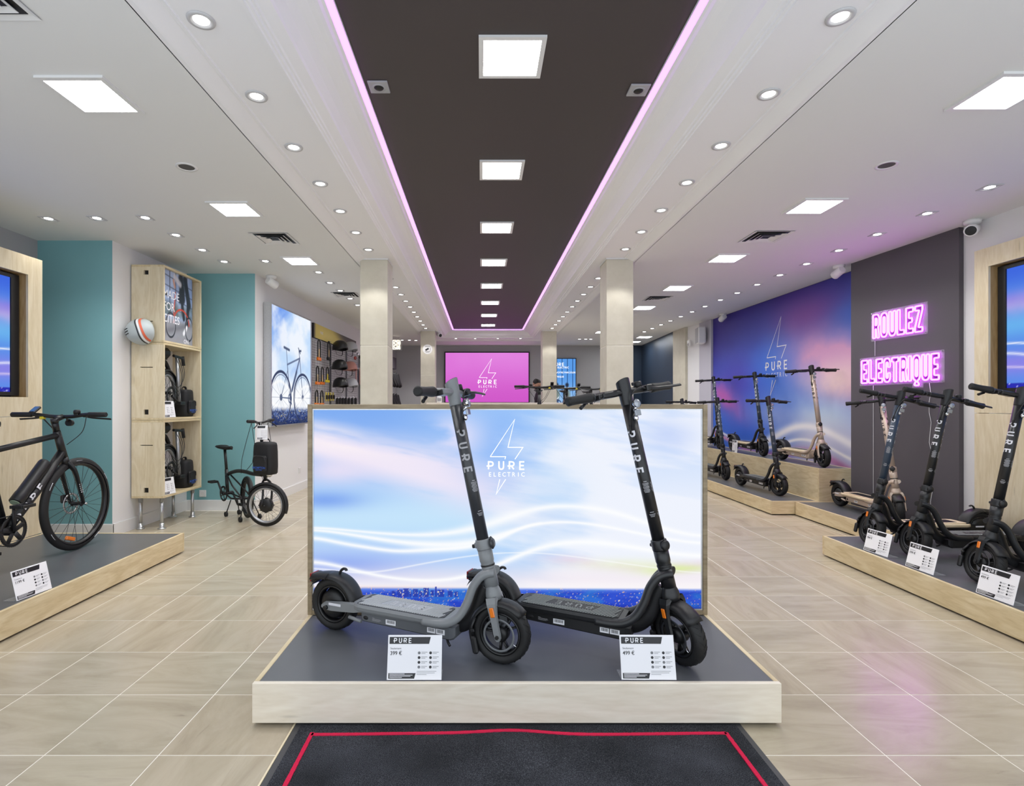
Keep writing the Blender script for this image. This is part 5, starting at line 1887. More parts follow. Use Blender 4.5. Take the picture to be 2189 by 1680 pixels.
def make_ebike(label):
    t = thing('electric_bicycle', label, 'bicycle')
    r = .347
    bike_wheel(t, 'rear_wheel', (0, r), r, .040, disc=-.045)
    fw = bike_wheel(t, 'front_wheel', (1.06, r), r, .040, disc=-.045)
    MB().box(-.045, .045, -.026, -.006, -.014, .014, Matrix.Translation((-.09, 0, -.245)) @ Matrix.Rotation(.35, 4, 'Y'), c=.005).build('spoke_reflector', M['orange'], fw)
    for a in (.55, 2.6, -1.0, -2.5, 1.6):
        MB().tube([((r - .001) * cos(a + d), -.0215 - .0008, (r - .022) * sin(a + d)) if False else ((r - .020) * cos(a + d), -.0252, (r - .020) * sin(a + d)) for d in (-.09, -.045, 0, .045, .09)], .0035, n=5, flat=(1, .25), up=(0, 1, 0)).build('tyre_stripe', M['white_print'], fw)
    bb = (.44, 0, .282)
    st = (.30, 0, .80)
    hd = (.875, 0, .875)
    hb = (.925, 0, .725)
    fr = MB()
    fr.tube([st, (.58, 0, .8365), hd], [.019, .020, .021], n=14)
    fr.tube([bb, (.68, 0, .50), (.915, 0, .755)], [.030, .031, .029], n=14, flat=(1, .86))
    fr.tube([bb, st, (.288, 0, .845)], [.020, .0185, .018], n=14)
    fr.tube([(.862, 0, .905), (.93, 0, .705)], [.024, .027], n=16)
    fr.cyl((.44, -.045, .282), (.44, .045, .282), .030, n=18)
    fr.build('frame', M['bike_black'], t)
    for sd in (-1, 1):
        MB().tube([(.41, sd * .035, .285), (.30, sd * .055, .300), (0, sd * .062, r)], [.012, .011, .010], n=10).build('chain_stay', M['bike_black'], t)
        MB().tube([(.31, sd * .018, .77), (.20, sd * .045, .62), (0, sd * .062, r)], [.011, .010, .009], n=10).build('seat_stay', M['bike_black'], t)
    # fork
    mb = MB()
    mb.tube([(.928, 0, .712), (.948, 0, .655)], [.027, .030], n=16)
    for sd in (-1, 1):
        mb.tube(bezier_pts([(.945, sd * .012, .672), (.962, sd * .040, .628), (.982, sd * .052, .575), (1.035, sd * .052, .42), (1.06, sd * .052, r)], 4), [.026, .025, .024, .023, .022, .021, .020, .019, .018, .017, .016, .015, .014, .0135, .013, .0125, .012][:17], n=12, flat=(1.0, .62), up=(0, 1, 0))
    fk = mb.build('fork', M['bike_black'], t)
    for sd in (-1, 1):
        for i in range(5):
            z = .50 - i * .015
            x = 1.0075 + (.50 - z) * .33
            MB().box(x - .011, x + .011, sd * .0635, sd * .0655, z - .0035, z + .0035, Matrix.Identity(4)).build('white_mark', M['white_print'], fk)
    MB().cyl((1.06, -.062, r), (1.06, -.074, r), .011, .007, n=12).build('axle_cap', M['chrome'], fk)
    mb = MB()
    mb.box(.985, 1.035, .052, .075, .36, .42, c=.008)
    mb.build('brake_caliper', M['black'], fk)
    # stem, spacers, bar
    mb = MB()
    mb.cyl((.862, 0, .902), (.842, 0, .982), .0215, n=16)
    mb.cyl((.846, 0, .965), (.838, 0, .998), .024, n=16)
    mb.tube([(.842, 0, .985), (.915, 0, 1.008)], .020, n=12)
    sm = mb.build('stem', M['bike_black'], t)
    mb = MB()
    mb.tube(bezier_pts([(.885, -.335, 1.024), (.90, -.19, 1.024), (.918, -.075, 1.010), (.918, 0, 1.008), (.918, .075, 1.010), (.90, .19, 1.024), (.885, .335, 1.024)], 5), .0142, n=12)
    hbar = mb.build('handlebar', M['bike_black'], t)
    for sd in (-1, 1):
        MB().tube([(.897, sd * .205, 1.024), (.895, sd * .212, 1.024), (.884, sd * .34, 1.024), (.8835, sd * .345, 1.024)], [.0165, .0185, .0185, .014], n=14).build('grip', M['rubber'], hbar)
        mb = MB()
        mb.box(.895, .925, sd * .160, sd * .190, 1.004, 1.030, c=.005)
        mb.tube(bezier_pts([(.922, sd * .165, 1.010), (.945, sd * .20, 1.000), (.950, sd * .27, .994), (.945, sd * .335, .990)], 4), .0065, n=8, flat=(.7, 1.3))
        mb.build('brake_lever', M['bike_black'], hbar)
    mb = MB()
    mb.lathe([(.0001, .030), (.018, .028), (.0225, .018), (.022, 0), (.0001, 0)], Matrix.Translation((.905, -.115, 1.030)), n=18)
    mb.box(.890, .925, -.130, -.100, 1.018, 1.034, c=.003)
    mb.build('bell', M['black'], hbar)
    dm = Matrix.Translation((.885, .175, 1.058)) @ Matrix.Rotation(-.6, 4, 'Y')
    d = MB().box(-.038, .038, -.022, .022, -.008, .008, dm, c=.004).build('display', M['black'], hbar)
    MB().box(-.030, .030, -.018, .018, .008, .0092, dm).build('screen', M['navy_lens'], d)
    MB().box(.895, .925, .125, .155, .990, 1.012, c=.004).build('bell_yellow_tag', M['yellow'], hbar)
    mb = MB()
    mb.cyl((.935, -.03, .965), (.965, -.03, .960), .026, .022, n=18)
    mb.tube([(.918, -.03, 1.0), (.93, -.03, .975)], .007, n=8)
    mb.build('front_lamp', M['black'], hbar)
    for k, (a, b) in enumerate((((.93, -.165, 1.005), (.945, -.01, .80)), ((.93, .165, 1.005), (.955, .02, .78)), ((.915, .14, 1.0), (.94, .012, .82)))):
        mid = Vector(a).lerp(Vector(b), .5) + Vector((.055, 0, -.01 - .015 * k))
        MB().tube(bezier_pts([a, mid, b], 8), .0026, n=6).build('cable', M['black'], t)
    # battery along the down tube
    dv = (Vector((.915, 0, .755)) - Vector(bb)).normalized()
    nv = Vector((-dv.z, 0, dv.x))
    B = Matrix((( dv.x, 0, nv.x, .44 + dv.x * .17 + nv.x * .068), (0, 1, 0, 0), (dv.z, 0, nv.z, .282 + dv.z * .17 + nv.z * .068), (0, 0, 0, 1)))
    mb = MB()
    mb.tube([(0, 0, 0), (.006, 0, 0), (.07, 0, 0), (.08, 0, 0), (.33, 0, 0), (.345, 0, 0), (.352, 0, 0)], [.034, .040, .040, .037, .037, .033, .024], n=20)
    ba = mb.build('battery', M['matte_black'], t, mtx=B)
    MB().box(0, .34, -.018, .018, -.046, -.030, c=.004).build('battery_mount', M['black'], ba)
    MB().cyl((-.004, 0, 0), (.001, 0, 0), .030, n=18).build('end_cap', M['cap_green'], ba)
    lw = .285
    ls, w = pure_lines(1.55)
    for i, ch in enumerate('PURE'):
        for sd in (-1, 1):
            lt = MB()
            def fn(a, b, sd=sd):
                s_ = .085 + (a / w if sd < 0 else 1 - a / w) * lw
                p = Vector(bb) + dv * s_ + nv * ((b - .5) * .036)
                yy = math.sqrt(max(0, .0272 ** 2 * (1 - ((b - .5) * .036 / .032) ** 2))) + .0012
                return (p.x, sd * yy, p.z)
            strokes(lt, [[(x + i * 1.55, y) for x, y in ln] for ln in PURE[ch]], .22, fn, step=.2)
            lt.build('frame_letter', M['white_print'], t, fix=False)
    # drive train
    mb = MB()
    R = Matrix.Translation((.44, 0, .282)) @ RY
    mb.lathe([(.100, .050), (.100, .054), (.076, .054), (.076, .050)], R, n=48, closed=True)
    for i in range(5):
        a = 2 * pi * i / 5 + .4
        p = lambda q, o=0: (.44 + q * cos(a), -.052, .282 + q * sin(a))
        mb.tube([p(.015), p(.082)], .014, n=8, flat=(.3, 1.2), up=(0, 1, 0))
    for i in range(46):
        a = 2 * pi * i / 46
        mb.box(-.003, .003, -.054, -.051, .099, .104, Matrix.Translation((.44, 0, .282)) @ Matrix.Rotation(a, 4, 'Y'))
    mb.build('chainring', M['black'], t)
    for sd, dz in ((-1, 1), (1, -1)):
        mb = MB()
        mb.tube([(.44, sd * .058, .282), (.44 - .02 * dz, sd * .070, .282 + dz * .165)], [.016, .011], n=10, flat=(.6, 1.0), up=(0, 1, 0))
        cr = mb.build('crank_arm', M['black'], t)
        pm = MB()
        px0, pz = .44 - .02 * dz, .282 + dz * .165
        for b in ((-.05, .05, .0, .012), (-.05, .05, .078, .09), (-.05, -.038, .012, .078), (.038, .05, .012, .078)):
            pm.box(px0 + b[0], px0 + b[1], sd * (.085 + b[2]), sd * (.085 + b[3]), pz - .010, pz + .010, c=.002)
        pm.cyl((px0, sd * .070, pz), (px0, sd * .172, pz), .009, n=10)
        pd = pm.build('pedal', M['black'], t)
    mb = MB()
    ch = []
    for i in range(20):
        a = pi / 2 + pi * -i / 19
        ch.append((.44 + .101 * cos(a), -.052, .282 + .101 * sin(a)))
    for i in range(14):
        a = -pi / 2 - pi * i / 13
        ch.append((.036 * cos(a), -.052, r + .036 * sin(a)))
    mb.tube(ch, .0045, n=6, closed=True, flat=(1, .7))
    mb.build('chain', M['spoke'], t)
    MB().lathe([(.0001, .045), (.040, .045), (.040, .055), (.0001, .055)], Matrix.Translation((0, 0, r)) @ RY, n=22).build('sprocket', M['spoke'], t)
    # saddle
    MB().tube([(.29, 0, .84), (.255, 0, .97)], .0138, n=12).build('seat_post', M['bike_black'], t)
    mb = MB()
    rows = []
    for x, hw, z in ((.11, .045, .998), (.125, .072, 1.003), (.18, .070, 1.0), (.25, .045, .994), (.32, .026, .992), (.385, .018, .990), (.40, .008, .986)):
        rows.append([(x, -hw, z - .012), (x, -hw * .8, z), (x, 0, z + .005), (x, hw * .8, z), (x, hw, z - .012), (x, hw * .6, z - .030), (x, -hw * .6, z - .030)])
    mb.strip(rows, close=True)
    mb.add(rows[0], [tuple(range(7))])
    mb.add(rows[-1], [tuple(range(6, -1, -1))])
    mb.build('saddle', M['rubber'], t)
    MB().tube([(.05, .06, .33), (.10, .11, .15), (.13, .15, .006)], .007, n=8).build('kickstand', M['black'], t)
    return t


eb = make_ebike('large matte black electric bicycle standing on the left stage')
eb.location = (-3.07, 3.06, .1638)
eb.rotation_euler = (0, 0, pi / 2)
RZ = .49
stage('plywood stage behind the light box carrying bicycles', .40, 2.45, 6.9, 9.85, RZ, 'birch')
for (x_, y_, hd_, lb_) in ((.88, 8.40, -95, 'black bicycle behind the light box, left of three, handlebar before the pink screen edge'),
                           (1.33, 8.85, -95, 'black bicycle behind the light box, middle of three, before the far right pillar'),
                           (1.78, 9.30, -95, 'black bicycle behind the light box, right of three, beside the near right pillar')):
    o = copy_tree(eb)
    o['label'] = lb_
    o.location, o.rotation_euler = (x_, y_, RZ - .0012), (0, 0, radians(hd_))


# ---- small folding bicycle parked by the teal wall
M['bag'] = mat('black_nylon_bag', RGB(22, 22, 25), 0.7, bump=0.2, nscale=200)
M['blue_print'] = mat('blue_bag_print', RGB(52, 96, 190), 0.5)
M['silver_rim'] = mat('silver_rim', RGB(178, 180, 184), 0.3, metal=0.7)


def bag_parts(t, x, y, z, w, d, h, rotz=0.0, as_part=True):
    """soft front bag with pocket, handle and blue lettering"""
    Mx = Matrix.Translation((x, y, z)) @ Matrix.Rotation(rotz, 4, 'Z')
    mb = MB()
    rows = []
    for f, k in ((0, .88), (.04, .97), (.25, 1.0), (.7, .98), (.9, .94), (.97, .88), (1, .7)):
        a, b = w / 2 * k, d / 2 * k
        row = []
        for i in range(20):
            q = 2 * pi * i / 20
            ex = lambda c: math.copysign(abs(c) ** .45, c)
            row.append(tuple(Mx @ Vector((a * ex(cos(q)), b * ex(sin(q)), h * f))))
        rows.append(row)
    mb.strip(rows, close=True)
    mb.add(rows[0], [tuple(range(19, -1, -1))])
    mb.add(rows[-1], [tuple(range(20))])
    return mb, Mx


def finish_bag(body, Mx, w, d, h):
    mb = MB().box(-w * .36, w * .36, -d / 2 - .028, -d / 2 + .004, h * .10, h * .60, Mx, c=.016)
    mb.build('pocket', M['bag'], body)
    MB().tube([Mx @ Vector(p) for p in bezier_pts([(-w * .33, -d / 2 - .024, h * .40), (-w * .25, -d / 2 - .030, h * .55), (0, -d / 2 - .031, h * .59), (w * .25, -d / 2 - .030, h * .55), (w * .33, -d / 2 - .024, h * .40)], 4)], .004, n=6).build('zip', M['spoke'], body)
    MB().tube([Mx @ Vector(p) for p in bezier_pts([(-w * .22, 0, h * .97), (-w * .18, 0, h * 1.07), (0, 0, h * 1.10), (w * .18, 0, h * 1.07), (w * .22, 0, h * .97)], 4)], .008, n=6, flat=(1.4, .6)).build('handle', M['bag'], body)
    tx = MB()
    for s, zz, hh in (('BROMPTON', .20, .030), ('ELECTRIC', .145, .018)):
        vs, fs = text_geo(s, hh, .012, 'CENTER')
        tx.add([tuple(Mx @ Vector((px_ * .98, -d / 2 - .0292, h * zz + pz_))) for px_, pz_, _ in vs], fs)
    tx.build('bag_lettering', M['blue_print'], body, fix=False, kind='stuff')


def make_folder(label):
    t = thing('folding_bicycle', label, 'bicycle')
    r = .218
    # rear wheel swung forward under the frame, at the origin
    yaw = Matrix.Translation((0, .03, r + .012)) @ Matrix.Rotation(-.25, 4, 'Z')
    bike_wheel(t, 'rear_wheel', (0, r), r, .034, spokes=28, yaw=yaw, rim_mat='bike_black', sw=.0012)
    yaw = Matrix.Translation((.505, -.03, r)) @ Matrix.Rotation(.55, 4, 'Z')
    bike_wheel(t, 'front_wheel', (.5, r), r, .034, spokes=28, yaw=yaw, motor=.072, rim_mat='silver_rim', sw=.0012)
    frame_tube(t, 'main_tube', bezier_pts([(-.40, 0, .455), (-.30, 0, .490), (-.15, 0, .520), (.02, 0, .525), (.18, 0, .515), (.37, 0, .520)], 5), .021)
    frame_tube(t, 'seat_tube', [(-.385, 0, .24), (-.40, 0, .36), (-.415, 0, .52)], .019)
    frame_tube(t, 'seat_post', [(-.41, 0, .49), (-.455, 0, .76)], .0155)
    mb = MB()
    for sd in (-1, 1):
        mb.tube([(-.38, sd * .03, .245), (-.20, sd * .052, .215), (0, .03 + sd * .055, r + .01)], .010, n=10)
        mb.tube([(-.36, sd * .02, .46), (-.19, sd * .045, .36), (0, .03 + sd * .055, r + .01)], .009, n=10)
    mb.build('rear_triangle', M['bike_black'], t)
    # saddle
    mb = MB()
    rows = []
    for x, hw, z in ((-.555, .045, .785), (-.545, .072, .790), (-.49, .070, .786), (-.42, .045, .778), (-.36, .027, .780), (-.30, .019, .786), (-.283, .008, .784)):
        rows.append([(x, -hw, z - .014), (x, -hw * .8, z), (x, 0, z + .005), (x, hw * .8, z), (x, hw, z - .014), (x, hw * .6, z - .034), (x, -hw * .6, z - .034)])
    mb.strip(rows, close=True)
    mb.add(rows[0], [tuple(range(7))])
    mb.add(rows[-1], [tuple(range(6, -1, -1))])
    mb.build('saddle', M['rubber'], t)
    # fork, mudguards, steering column
    ax = Vector((.34, 0, 1.0)) - Vector((.47, 0, .26))
    mb = MB()
    for sd in (-1, 1):
        mb.tube(bezier_pts([(.435, sd * .012, .475), (.452, sd * .045, .44), (.475, sd * .05, .36), (.505, -.03 + sd * .05, r)], 4), .0115, n=10)
    mb.cyl((.395, 0, .62), (.437, 0, .46), .019, n=14)
    mb.build('fork', M['bike_black'], t)
    frame_tube(t, 'steering_column', [(.400, 0, .60), (.37, 0, .80), (.325, 0, 1.07)], .0165)
    MB().box(.383, .425, -.03, .03, .575, .62, c=.006).build('hinge_clamp', M['spoke'], t)
    mb = MB()
    guard(mb, radians(-20), radians(150), r + .022, .024, n=16)
    g_ = mb.build('front_mudguard', M['black'], t, mtx=yaw.copy())
    mb = MB()
    guard(mb, radians(10), radians(200), r + .022, .024, n=16)
    mb.build('rear_mudguard', M['black'], t, mtx=Matrix.Translation((0, .03, r + .012)) @ Matrix.Rotation(-.25, 4, 'Z'))
    mb = MB()
    mb.tube(bezier_pts([(.335, -.27, 1.005), (.34, -.15, 1.0), (.325, -.06, .985), (.322, 0, .982), (.325, .06, .985), (.34, .15, 1.0), (.335, .27, 1.005)], 4), .0125, n=10)
    hb = mb.build('handlebar', M['bike_black'], t, mtx=Matrix.Translation((.322, 0, .085)) @ Matrix.Rotation(.6, 4, 'Z') @ Matrix.Translation((-.322, 0, 0)))
    for sd in (-1, 1):
        MB().tube([(.338, sd * .16, 1.0), (.338, sd * .165, 1.0), (.334, sd * .275, 1.005), (.333, sd * .28, 1.005)], [.014, .0175, .0175, .012], n=12).build('grip', M['rubber'], hb)
        MB().tube(bezier_pts([(.345, sd * .13, .995), (.375, sd * .16, .975), (.385, sd * .20, .955), (.385, sd * .25, .935)], 4), .006, n=8).build('brake_lever', M['black'], hb)
    for k in range(4):
        sd = 1 if k % 2 else -1
        a, b = Vector((.322 - sd * .03, sd * .11, 1.07)), Vector((.42, sd * .02, .47 + .02 * k))
        if k > 1: b = Vector((-.05, sd * .015, .50))
        md = a.lerp(b, .55) + Vector((.05 - .06 * (k > 1), sd * .03, -.06))
        MB().tube(bezier_pts([a, md, b], 7), .0028, n=6).build('cable', M['black'], t)
    # drive train
    mb = MB()
    mb.lathe([(.088, .046), (.088, .050), (.066, .050), (.066, .046)], Matrix.Translation((-.385, 0, .25)) @ RY, n=36, closed=True)
    for i in range(5):
        a = 2 * pi * i / 5
        mb.tube([(-.385 + .01 * cos(a), -.048, .25 + .01 * sin(a)), (-.385 + .07 * cos(a), -.048, .25 + .07 * sin(a))], .009, n=6, flat=(.4, 1), up=(0, 1, 0))
    mb.cyl((-.385, -.06, .25), (-.385, .06, .25), .02, n=14)
    mb.build('chainring', M['black'], t)
    for sd, dx, dz in ((-1, -.09, .135), (1, .09, -.135)):
        MB().tube([(-.385, sd * .06, .25), (-.385 + dx, sd * .072, .25 + dz)], [.014, .010], n=8).build('crank_arm', M['black'], t)
        pm = MB()
        cx, cz = -.385 + dx, .25 + dz
        for b in ((-.045, .045, 0, .010), (-.045, .045, .07, .08), (-.045, -.035, .01, .07), (.035, .045, .01, .07)):
            pm.box(cx + b[0], cx + b[1], sd * (.085 + b[2]), sd * (.085 + b[3]), cz - .012, cz + .012, c=.002)
        pm.cyl((cx, sd * .07, cz), (cx, sd * .16, cz), .008, n=8)
        pm.build('pedal', M['black'], t)
    # little transport wheels
    for x, y in ((-.30, -.06), (-.30, .09), (.10, -.10), (.10, .12)):
        mb = MB()
        mb.cyl((x, y - .011, .028), (x, y + .011, .028), .0275, n=18)
        mb.build('roller', M['rubber'], t)
        MB().tube([(x, y, .03), (x + (.05 if x < 0 else -.03), y * .5, .19)], .006, n=6).build('roller_arm', M['black'], t)
    # lamp
    mb = MB()
    mb.ball((.535, -.01, .535), (.026, .028, .026))
    mb.tube([(.44, 0, .47), (.50, -.005, .52)], .006, n=6)
    lp = mb.build('front_lamp', M['chrome'], t)
    mb, Mx = bag_parts(t, .455, -.01, .535, .24, .15, .335, pi / 2 - 1.2)
    bg = mb.build('front_bag', M['bag'], t)
    finish_bag(bg, Mx, .24, .15, .335)
    return t


fb = make_folder('black folding bicycle with a black bag on the tiles before the teal wall')
fb.location = (-2.60, 5.96, .0008)
fb.rotation_euler = (0, 0, radians(-39))


def make_folded(label, seat='black'):
    """the same kind of bicycle folded into a packet, seen inside the cabinet; local x = width (0.36), y depth, z up"""
    t = thing('folded_bicycle', label, 'bicycle')
    r = .205
    for k, (y, nm, x) in enumerate(((.055, 'front_wheel', .0), (-.045, 'rear_wheel', .02))):
        yaw = Matrix.Translation((x, y, r + .02)) @ Matrix.Rotation(.18 - .1 * k, 4, 'Z')
        bike_wheel(t, nm, (0, 0), r, .032, spokes=20, yaw=yaw, motor=.06 if k == 0 else 0, rim_mat='silver_rim' if k else 'bike_black', sw=.0014)
    frame_tube(t, 'main_tube', bezier_pts([(-.15, .0, .30), (-.08, .0, .46), (.05, .0, .52), (.12, -.01, .44)], 5), .020)
    frame_tube(t, 'seat_tube', [(-.06, .01, .10), (-.05, .01, .55)], .019)
    frame_tube(t, 'steering_column', [(.185, -.09, .12), (.13, -.09, .56)], .0165, 'silver_rim')
    frame_tube(t, 'handlebar', bezier_pts([(.05, -.10, .57), (.13, -.10, .565), (.21, -.10, .555), (.235, -.10, .52)], 4), .0125)
    MB().tube([(.225, -.10, .575), (.245, -.10, .49)], .017, n=10).build('grip', M['rubber'], t)
    mb = MB()
    rows = []
    for x, hw, z in ((-.16, .045, .575), (-.15, .07, .58), (-.09, .068, .578), (-.02, .042, .572), (.05, .022, .574), (.10, .010, .57)):
        rows.append([(x, -hw, z - .014), (x, -hw * .8, z), (x, 0, z + .005), (x, hw * .8, z), (x, hw, z - .014), (x, hw * .6, z - .034), (x, -hw * .6, z - .034)])
    mb.strip(rows, close=True)
    mb.add(rows[0], [tuple(range(6))] if False else [tuple(range(7))])
    mb.add(rows[-1], [tuple(range(6, -1, -1))])
    mb.build('saddle', M['rubber'] if seat == 'black' else M['teal'], t)
    MB().lathe([(.085, .09), (.085, .094), (.062, .094), (.062, .09)], Matrix.Translation((.02, 0, .20)) @ RY, n=30, closed=True).build('chainring', M['black'], t)
    MB().tube([(.02, -.10, .20), (.14, -.105, .13)], .012, n=8).build('crank_arm', M['black'], t)
    MB().box(.10, .19, -.15, -.105, .115, .145, c=.003).build('pedal', M['black'], t)
    mb = MB()
    guard(mb, radians(20), radians(170), r + .018, .022, n=12, cx=.02, cz=r + .02)
    mb.build('mudguard', M['black'], t, mtx=Matrix.Translation((0, -.045, 0)))
    for k in range(3):
        MB().tube(bezier_pts([(.18 - .05 * k, -.11, .55), (.22 - .03 * k, -.125, .40), (.12, -.115, .28 - .04 * k), (.0, -.10, .35)], 5), .003, n=6).build('cable', M['black'], t)
    MB().box(-.06, .08, -.07, .07, .545, .64, c=.03).build('folded_hinge_block', M['black'], t)
    return t
# ---------------------------------------------------------------- price cards
def price_card(label, loc, rotz, price=None, lean=14, w=.217, h=.166, mirror=False, brand=True, holder=True, portrait=False, group=None, icons=True):
    """card in a clear stand; local x right, y back, z up, origin at the lower left front corner"""
    t = thing('price_card', label, 'sign', loc, rotz, group)
    L = Matrix.Translation((0, 0, .003)) @ Matrix.Rotation(-radians(lean), 4, 'X')
    MB().box(0, w, 0, .003, 0, h, c=.0008).build('card', M['paper'], t, mtx=L)
    y = -.0006
    hb = .026 * h / .166
    MB().add([(.006, y, h - .007 - hb), (w * .76, y, h - .007 - hb), (w * .79, y, h - .007), (.006, y, h - .007)], [(0, 1, 2, 3)]).build('header_band', M['ink'], t, mtx=L, fix=False)
    MB().add([(.006, y, .005), (w * .50, y, .005), (w * .525, y, .025 * h / .166), (.006, y, .025 * h / .166)], [(0, 1, 2, 3)]).build('footer_band', M['ink'], t, mtx=L, fix=False)
    y2 = -.0012
    sp = MB()
    if brand:
        mb = MB()
        add_pure(mb, .024 * w / .217, h - .0075 - hb * .80, hb * .62, y2, t=.2, gap=1.22)
        mb.build('brand_lettering', M['paper'], t, mtx=L, fix=False, kind='stuff')
        add_text(sp, 'Seulement', .010, h - .053, .0105, y2)
        mb = MB()
        add_text(mb, price, .010, h - .074, .0205, y2, bold=.006, xs=.95)
        mb.build('price_lettering', M['grey_ink'] if False else M['ink'], t, mtx=L, fix=False, kind='stuff')
    if icons:
        cols_ = (.545, .755) if not portrait else (.36, .68)
        for c in cols_:
            for r in range(4):
                x, z = c * w + .008, h * (.60 - .105 * r)
                ic = MB()
                rr = .0054 * w / .217
                ic.prism([(rr * cos(2 * pi * i / 12), rr * sin(2 * pi * i / 12)) for i in range(12)], 0, .0004, Matrix.Translation((x, y, z)) @ Matrix.Rotation(pi / 2, 4, 'X'))
                o = ic.build('icon', M['ink'] if (r + (c > .6)) % 3 else M['grey_ink'], t, mtx=L, fix=False)
                for k, wd in enumerate((.024, .016)):
                    sp.add([(x + .009, y2, z + .002 - k * .005), (x + .009 + wd * w / .217, y2, z + .002 - k * .005), (x + .009 + wd * w / .217, y2, z + .0034 - k * .005), (x + .009, y2, z + .0034 - k * .005)], [(0, 1, 2, 3)])
        for k, wd in enumerate((.36, .33, .18)):
            sp.add([(w * .545, y2, h * .19 - k * .006), (w * (.545 + wd), y2, h * .19 - k * .006), (w * (.545 + wd), y2, h * .19 + .0012 - k * .006), (w * .545, y2, h * .19 + .0012 - k * .006)], [(0, 1, 2, 3)])
    sp.build('small_print', M['grey_ink'], t, mtx=L, fix=False, kind='stuff')
    fp = MB()
    for k, wd in enumerate((.06, .092, .084, .05)):
        wd *= w / .217
        zz = .0215 - k * .0042
        fp.add([(.010, y2, zz * h / .166), (.010 + wd, y2, zz * h / .166), (.010 + wd, y2, (zz + .0016) * h / .166), (.010, y2, (zz + .0016) * h / .166)], [(0, 1, 2, 3)])
    fp.build('footer_print', M['paper'], t, mtx=L, fix=False, kind='stuff')
    if holder:
        MB().box(0, w, .004, .085, 0, .003, c=.0008).build('acrylic_foot', M['clear_sheet'], t)
    return t


g = 'price cards on the stages'
price_card('white price card reading 399 on the middle stage, left one', (-.375, 2.148, .1672), 0, '399 €', group=g)
price_card('white price card reading 499 on the middle stage, right one', (.556, 2.150, .1672), radians(-.6), '499 €', group=g)
price_card('white price card reading 799, farthest of three on the right stage', (2.885, 4.10, .1632), -pi / 2 + .10, '799 €', group=g)
price_card('white price card reading 599, middle of three on the right stage', (2.885, 3.695, .1632), -pi / 2 + .05, '599 €', group=g)
price_card('white price card reading 499, nearest of three on the right stage', (2.885, 3.168, .1632), -pi / 2 + .03, '499 €', group=g)
price_card('white price card reading 1199 at the edge of the left stage', (-2.585, 3.02, .1632), pi / 2 - .12, '1199 €', group=g)
price_card('small price card on the upper tier beside the navy scooter', (3.868, 8.38, .5282), -pi / 2, '799 €', w=.17, h=.19, holder=False, lean=3, group=g)

# ---------------------------------------------------------------- floor mat
k = NT('charcoal_pile')
tc = k.n('ShaderNodeTexCoord')
n1 = k.n('ShaderNodeTexNoise', i_Scale=420.0, i_Detail=3.0)
n2 = k.n('ShaderNodeTexNoise', i_Scale=3.5, i_Detail=5.0)
k.l(tc.outputs['Object'], n1.inputs['Vector'])
k.l(tc.outputs['Object'], n2.inputs['Vector'])
r1 = k.ramp(n1.outputs['Fac'], [(0.32, RGB(34, 35, 38)), (0.55, RGB(70, 72, 77)), (0.78, RGB(128, 131, 136))])
r2 = k.ramp(n2.outputs['Fac'], [(0.35, (0.55, 0.55, 0.56, 1)), (0.7, (1.15, 1.15, 1.2, 1))])
mx = k.n('ShaderNodeMixRGB', blend_type='MULTIPLY')
mx.inputs[0].default_value = 1.0
k.l(r1.outputs[0], mx.inputs[1])
k.l(r2.outputs[0], mx.inputs[2])
k.l(mx.outputs[0], k.b.inputs['Base Color'])
k.b.inputs['Roughness'].default_value = 0.95
k.b.inputs['Specular IOR Level'].default_value = 0.1
k.bump(n1.outputs['Fac'], 0.9, 0.006)
M['pile'] = k.m
M['red_pile'] = mat('raspberry_red_pile', RGB(206, 40, 76), 0.95, spec=0.1, noise=0.15, nscale=300, bump=0.6)
M['mat_rubber'] = mat('grey_mat_rubber', RGB(72, 72, 74), 0.7)
t = thing('floor_mat', 'charcoal entrance mat with a raspberry red border line', 'mat', (.145, 1.5, 0))
MB().box(-.875, .875, -.9, .645, .0003, .004, c=.002).build('rubber_border', M['mat_rubber'], t)
nx_, ny_ = 60, 46
vs, fs = [], []
for j in range(ny_ + 1):
    for i in range(nx_ + 1):
        x, y = -.85 + 1.70 * i / nx_, -.875 + 1.50 * j / ny_
        vs.append((x, y, .0075 + .0015 * sin(x * 5 + y * 3) * sin(y * 4 + 1) + .0006 * random.random()))
fs = [(j * (nx_ + 1) + i, j * (nx_ + 1) + i + 1, (j + 1) * (nx_ + 1) + i + 1, (j + 1) * (nx_ + 1) + i) for j in range(ny_) for i in range(nx_)]
vs2 = []
pm = MB().add(vs, fs, None, True)
e = [(-.85, -.875), (.85, -.875), (.85, .625), (-.85, .625)]
for a, b in zip(e, e[1:] + e[:1]):
    pm.add([(*a, .003), (*b, .003), (*b, .0075), (*a, .0075)], [(0, 1, 2, 3)])
pm.build('pile', M['pile'], t, fix=False)
tf = MB()
for i in range(9000):
    x, y = random.uniform(-.845, .845), random.uniform(-.3, .62)
    h_ = random.uniform(.0015, .0035)
    a = random.uniform(0, pi)
    w_ = .0018
    dx, dy = w_ * cos(a), w_ * sin(a)
    z = .0072
    lx, ly = random.uniform(-.002, .002), random.uniform(-.002, .002)
    tf.add([(x - dx, y - dy, z), (x + dx, y + dy, z), (x + lx, y + ly, z + h_)], [(0, 1, 2)])
tf.build('tufts', M['pile'], t, kind='stuff', fix=False)


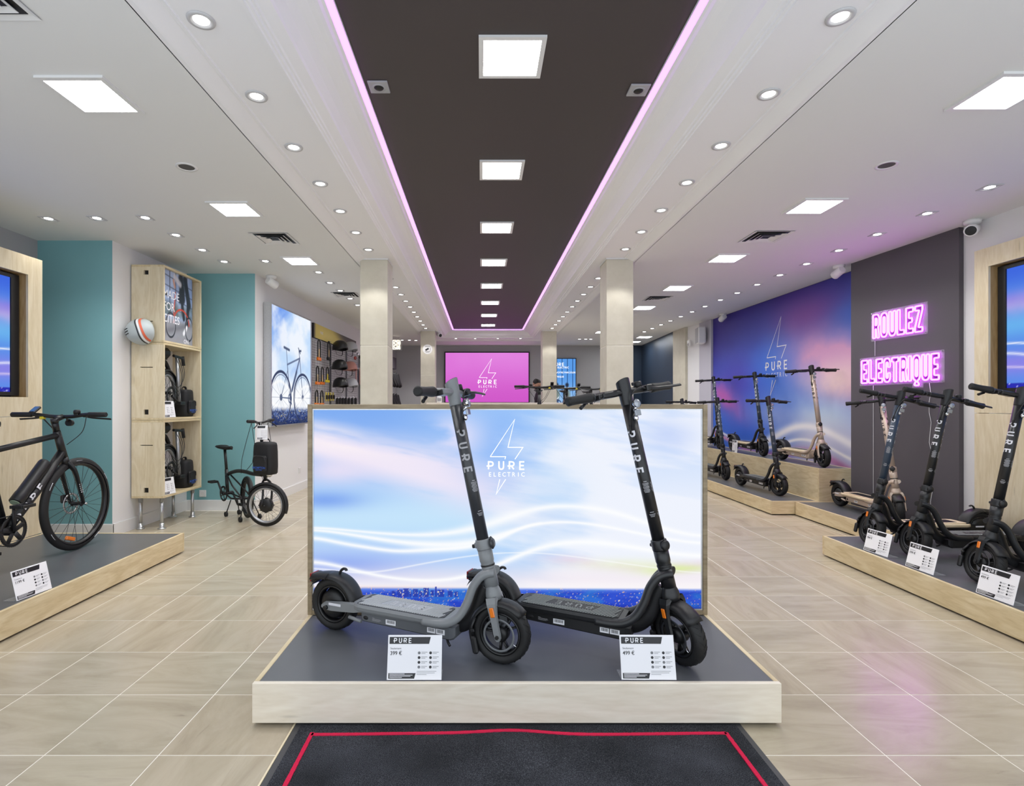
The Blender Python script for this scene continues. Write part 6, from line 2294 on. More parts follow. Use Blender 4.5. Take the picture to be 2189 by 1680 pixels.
def red_run(P, wd=.0075):
    mb = MB()
    n_ = len(P)
    L, Rr = [], []
    for i in range(n_):
        d = (Vector(P[min(i + 1, n_ - 1)]) - Vector(P[max(i - 1, 0)])).normalized()
        nn = Vector((-d.y, d.x))
        j = random.uniform(-.0008, .0008)
        L.append((P[i][0] + nn.x * (wd + j), P[i][1] + nn.y * (wd + j)))
        Rr.append((P[i][0] - nn.x * (wd + j), P[i][1] - nn.y * (wd + j)))
    top = [(x, y, .0105) for x, y in L] + [(x, y, .0105) for x, y in Rr]
    bot = [(x, y, .006) for x, y in L] + [(x, y, .006) for x, y in Rr]
    vs = top + bot
    fs = []
    for i in range(n_ - 1):
        fs += [(n_ + i, n_ + i + 1, i + 1, i), (i, i + 1, 2 * n_ + i + 1, 2 * n_ + i), (3 * n_ + i, 3 * n_ + i + 1, n_ + i + 1, n_ + i)]
    return mb.add(vs, fs)


xs = [-.79 + i * 1.578 / 150 for i in range(151)]
back = [(x, .563 + .022 * math.exp(-((x + .02) / .16) ** 2) - .004 * sin(x * 6)) for x in xs]
red_run(back).build('red_line', M['red_pile'], t)
for sx in (-.79, .788):
    red_run([(sx, -.80 + (.5705 + .80) * i / 120) for i in range(121)]).build('red_line', M['red_pile'], t)
MB().box(-.883, -.876, -.9, .645, .0003, .004).build('edge_strip', M['ply_edge'], t)


# ---------------------------------------------------------------- plywood cabinet tower on pipe legs
CX0, CX1, CY0, CY1 = -3.515, -3.19, 5.45, 6.185
zs = [.32, 1.103, 1.106, 1.885, 1.888, 2.667]
names = ['lowest', 'middle', 'topmost']
what = ['holding a folded bicycle with a teal saddle', 'holding a folded bicycle and a black bag', 'with a city cycling poster']
for i in range(3):
    z0, z1 = zs[2 * i], zs[2 * i + 1]
    t = thing('plywood_cabinet', '%s plywood cabinet of the tower, %s' % (names[i], what[i]), 'cabinet', ((CX0 + CX1) / 2, (CY0 + CY1) / 2, z0), 0, 'stacked plywood cabinets')
    hx, hy, hh, d = (CX1 - CX0) / 2, (CY1 - CY0) / 2, z1 - z0, .021
    # near side panel with finger hole and slot
    hole_z = (.055, .105) if i < 2 else (hh - .10, hh - .055)
    slot_z = hh * .68 if i < 2 else hh * .27
    sl = (-hx + .09, -hx + .215)
    hl = (-hx + .125, -hx + .172)
    mb = MB()
    y0, y1 = -hy, -hy + d
    zz = sorted([0 + d, hole_z[0], hole_z[1], slot_z - .004, slot_z + .004, hh - d])
    for a, b in zip(zz[:-1], zz[1:]):
        cut = hl if abs(a - hole_z[0]) < 1e-6 else (sl if abs(a - (slot_z - .004)) < 1e-6 else None)
        if cut:
            mb.box(-hx, cut[0], y0, y1, a, b)
            mb.box(cut[1], hx, y0, y1, a, b)
        else:
            mb.box(-hx, hx, y0, y1, a, b)
    mb.build('side_panel', M['birch_z'], t)
    MB().box(hl[0] - .004, hl[1] + .004, y1, y1 + .004, hole_z[0] - .004, hole_z[1] + .004).build('hole_back', M['black'], t)
    MB().box(sl[0] - .004, sl[1] + .004, y1, y1 + .004, slot_z - .008, slot_z + .008).build('slot_back', M['black'], t)
    MB().box(-hx, hx, hy - d, hy, d, hh - d, c=.001).build('side_panel', M['birch_z'], t)
    MB().box(-hx, hx, -hy, hy, 0, d, c=.001).build('bottom_panel', M['birch'], t)
    MB().box(-hx, hx, -hy, hy, hh - d, hh, c=.001).build('top_panel', M['birch'], t)
    MB().box(-hx, -hx + .008, -hy + d, hy - d, d, hh - d).build('back_panel', M['white_plastic'], t)
    if i == 0:
        for lx in (-hx + .055, hx - .055):
            for ly in (-hy + .06, hy - .09):
                mb = MB()
                mb.cyl((lx, ly, -.319), (lx, ly, 0), .0165, n=16)
                lg = mb.build('pipe_leg', M['steel'], t)
                mb = MB()
                mb.lathe([(.0001, -.3195), (.038, -.3195), (.038, -.313), (.024, -.309), (.021, -.305), (.021, -.262), (.0001, -.262)], Matrix.Translation((lx, ly, 0)), n=22)
                mb.lathe([(.0001, -.052), (.021, -.052), (.021, -.008), (.03, -.006), (.03, -.0005), (.0001, -.0005)], Matrix.Translation((lx, ly, 0)), n=22)
                mb.build('pipe_flange', M['steel'], lg)
                for zb in (-.275, -.295, -.022, -.040):
                    MB().ball((lx + .020, ly - .006, zb), (.006, .006, .006), n=8, m=6).build('set_screw', M['steel'], lg)


def art_poster(U, T):
    X, Y = U, T
    c = np.zeros(U.shape + (3,)) + np.array([188, 198, 222.])
    c = mixc(c, (116, 138, 186), fbm(U * 4, T * 4, 2))
    for i in range(6):
        c = mixc(c, (52, 56, 76), np.exp(-((U - .05 - i * .19) / .012) ** 2) * smooth(.62, .5, T))
    for i in range(4):
        c = mixc(c, (66, 70, 92), np.exp(-((T - .06 - i * .14 - .1 * U) / .008) ** 2) * smooth(.62, .5, T) * .8)
    c = mixc(c, (70, 84, 74), smooth(.38, .5, T) * smooth(.66, .58, T) * fbm(U * 9, T * 9, 4) * 1.2)
    c = mixc(c, (146, 144, 148), smooth(.62, .72, T) * (.75 + .25 * fbm(U * 30, T * 40, 6)))
    c = mixc(c, (96, 96, 104), np.exp(-((T - .78 + .2 * (U - .5)) / .05) ** 2) * .6)
    dk = (28, 30, 42)
    for a, b, w in (((.60, .06), (.66, .34), .085), ((.64, .22), (.58, .34), .08), ((.62, .32), (.70, .62), .042), ((.74, .05), (.88, .40), .07), ((.86, .40), (.80, .72), .05)):
        c = mixc(c, dk, np.exp(-(line_d(X, Y, a, b) / w) ** 6) * .96)
    c = mixc(c, (212, 206, 214), np.exp(-(line_d(X, Y, (.40, .06), (.58, .14)) / .05) ** 4) * .9)
    c = mixc(c, (206, 150, 128), np.exp(-(line_d(X, Y, (.36, .12), (.40, .20)) / .028) ** 4))
    c = mixc(c, (240, 240, 244), np.exp(-(line_d(X, Y, (.70, .84), (.80, .74)) / .035) ** 4))
    rd = (196, 60, 38)
    A = np.hypot((X - .62) * 1.0, (Y - .72) * 1.2)
    c = mixc(c, rd, np.exp(-((A - .26) / .018) ** 4) * (Y < .72) * .95)
    c = mixc(c, rd, np.exp(-(line_d(X, Y, (.42, .28), (.36, .62)) / .014) ** 4))
    for cx, rx in ((.27, .15), (.88, .13)):
        rr = np.hypot((X - cx) / rx, (Y - .76) / .17)
        c = mixc(c, dk, np.exp(-((rr - 1) / .09) ** 4) * .9)
        c = mixc(c, (150, 150, 160), np.exp(-((rr - .86) / .05) ** 4) * .6)
    return c


t = thing('poster', 'cycling poster in the topmost cabinet reading made for cities', 'poster', (CX1 - .030, CY0 + .022, zs[4] + .022), pi / 2)
pw, ph = CY1 - CY0 - .16, zs[5] - zs[4] - .044
MB().box(0, pw, .002, .012, 0, ph).build('board', M['paper'], t)
print_grid('print', pw, ph, 130, 170, art_poster, t, Matrix.Translation((0, .001, 0)), M['pic'])
for i, wd_ in enumerate(('MADE', 'FOR', 'CITIES')):
    mb = MB()
    add_text(mb, wd_, .02, ph * (.61 - .17 * i), .118, 0, bold=.004, xs=.92)
    mb.build('lettering', M['logo_flat'], t, fix=False, kind='stuff')
mb = MB()
add_text(mb, 'ON', .40, .015, .06, 0, bold=.02)
mb.build('lettering', M['logo_flat'], t, fix=False, kind='stuff')

for i, z in enumerate((zs[0] + .0215, zs[2] + .0215)):
    o = make_folded('%s folded black bicycle packed in the cabinet tower' % ['lower', 'upper'][i], 'teal' if i == 0 else 'black')
    o.location, o.rotation_euler = ((CX0 + CX1) / 2 + .0, CY0 + .232, z), (0, 0, pi / 2)
    o.scale = (1, 1, 1.14)
    t = thing('front_bag', '%s black bag with blue lettering beside a folded bicycle' % ['lower', 'upper'][i], 'bag', (CX1 - .13, CY1 - .128, z), pi / 2 + .04, 'black bags in the cabinets')
    mb, Mx = bag_parts(t, 0, 0, .001, .20, .15, .30)
    b = mb.build('body', M['bag'], t)
    finish_bag(b, Mx, .20, .15, .30)
    price_card('small price card leaning in the %s cabinet' % ['lowest', 'middle'][i], (CX1 - .022, CY0 + .03, z), pi / 2 - .2, '1499 €', w=.17, h=.17, lean=10, brand=False, holder=False, portrait=True, group='small price cards in the cabinets')
price_card('small white card hanging from the folding bicycle handlebar', (-2.318, 5.60, .895), .25, '', w=.105, h=.15, lean=4, brand=False, holder=False, portrait=True)


# ---------------------------------------------------------------- helmets
M['pale_grey'] = mat('pale_grey_helmet', RGB(178, 187, 189), 0.45)
M['helmet_black'] = mat('satin_black_helmet', RGB(24, 24, 26), 0.32)
M['rose'] = mat('rose_helmet', RGB(186, 132, 122), 0.4)
M['silver'] = mat('silver_helmet', RGB(176, 178, 184), 0.35)


def make_helmet(label, material, Mx, stripes=False, group=None, s=1.0, strap=True):
    t = thing('bicycle_helmet', label, 'helmet', Mx.translation, 0, group)
    L = Mx.to_3x3().to_4x4()
    a, b, h = .140 * s, .112 * s, .135 * s
    rows = []
    for i in range(13):
        f = i / 12
        ang = pi / 2 * f
        row = []
        for j in range(28):
            q = 2 * pi * j / 28
            k = cos(ang) ** .72 if f < 1 else 0.0
            z = h * sin(ang) ** 1.05
            dip = -.030 * s * (1 - f) ** 2 * (0.5 - .5 * cos(2 * q)) - .018 * s * (1 - f) ** 2 * max(0, -cos(q))
            row.append((a * k * cos(q), b * k * sin(q), z + dip))
        rows.append(row)
    mb = MB()
    inner = [[(x * .90, y * .89, z - .004 if z > .02 else z) for x, y, z in r_] for r_ in rows]
    mb.strip(list(reversed(rows)) + [], close=True)
    mb.strip([rows[0], inner[0]], close=True)
    mb.strip([[(x, y, z * .9) for x, y, z in r_] for r_ in inner], close=True)
    sh = mb.build('shell', M[material], t, mtx=L)
    def on(f_lat, q, off=.001):
        ang = f_lat
        k = cos(ang) ** .72
        z = h * sin(ang) ** 1.05
        dip = -.030 * s * (1 - f_lat / (pi / 2)) ** 2 * (0.5 - .5 * cos(2 * q))
        p = Vector((a * k * cos(q), b * k * sin(q), z + dip))
        return p + p.normalized() * off
    if stripes:
        def surf(x, y):
            rho = math.hypot(x / a, y / b)
            if rho > .995:
                x, y, rho = x * .995 / rho, y * .995 / rho, .995
            sn = math.sqrt(max(0.0, 1 - rho ** (2 / .72)))
            q = math.atan2(y / b, x / a)
            f = math.asin(min(1, sn)) / (pi / 2)
            z = h * sn ** 1.05 - .030 * s * (1 - f) ** 2 * (.5 - .5 * cos(2 * q)) - .018 * s * (1 - f) ** 2 * max(0, -cos(q))
            n_ = Vector((x / a / a, y / b / b, max(z, .01) / h / h)).normalized()
            return Vector((x, y, z)) + n_ * .0014
        for col, x0, x1 in (('dark_stem', .012, .024), ('paper', .028, .042), ('orange_cloth', .046, .062)):
            rws = []
            for i in range(41):
                v = -1 + 2 * i / 40
                rws.append([surf(xx + .030 * (1 - v * v) - .006 * v, v * b * .99) for xx in (x0, (x0 + x1) / 2, x1)])
            MB().strip(rws).build('stripe', M[col], sh)
    if stripes:
        for k in range(3):
            MB().tube([surf(-.088 + .011 * i, (k - 1) * .021 + .004) for i in range(5)], .0042, n=6).build('vent_slot', M['black'], sh)
    for k in range(0 if stripes else 3):
        for sd in (1,):
            P = [on(.62 + .10 * k, pi + sd * (.45 + .12 * i), .0015) for i in range(4)]
            MB().tube(P, .0038, n=6).build('vent_slot', M['black'], sh)
    if strap:
        P = bezier_pts([(-.03, b * .8, -.01), (-.01, b * .6, -.09 * s), (0, 0, -.12 * s), (-.01, -b * .6, -.09 * s), (-.03, -b * .8, -.01)], 5)
        MB().tube(P, .006, n=6, flat=(1, .3)).build('strap', M['black'], t, mtx=L)
    return t


M['orange_cloth'] = mat('orange_stripe', RGB(226, 106, 74), 0.45)
Mx = Matrix.Translation((-3.378, 5.392, 1.985)) @ Matrix.Rotation(-.08, 4, 'Z') @ Matrix.Rotation(radians(-16), 4, 'Y') @ Matrix.Rotation(pi / 2, 4, 'X') @ Matrix.Diagonal((1, 1.2, 1, 1))
make_helmet('pale grey helmet with orange and white stripes hanging on the cabinet tower', 'pale_grey', Mx, True, strap=False, s=.98)


# ---------------------------------------------------------------- accessory wall
def wx(Y, off=0.0):
    return -2.712 + (Y - 6.5) * .03131 + off


def wp(u, v, off):
    Y = FPX * (-2.9155 + off) / ((u - 1029) - FPX * .03131)
    return Vector((wx(Y, off), Y, H - (v - 865) * Y / FPX))


t = thing('wire_grid_panel', 'black wire grid panel of accessories on the left wall', 'panel', (wx(8.4, .03), 8.4, 0), WANG)
mb = MB()
for i in range(59):
    x = .02 + i * .05
    mb.box(x - .0016, x + .0016, -.0035, -.0004, .55, 2.28)
for j in range(43):
    z = .56 + j * .04
    mb.box(0, 2.93, -.0004, .0026, z - .0016, z + .0016)
mb.build('wires', M['dark_stem'], t, kind='stuff', fix=False)
for x in (.0, .98, 1.96, 2.93):
    MB().box(x - .012, x + .012, .0028, .028, .5, 2.29, c=.002).build('upright', M['grey_metal'], t)


def art_head(U, T):
    c = np.zeros(U.shape + (3,)) + np.array([206, 186, 84.])
    c = mixc(c, (232, 214, 120), np.exp(-((U - .30) / .22) ** 2 - ((T - .6) / .5) ** 2))
    c = mixc(c, (20, 20, 20), smooth(.45, .85, U + .3 * (.5 - T)) * .97)
    c = mixc(c, (40, 36, 20), smooth(.04, 0, U))
    return c


t = thing('header_sign', 'yellow to black header sign above the wire grid panel', 'sign', (wx(8.42, .055), 8.42, 2.31), WANG)
MB().box(0, 2.5, .004, .05, 0, .225, c=.002).build('board', M['black'], t)
print_grid('print', 2.5, .225, 60, 12, art_head, t, Matrix.Translation((0, .002, 0)), M['pic'])
mb = MB()
add_text(mb, 'PURE', .30, .09, .06, 0, bold=.01)
mb.build('lettering', M['paper'], t, fix=False, kind='stuff')


def hook(t, p, L_=.16):
    """prong from the grid to the item, in the thing's own frame"""
    MB().tube([(0, .0, 0), (0, -L_, .0), (0, -L_ - .008, .012)], .003, n=6).build('hook', M['chrome'], t)


grp = 'U-locks on the accessory wall'
for u, v0, v1, col, lab in ((682, 726, 773, 'orange', 'top row, left'), (703, 730, 772, 'black', 'top row, right'), (679, 783, 824, 'orange', 'second row, first'), (689, 785, 824, 'orange', 'second row, second'),
                            (700, 785, 819, 'yellow', 'second row, third, yellow ended'), (677, 834, 868, 'orange', 'third row, first'), (688, 835, 868, 'orange', 'third row, second')):
    p = wp(u, v0, .10)
    hh = (v1 - v0) * p.y / FPX
    t = thing('bicycle_lock', 'black U-lock hanging on the accessory wall, %s' % lab, 'lock', p, WANG, grp)
    w_ = .055
    MB().tube(bezier_pts([(-w_, 0, -hh * .82), (-w_, 0, -.07), (-w_ * .7, 0, -.02), (0, 0, 0), (w_ * .7, 0, -.02), (w_, 0, -.07), (w_, 0, -hh * .82)], 4), .010, n=8).build('shackle', M['rubber'], t)
    MB().box(-w_ - .02, w_ + .02, -.018, .018, -hh * .96, -hh * .80, c=.008).build('crossbar', M[col if col != 'black' else 'rubber'], t)
    MB().box(-.025, .025, -.004, -.002, -hh * .78, -hh * .42).build('card', M['oak'] if col != 'yellow' else M['yellow'], t)
    MB().tube([(0, .0655, -.008), (0, -.03, -.008), (0, -.036, .006)], .003, n=6).build('hook', M['chrome'], t)
grp = 'helmets on the accessory wall'
for u, v, m_, lab in ((727, 745, 'helmet_black', 'top row, front, satin black'), (749, 747, 'silver', 'top row, behind, grey'), (726, 786, 'helmet_black', 'second row, front, satin black'), (748, 789, 'rose', 'second row, behind, rose'),
                      (728, 824, 'helmet_black', 'third row, front, satin black'), (750, 824, 'silver', 'third row, behind, silver')):
    p = wp(u, v, .22)
    Mx = Matrix.Translation(p) @ Matrix.Rotation(radians(-28), 4, 'Z')
    o = make_helmet('helmet on the accessory wall, %s' % lab, m_, Mx, group=grp, s=1.05)
    MB().tube([(-.18, -.0, .03), (.05, 0, .03), (.06, 0, .05)], .004, n=6).build('hook', M['chrome'], o)
grp = 'small packs on the accessory wall'
for i, u in enumerate((697, 702, 707, 712)):
    p = wp(u, 838, .07)
    t = thing('lamp_pack', 'yellow-green blister pack in the bottom row of the accessory wall, number %s' % ['one', 'two', 'three', 'four'][i], 'pack', p, WANG, grp)
    MB().box(-.03, .03, -.004, 0, -.15, 0, c=.001).build('card', M['yellow'], t)
    MB().box(-.022, .022, -.03, -.004, -.12, -.05, c=.006).build('lamp', M['black'], t)
    MB().tube([(0, .0355, -.006), (0, -.04, -.006)], .003, n=6).build('hook', M['chrome'], t)
for i, u in enumerate((718, 724, 730, 736, 743, 750, 757)):
    p = wp(u, 848, .07)
    t = thing('black_pouch', 'black pouch in the bottom row of the accessory wall, %s from left' % ['first', 'second', 'third', 'fourth', 'fifth', 'sixth', 'seventh'][i], 'pouch', p, WANG, 'black pouches on the accessory wall')
    MB().box(-.036, .036, -.05, -.004, -.20, -.02, c=.016).build('body', M['bag'], t)
    MB().box(-.03, .03, -.004, 0, -.06, 0).build('card', M['paper'], t)
    MB().tube([(0, .0355, -.006), (0, -.05, -.006)], .003, n=6).build('hook', M['chrome'], t)
for i, (u, v, m_, n_) in enumerate(((760, 786, 'rose', 'phone_strap'), (764, 788, 'ink', 'phone_strap'), (768, 786, 'rose', 'phone_strap'), (762, 752, 'chrome', 'bicycle_bell'), (766, 758, 'ink', 'bicycle_bell'), (756, 760, 'red_lens', 'bicycle_bell'))):
    p = wp(u, v, .08)
    t = thing(n_, ('hanging strap' if 'strap' in n_ else 'small hanging accessory') + ' beside the left stone pillar, %s' % ['rose, left', 'black, middle', 'rose, right', 'silver', 'black', 'red'][i], 'accessory', p, WANG, 'small accessories by the left pillar')
    if 'strap' in n_:
        MB().box(-.018, .018, -.02, -.004, -.34, -.01, c=.006).build('body', M[m_], t)
    else:
        MB().ball((0, -.03, -.05), (.035, .03, .035), n=10, m=7).build('body', M[m_], t)
    MB().box(-.02, .02, -.004, 0, -.06, 0).build('card', M['paper'], t)
    MB().tube([(0, .0455, -.006), (0, -.04, -.006)], .003, n=6).build('hook', M['chrome'], t)

# far left corner rack with dark gear
Yr = 12.7
t = thing('accessory_rack', 'dark rack with a grey header in the far left corner', 'rack', (-2.44, 12.35, 0), pi / 2 - .1)
MB().box(0, 1.5, .02, .06, .3, 2.15, c=.003).build('back_panel', M['dark_stem'], t)
MB().box(-.02, 1.52, -.12, .06, 2.16, 2.45, c=.004).build('header', M['charcoal_wall'], t)
mb = MB()
add_text(mb, 'PURE', .35, 2.27, .09, -.122, bold=.01)
mb.build('lettering', M['paper'], t, fix=False, kind='stuff')
for z in (.75, 1.28, 1.80):
    MB().tube([(0, -.06, z), (1.5, -.06, z)], .012, n=8).build('rail', M['grey_metal'], t)
for r_, z in enumerate((2.02, 1.50)):
    for i in range(6):
        y = 12.42 + i * .235
        t = thing('black_bag', 'rolled black bag on the far corner rack, %s row, %s from left' % (['upper', 'lower'][r_], ['first', 'second', 'third', 'fourth', 'fifth', 'sixth'][i]), 'bag', (-2.28 + i * .027, y, z), pi / 2 - .1, 'rolled black bags on the far corner rack')
        MB().tube(bezier_pts([(-.05, -.02, 0), (-.055, -.06, -.14), (-.03, -.10, -.27), (.03, -.10, -.28), (.055, -.05, -.15), (.05, -.02, 0)], 4), .052, n=10).build('body', M['bag'], t)
        MB().tube([(-.05, .02, .0), (0, -.02, .03), (.05, .02, 0)], .012, n=6).build('strap', M['black'], t)

# ---------------------------------------------------------------- counter, bottle, person
t = thing('counter', 'long pale wooden cash counter behind the light box', 'counter', (.6, 10.4, 0))
MB().box(-1.62, 1.75, -.35, .35, 1.255, 1.297, c=.004).build('worktop', M['oak_x'] if 'oak_x' in M else M['birch_x'], t)
MB().box(-1.57, 1.70, -.30, .30, .06, 1.255).build('body', M['white_wall'], t)
MB().box(-1.52, 1.65, -.26, .26, 0, .06).build('plinth', M['shadow_gap'], t)
t = thing('hand_gel_bottle', 'clear pump bottle of hand gel on the counter', 'bottle', (-.79, 10.2, 1.297))
MB().lathe([(.0001, .0005), (.045, .0005), (.048, .006), (.048, .10), (.040, .118), (.016, .128), (.016, .135), (.0001, .135)], None, n=20).build('body', M['white_plastic'], t)
MB().tube([(0, 0, .13), (0, 0, .17), (-.03, 0, .175)], .007, n=8).build('pump', M['white_plastic'], t)
MB().box(-.035, .035, -.0495, -.047, .03, .085).build('label', M['grey_print'], t)

M['skin'] = mat('skin', RGB(196, 150, 126), 0.5)
M['hair'] = mat('dark_hair', RGB(22, 18, 17), 0.6, bump=0.3, nscale=120)
M['black_cloth'] = mat('black_shirt', RGB(20, 20, 22), 0.8)
M['trouser'] = mat('dark_trousers', RGB(34, 36, 44), 0.8)


def skin_body(name, verts, edges, radii, material, parent=None, sub=2):
    me = bpy.data.meshes.new(name)
    me.from_pydata(verts, edges, [])
    o = bpy.data.objects.new(name, me)
    COL.objects.link(o)
    o.modifiers.new('skin', 'SKIN')
    sv = me.skin_vertices[0] if me.skin_vertices else None
    if sv is None:
        return o
    for i, r_ in enumerate(radii):
        sv.data[i].radius = (r_, r_) if not isinstance(r_, tuple) else r_
    sv.data[0].use_root = True
    mo = o.modifiers.new('smooth', 'SUBSURF')
    mo.levels = sub
    mo.render_levels = sub
    bpy.context.view_layer.update()
    dg = bpy.context.evaluated_depsgraph_get()
    m2 = bpy.data.meshes.new_from_object(o.evaluated_get(dg))
    m2.polygons.foreach_set('use_smooth', [True] * len(m2.polygons))
    bpy.data.objects.remove(o)
    bpy.data.meshes.remove(me)
    return link(name, m2, material, parent, fix=False)


pt = thing('person', 'person in black with dark hair and beard standing behind the counter, looking down', 'person', (1.365, 12.55, 0), radians(180 + 12))
# local: faces +x is forward after rotation; height 1.84 m
V = [(0, 0, .96), (0, 0, 1.12), (.01, 0, 1.32), (.02, 0, 1.47), (.035, 0, 1.55),
     (.01, .17, 1.44), (.03, .23, 1.16), (.20, .20, 1.03), (.01, -.17, 1.44), (.03, -.23, 1.16), (.20, -.20, 1.03),
     (0, .095, .90), (.015, .10, .50), (-.01, .10, .09), (0, -.095, .90), (.015, -.10, .50), (-.01, -.10, .09)]
E = [(0, 1), (1, 2), (2, 3), (3, 4), (3, 5), (5, 6), (6, 7), (3, 8), (8, 9), (9, 10), (0, 11), (11, 12), (12, 13), (0, 14), (14, 15), (15, 16)]
R_ = [(.12, .155), (.115, .15), (.125, .175), (.10, .13), .058, .062, .048, .036, .062, .048, .036, .092, .064, .046, .092, .064, .046]
body = skin_body('body', V, E, R_, M['black_cloth'], pt)
# head turned down
HM = Matrix.Translation((.065, 0, 1.66)) @ Matrix.Rotation(radians(24), 4, 'Y')
mb = MB()
mb.ball((0, 0, .02), (.098, .076, .118), n=24, m=16)
mb.ball((.022, 0, -.055), (.072, .060, .065), n=20, m=12)
mb.tube([(.088, 0, .03), (.108, 0, -.005), (.117, 0, -.022), (.094, 0, -.032)], [.010, .014, .017, .012], n=10)
mb.tube([(-.03, 0, -.04), (-.055, 0, -.14)], [.058, .060], n=14)
for sd in (-1, 1):
    mb.ball((-.008, sd * .078, .0), (.022, .010, .032), n=10, m=8)
hd = mb.build('head', M['skin'], pt, mtx=HM)
mb = MB()
rows = []
for i in range(10):
    a = pi * .5 * i / 9
    rows.append([((-.010 + .106 * cos(q) * cos(a) * (1 if cos(q) < .3 else .93)), .084 * sin(q) * cos(a), .045 + .105 * sin(a) - .055 * max(0, -cos(q)) * cos(a)) for q in [2 * pi * j / 22 for j in range(22)]])
mb.strip(rows, close=True)
mb.build('hair', M['hair'], hd)
mb = MB()
rows = []
for i in range(9):
    q = -1.9 + 3.8 * i / 8
    rows.append([(.010 + .078 * cos(q), .066 * sin(q), -.030 + .03 * (abs(q) / 1.9) ** 2 - .012), (.022 + .082 * cos(q) * .98, .066 * sin(q), -.070), (.02 + .060 * cos(q), .05 * sin(q), -.120)])
mb.strip(rows)
mb.build('beard', M['hair'], hd)
for sd in (-1, 1):
    e_ = MB().ball((.084, sd * .030, .022), (.010, .013, .008), n=10, m=7).build('eye', M['paper'], hd)
    MB().tube([(.086, sd * .016, .044), (.092, sd * .03, .048), (.082, sd * .048, .044)], .004, n=6).build('eyebrow', M['hair'], hd)
MB().tube([(.098, -.022, -.052), (.103, 0, -.050), (.098, .022, -.052)], .006, n=6).build('mouth', mat('lip', RGB(160, 92, 86), 0.5), hd)
for sd in (-1, 1):
    base = Vector((.20, sd * .20, 1.03))
    mb = MB()
    mb.tube([base + Vector((-.02, 0, .012)), base + Vector((.03, -sd * .004, -.006)), base + Vector((.085, -sd * .01, -.02))], [.028, .036, .036], n=12, flat=(1, .5), up=(0, 1, 0))
    for f in range(4):
        o_ = (f - 1.5) * .019
        ln = (.065, .075, .070, .055)[f]
        b0 = base + Vector((.08, -sd * .01 + o_, -.02))
        mb.tube([b0, b0 + Vector((ln * .5, 0, -.004)), b0 + Vector((ln * .8, 0, -.022)), b0 + Vector((ln * .9, 0, -.04))], [.0095, .009, .008, .006], n=8)
    b0 = base + Vector((.02, -sd * .035, -.01))
    mb.tube([b0, b0 + Vector((.03, -sd * .018, -.012)), b0 + Vector((.06, -sd * .022, -.022))], [.011, .010, .008], n=8)
    mb.build('hand', M['skin'], pt)
    mb = MB()
    mb.tube(bezier_pts([(-.07, sd * .10, .045), (.0, sd * .10, .055), (.10, sd * .105, .042), (.19, sd * .11, .03)], 3), .042, n=10, flat=(.9, 1.0))
    mb.build('shoe', M['black'], pt)
    MB().tube([(0, sd * .095, .93), (.016, sd * .10, .50), (-.008, sd * .10, .10)], [.115, .085, .068], n=14).build('trouser_leg', M['trouser'], pt)

pt.scale = (1.03, 1.03, 1.035)
# ---------------------------------------------------------------- cameras, loudspeaker, sockets, stickers
def cctv(label, loc, aim, dome=False, sc_=1.0, down=.35):
    t = thing('security_camera', label, 'camera', loc)
    mb = MB()
    mb.lathe([(.0001, 0), (.05 * sc_, 0), (.048 * sc_, -.022 * sc_), (.03 * sc_, -.03 * sc_), (.0001, -.03 * sc_)], None, n=22)
    mb.build('mount', M['white_plastic'], t)
    R_m = Matrix.Translation((0, 0, -.062 * sc_)) @ Matrix.Rotation(aim, 4, 'Z') @ Matrix.Rotation(down, 4, 'Y')
    mb = MB()
    mb.tube([(-.05 * sc_, 0, 0), (-.045 * sc_, 0, 0), (.055 * sc_, 0, 0), (.062 * sc_, 0, 0)], [.030 * sc_, .038 * sc_, .040 * sc_, .036 * sc_], n=20)
    mb.cyl((0, 0, .02 * sc_), (0, 0, .05 * sc_), .018 * sc_, n=12)
    b = mb.build('body', M['white_plastic'], t, mtx=R_m)
    MB().lathe([(.0001, .064 * sc_), (.031 * sc_, .0625 * sc_)], Matrix.Rotation(pi / 2, 4, 'Y'), n=20).build('lens', M['black'], b)
    return t


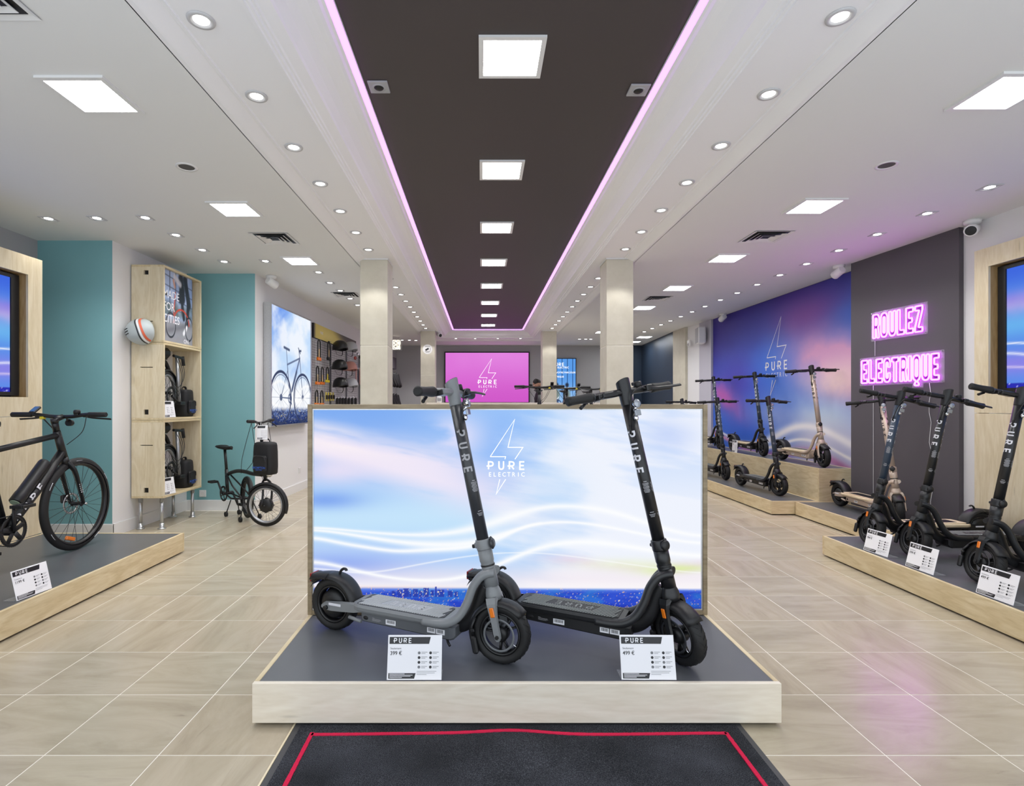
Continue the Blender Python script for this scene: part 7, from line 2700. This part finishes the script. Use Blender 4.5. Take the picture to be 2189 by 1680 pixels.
cctv('white security camera with a dark lens beside the charcoal wall', (4.18, 4.62, HC), radians(-140), sc_=1.25)
cctv('white security camera under the ceiling at the near end of the mural', (4.03, 6.12, HC), radians(95), sc_=1.2)
cctv('white security camera under the ceiling at the far end of the mural', (4.16, 9.35, HC), radians(95), sc_=1.2)
cctv('white security camera at the corner above the folding bicycle', (-2.56, 6.62, HC), radians(60), sc_=1.25)
cctv('chrome coloured security camera beside the far left pillar', (-.93, 11.95, 2.872), radians(-60), sc_=1.15)
t = thing('wall_speaker', 'grey box loudspeaker at the left top corner of the mural', 'speaker', (4.06, 10.18, 2.40), radians(-100))
MB().box(-.13, .13, -.02, .12, 0, .31, c=.02).build('cabinet', M['white_plastic'], t)
MB().box(-.115, .115, -.024, -.018, .015, .295, c=.002).build('grille', M['grey_wall'], t)
MB().box(-.03, .03, .12, .19, .1, .2).build('bracket', M['grey_metal'], t)
t = thing('wall_sensor', 'small white wall sensor on the white strip beside the pilaster', 'sensor', (4.135, 10.75, 2.42), radians(-90))
MB().box(-.06, .06, -.04, 0, 0, .12, c=.01).build('case', M['white_plastic'], t)
MB().ball((0, -.04, .035), (.028, .012, .028), n=12, m=8).build('lens', M['grey_print'], t)


def socket(label, loc, rotz):
    t = thing('wall_socket', label, 'socket', loc, rotz)
    MB().box(-.041, .041, -.010, .0, -.041, .041, c=.004).build('plate', M['white_plastic'], t)
    MB().lathe([(.030, 0), (.030, .001), (.026, .001), (.025, -.003), (.0001, -.003)], Matrix.Translation((0, -.0105, 0)) @ RY, n=22).build('well', M['paper'], t)
    for x in (-.010, .010):
        MB().cyl((x, -.0082, 0), (x, -.0072, 0), .003, n=8).build('pin_hole', M['ink'], t)


socket('white wall socket on the teal wall by the cabinet legs', (-3.335, 6.4995, .198), 0)
socket('white wall socket on the display wall left of the light box', (wx(7.95), 7.95, .30), WANG)
# round sticker on the far left pillar
t = thing('sticker', 'round white camera notice sticker on the far left pillar', 'sign', (-1.165, 11.749, 2.46))
MB().prism([(.105 * cos(2 * pi * i / 28), .105 * sin(2 * pi * i / 28)) for i in range(28)], 0, .002, RY).build('disc', M['white_plastic'], t)
mb = MB()
mb.box(-.05, .03, -.0045, -.0022, -.015, .022, Matrix.Rotation(-.5, 4, 'Y'))
mb.add([(.055, -.003, -.03), (.062, -.003, -.03), (.062, -.003, .03), (.055, -.003, .03)], [(0, 1, 2, 3)])
mb.build('camera_mark', M['ink'], t, kind='stuff')
mb = MB()
for z, w_ in ((.062, .05), (.05, .06), (-.045, .06), (-.058, .05), (-.07, .035)):
    mb.add([(-w_, -.003, z), (w_, -.003, z), (w_, -.003, z + .006), (-w_, -.003, z + .006)], [(0, 1, 2, 3)])
mb.build('small_print', M['grey_ink'], t, kind='stuff', fix=False)
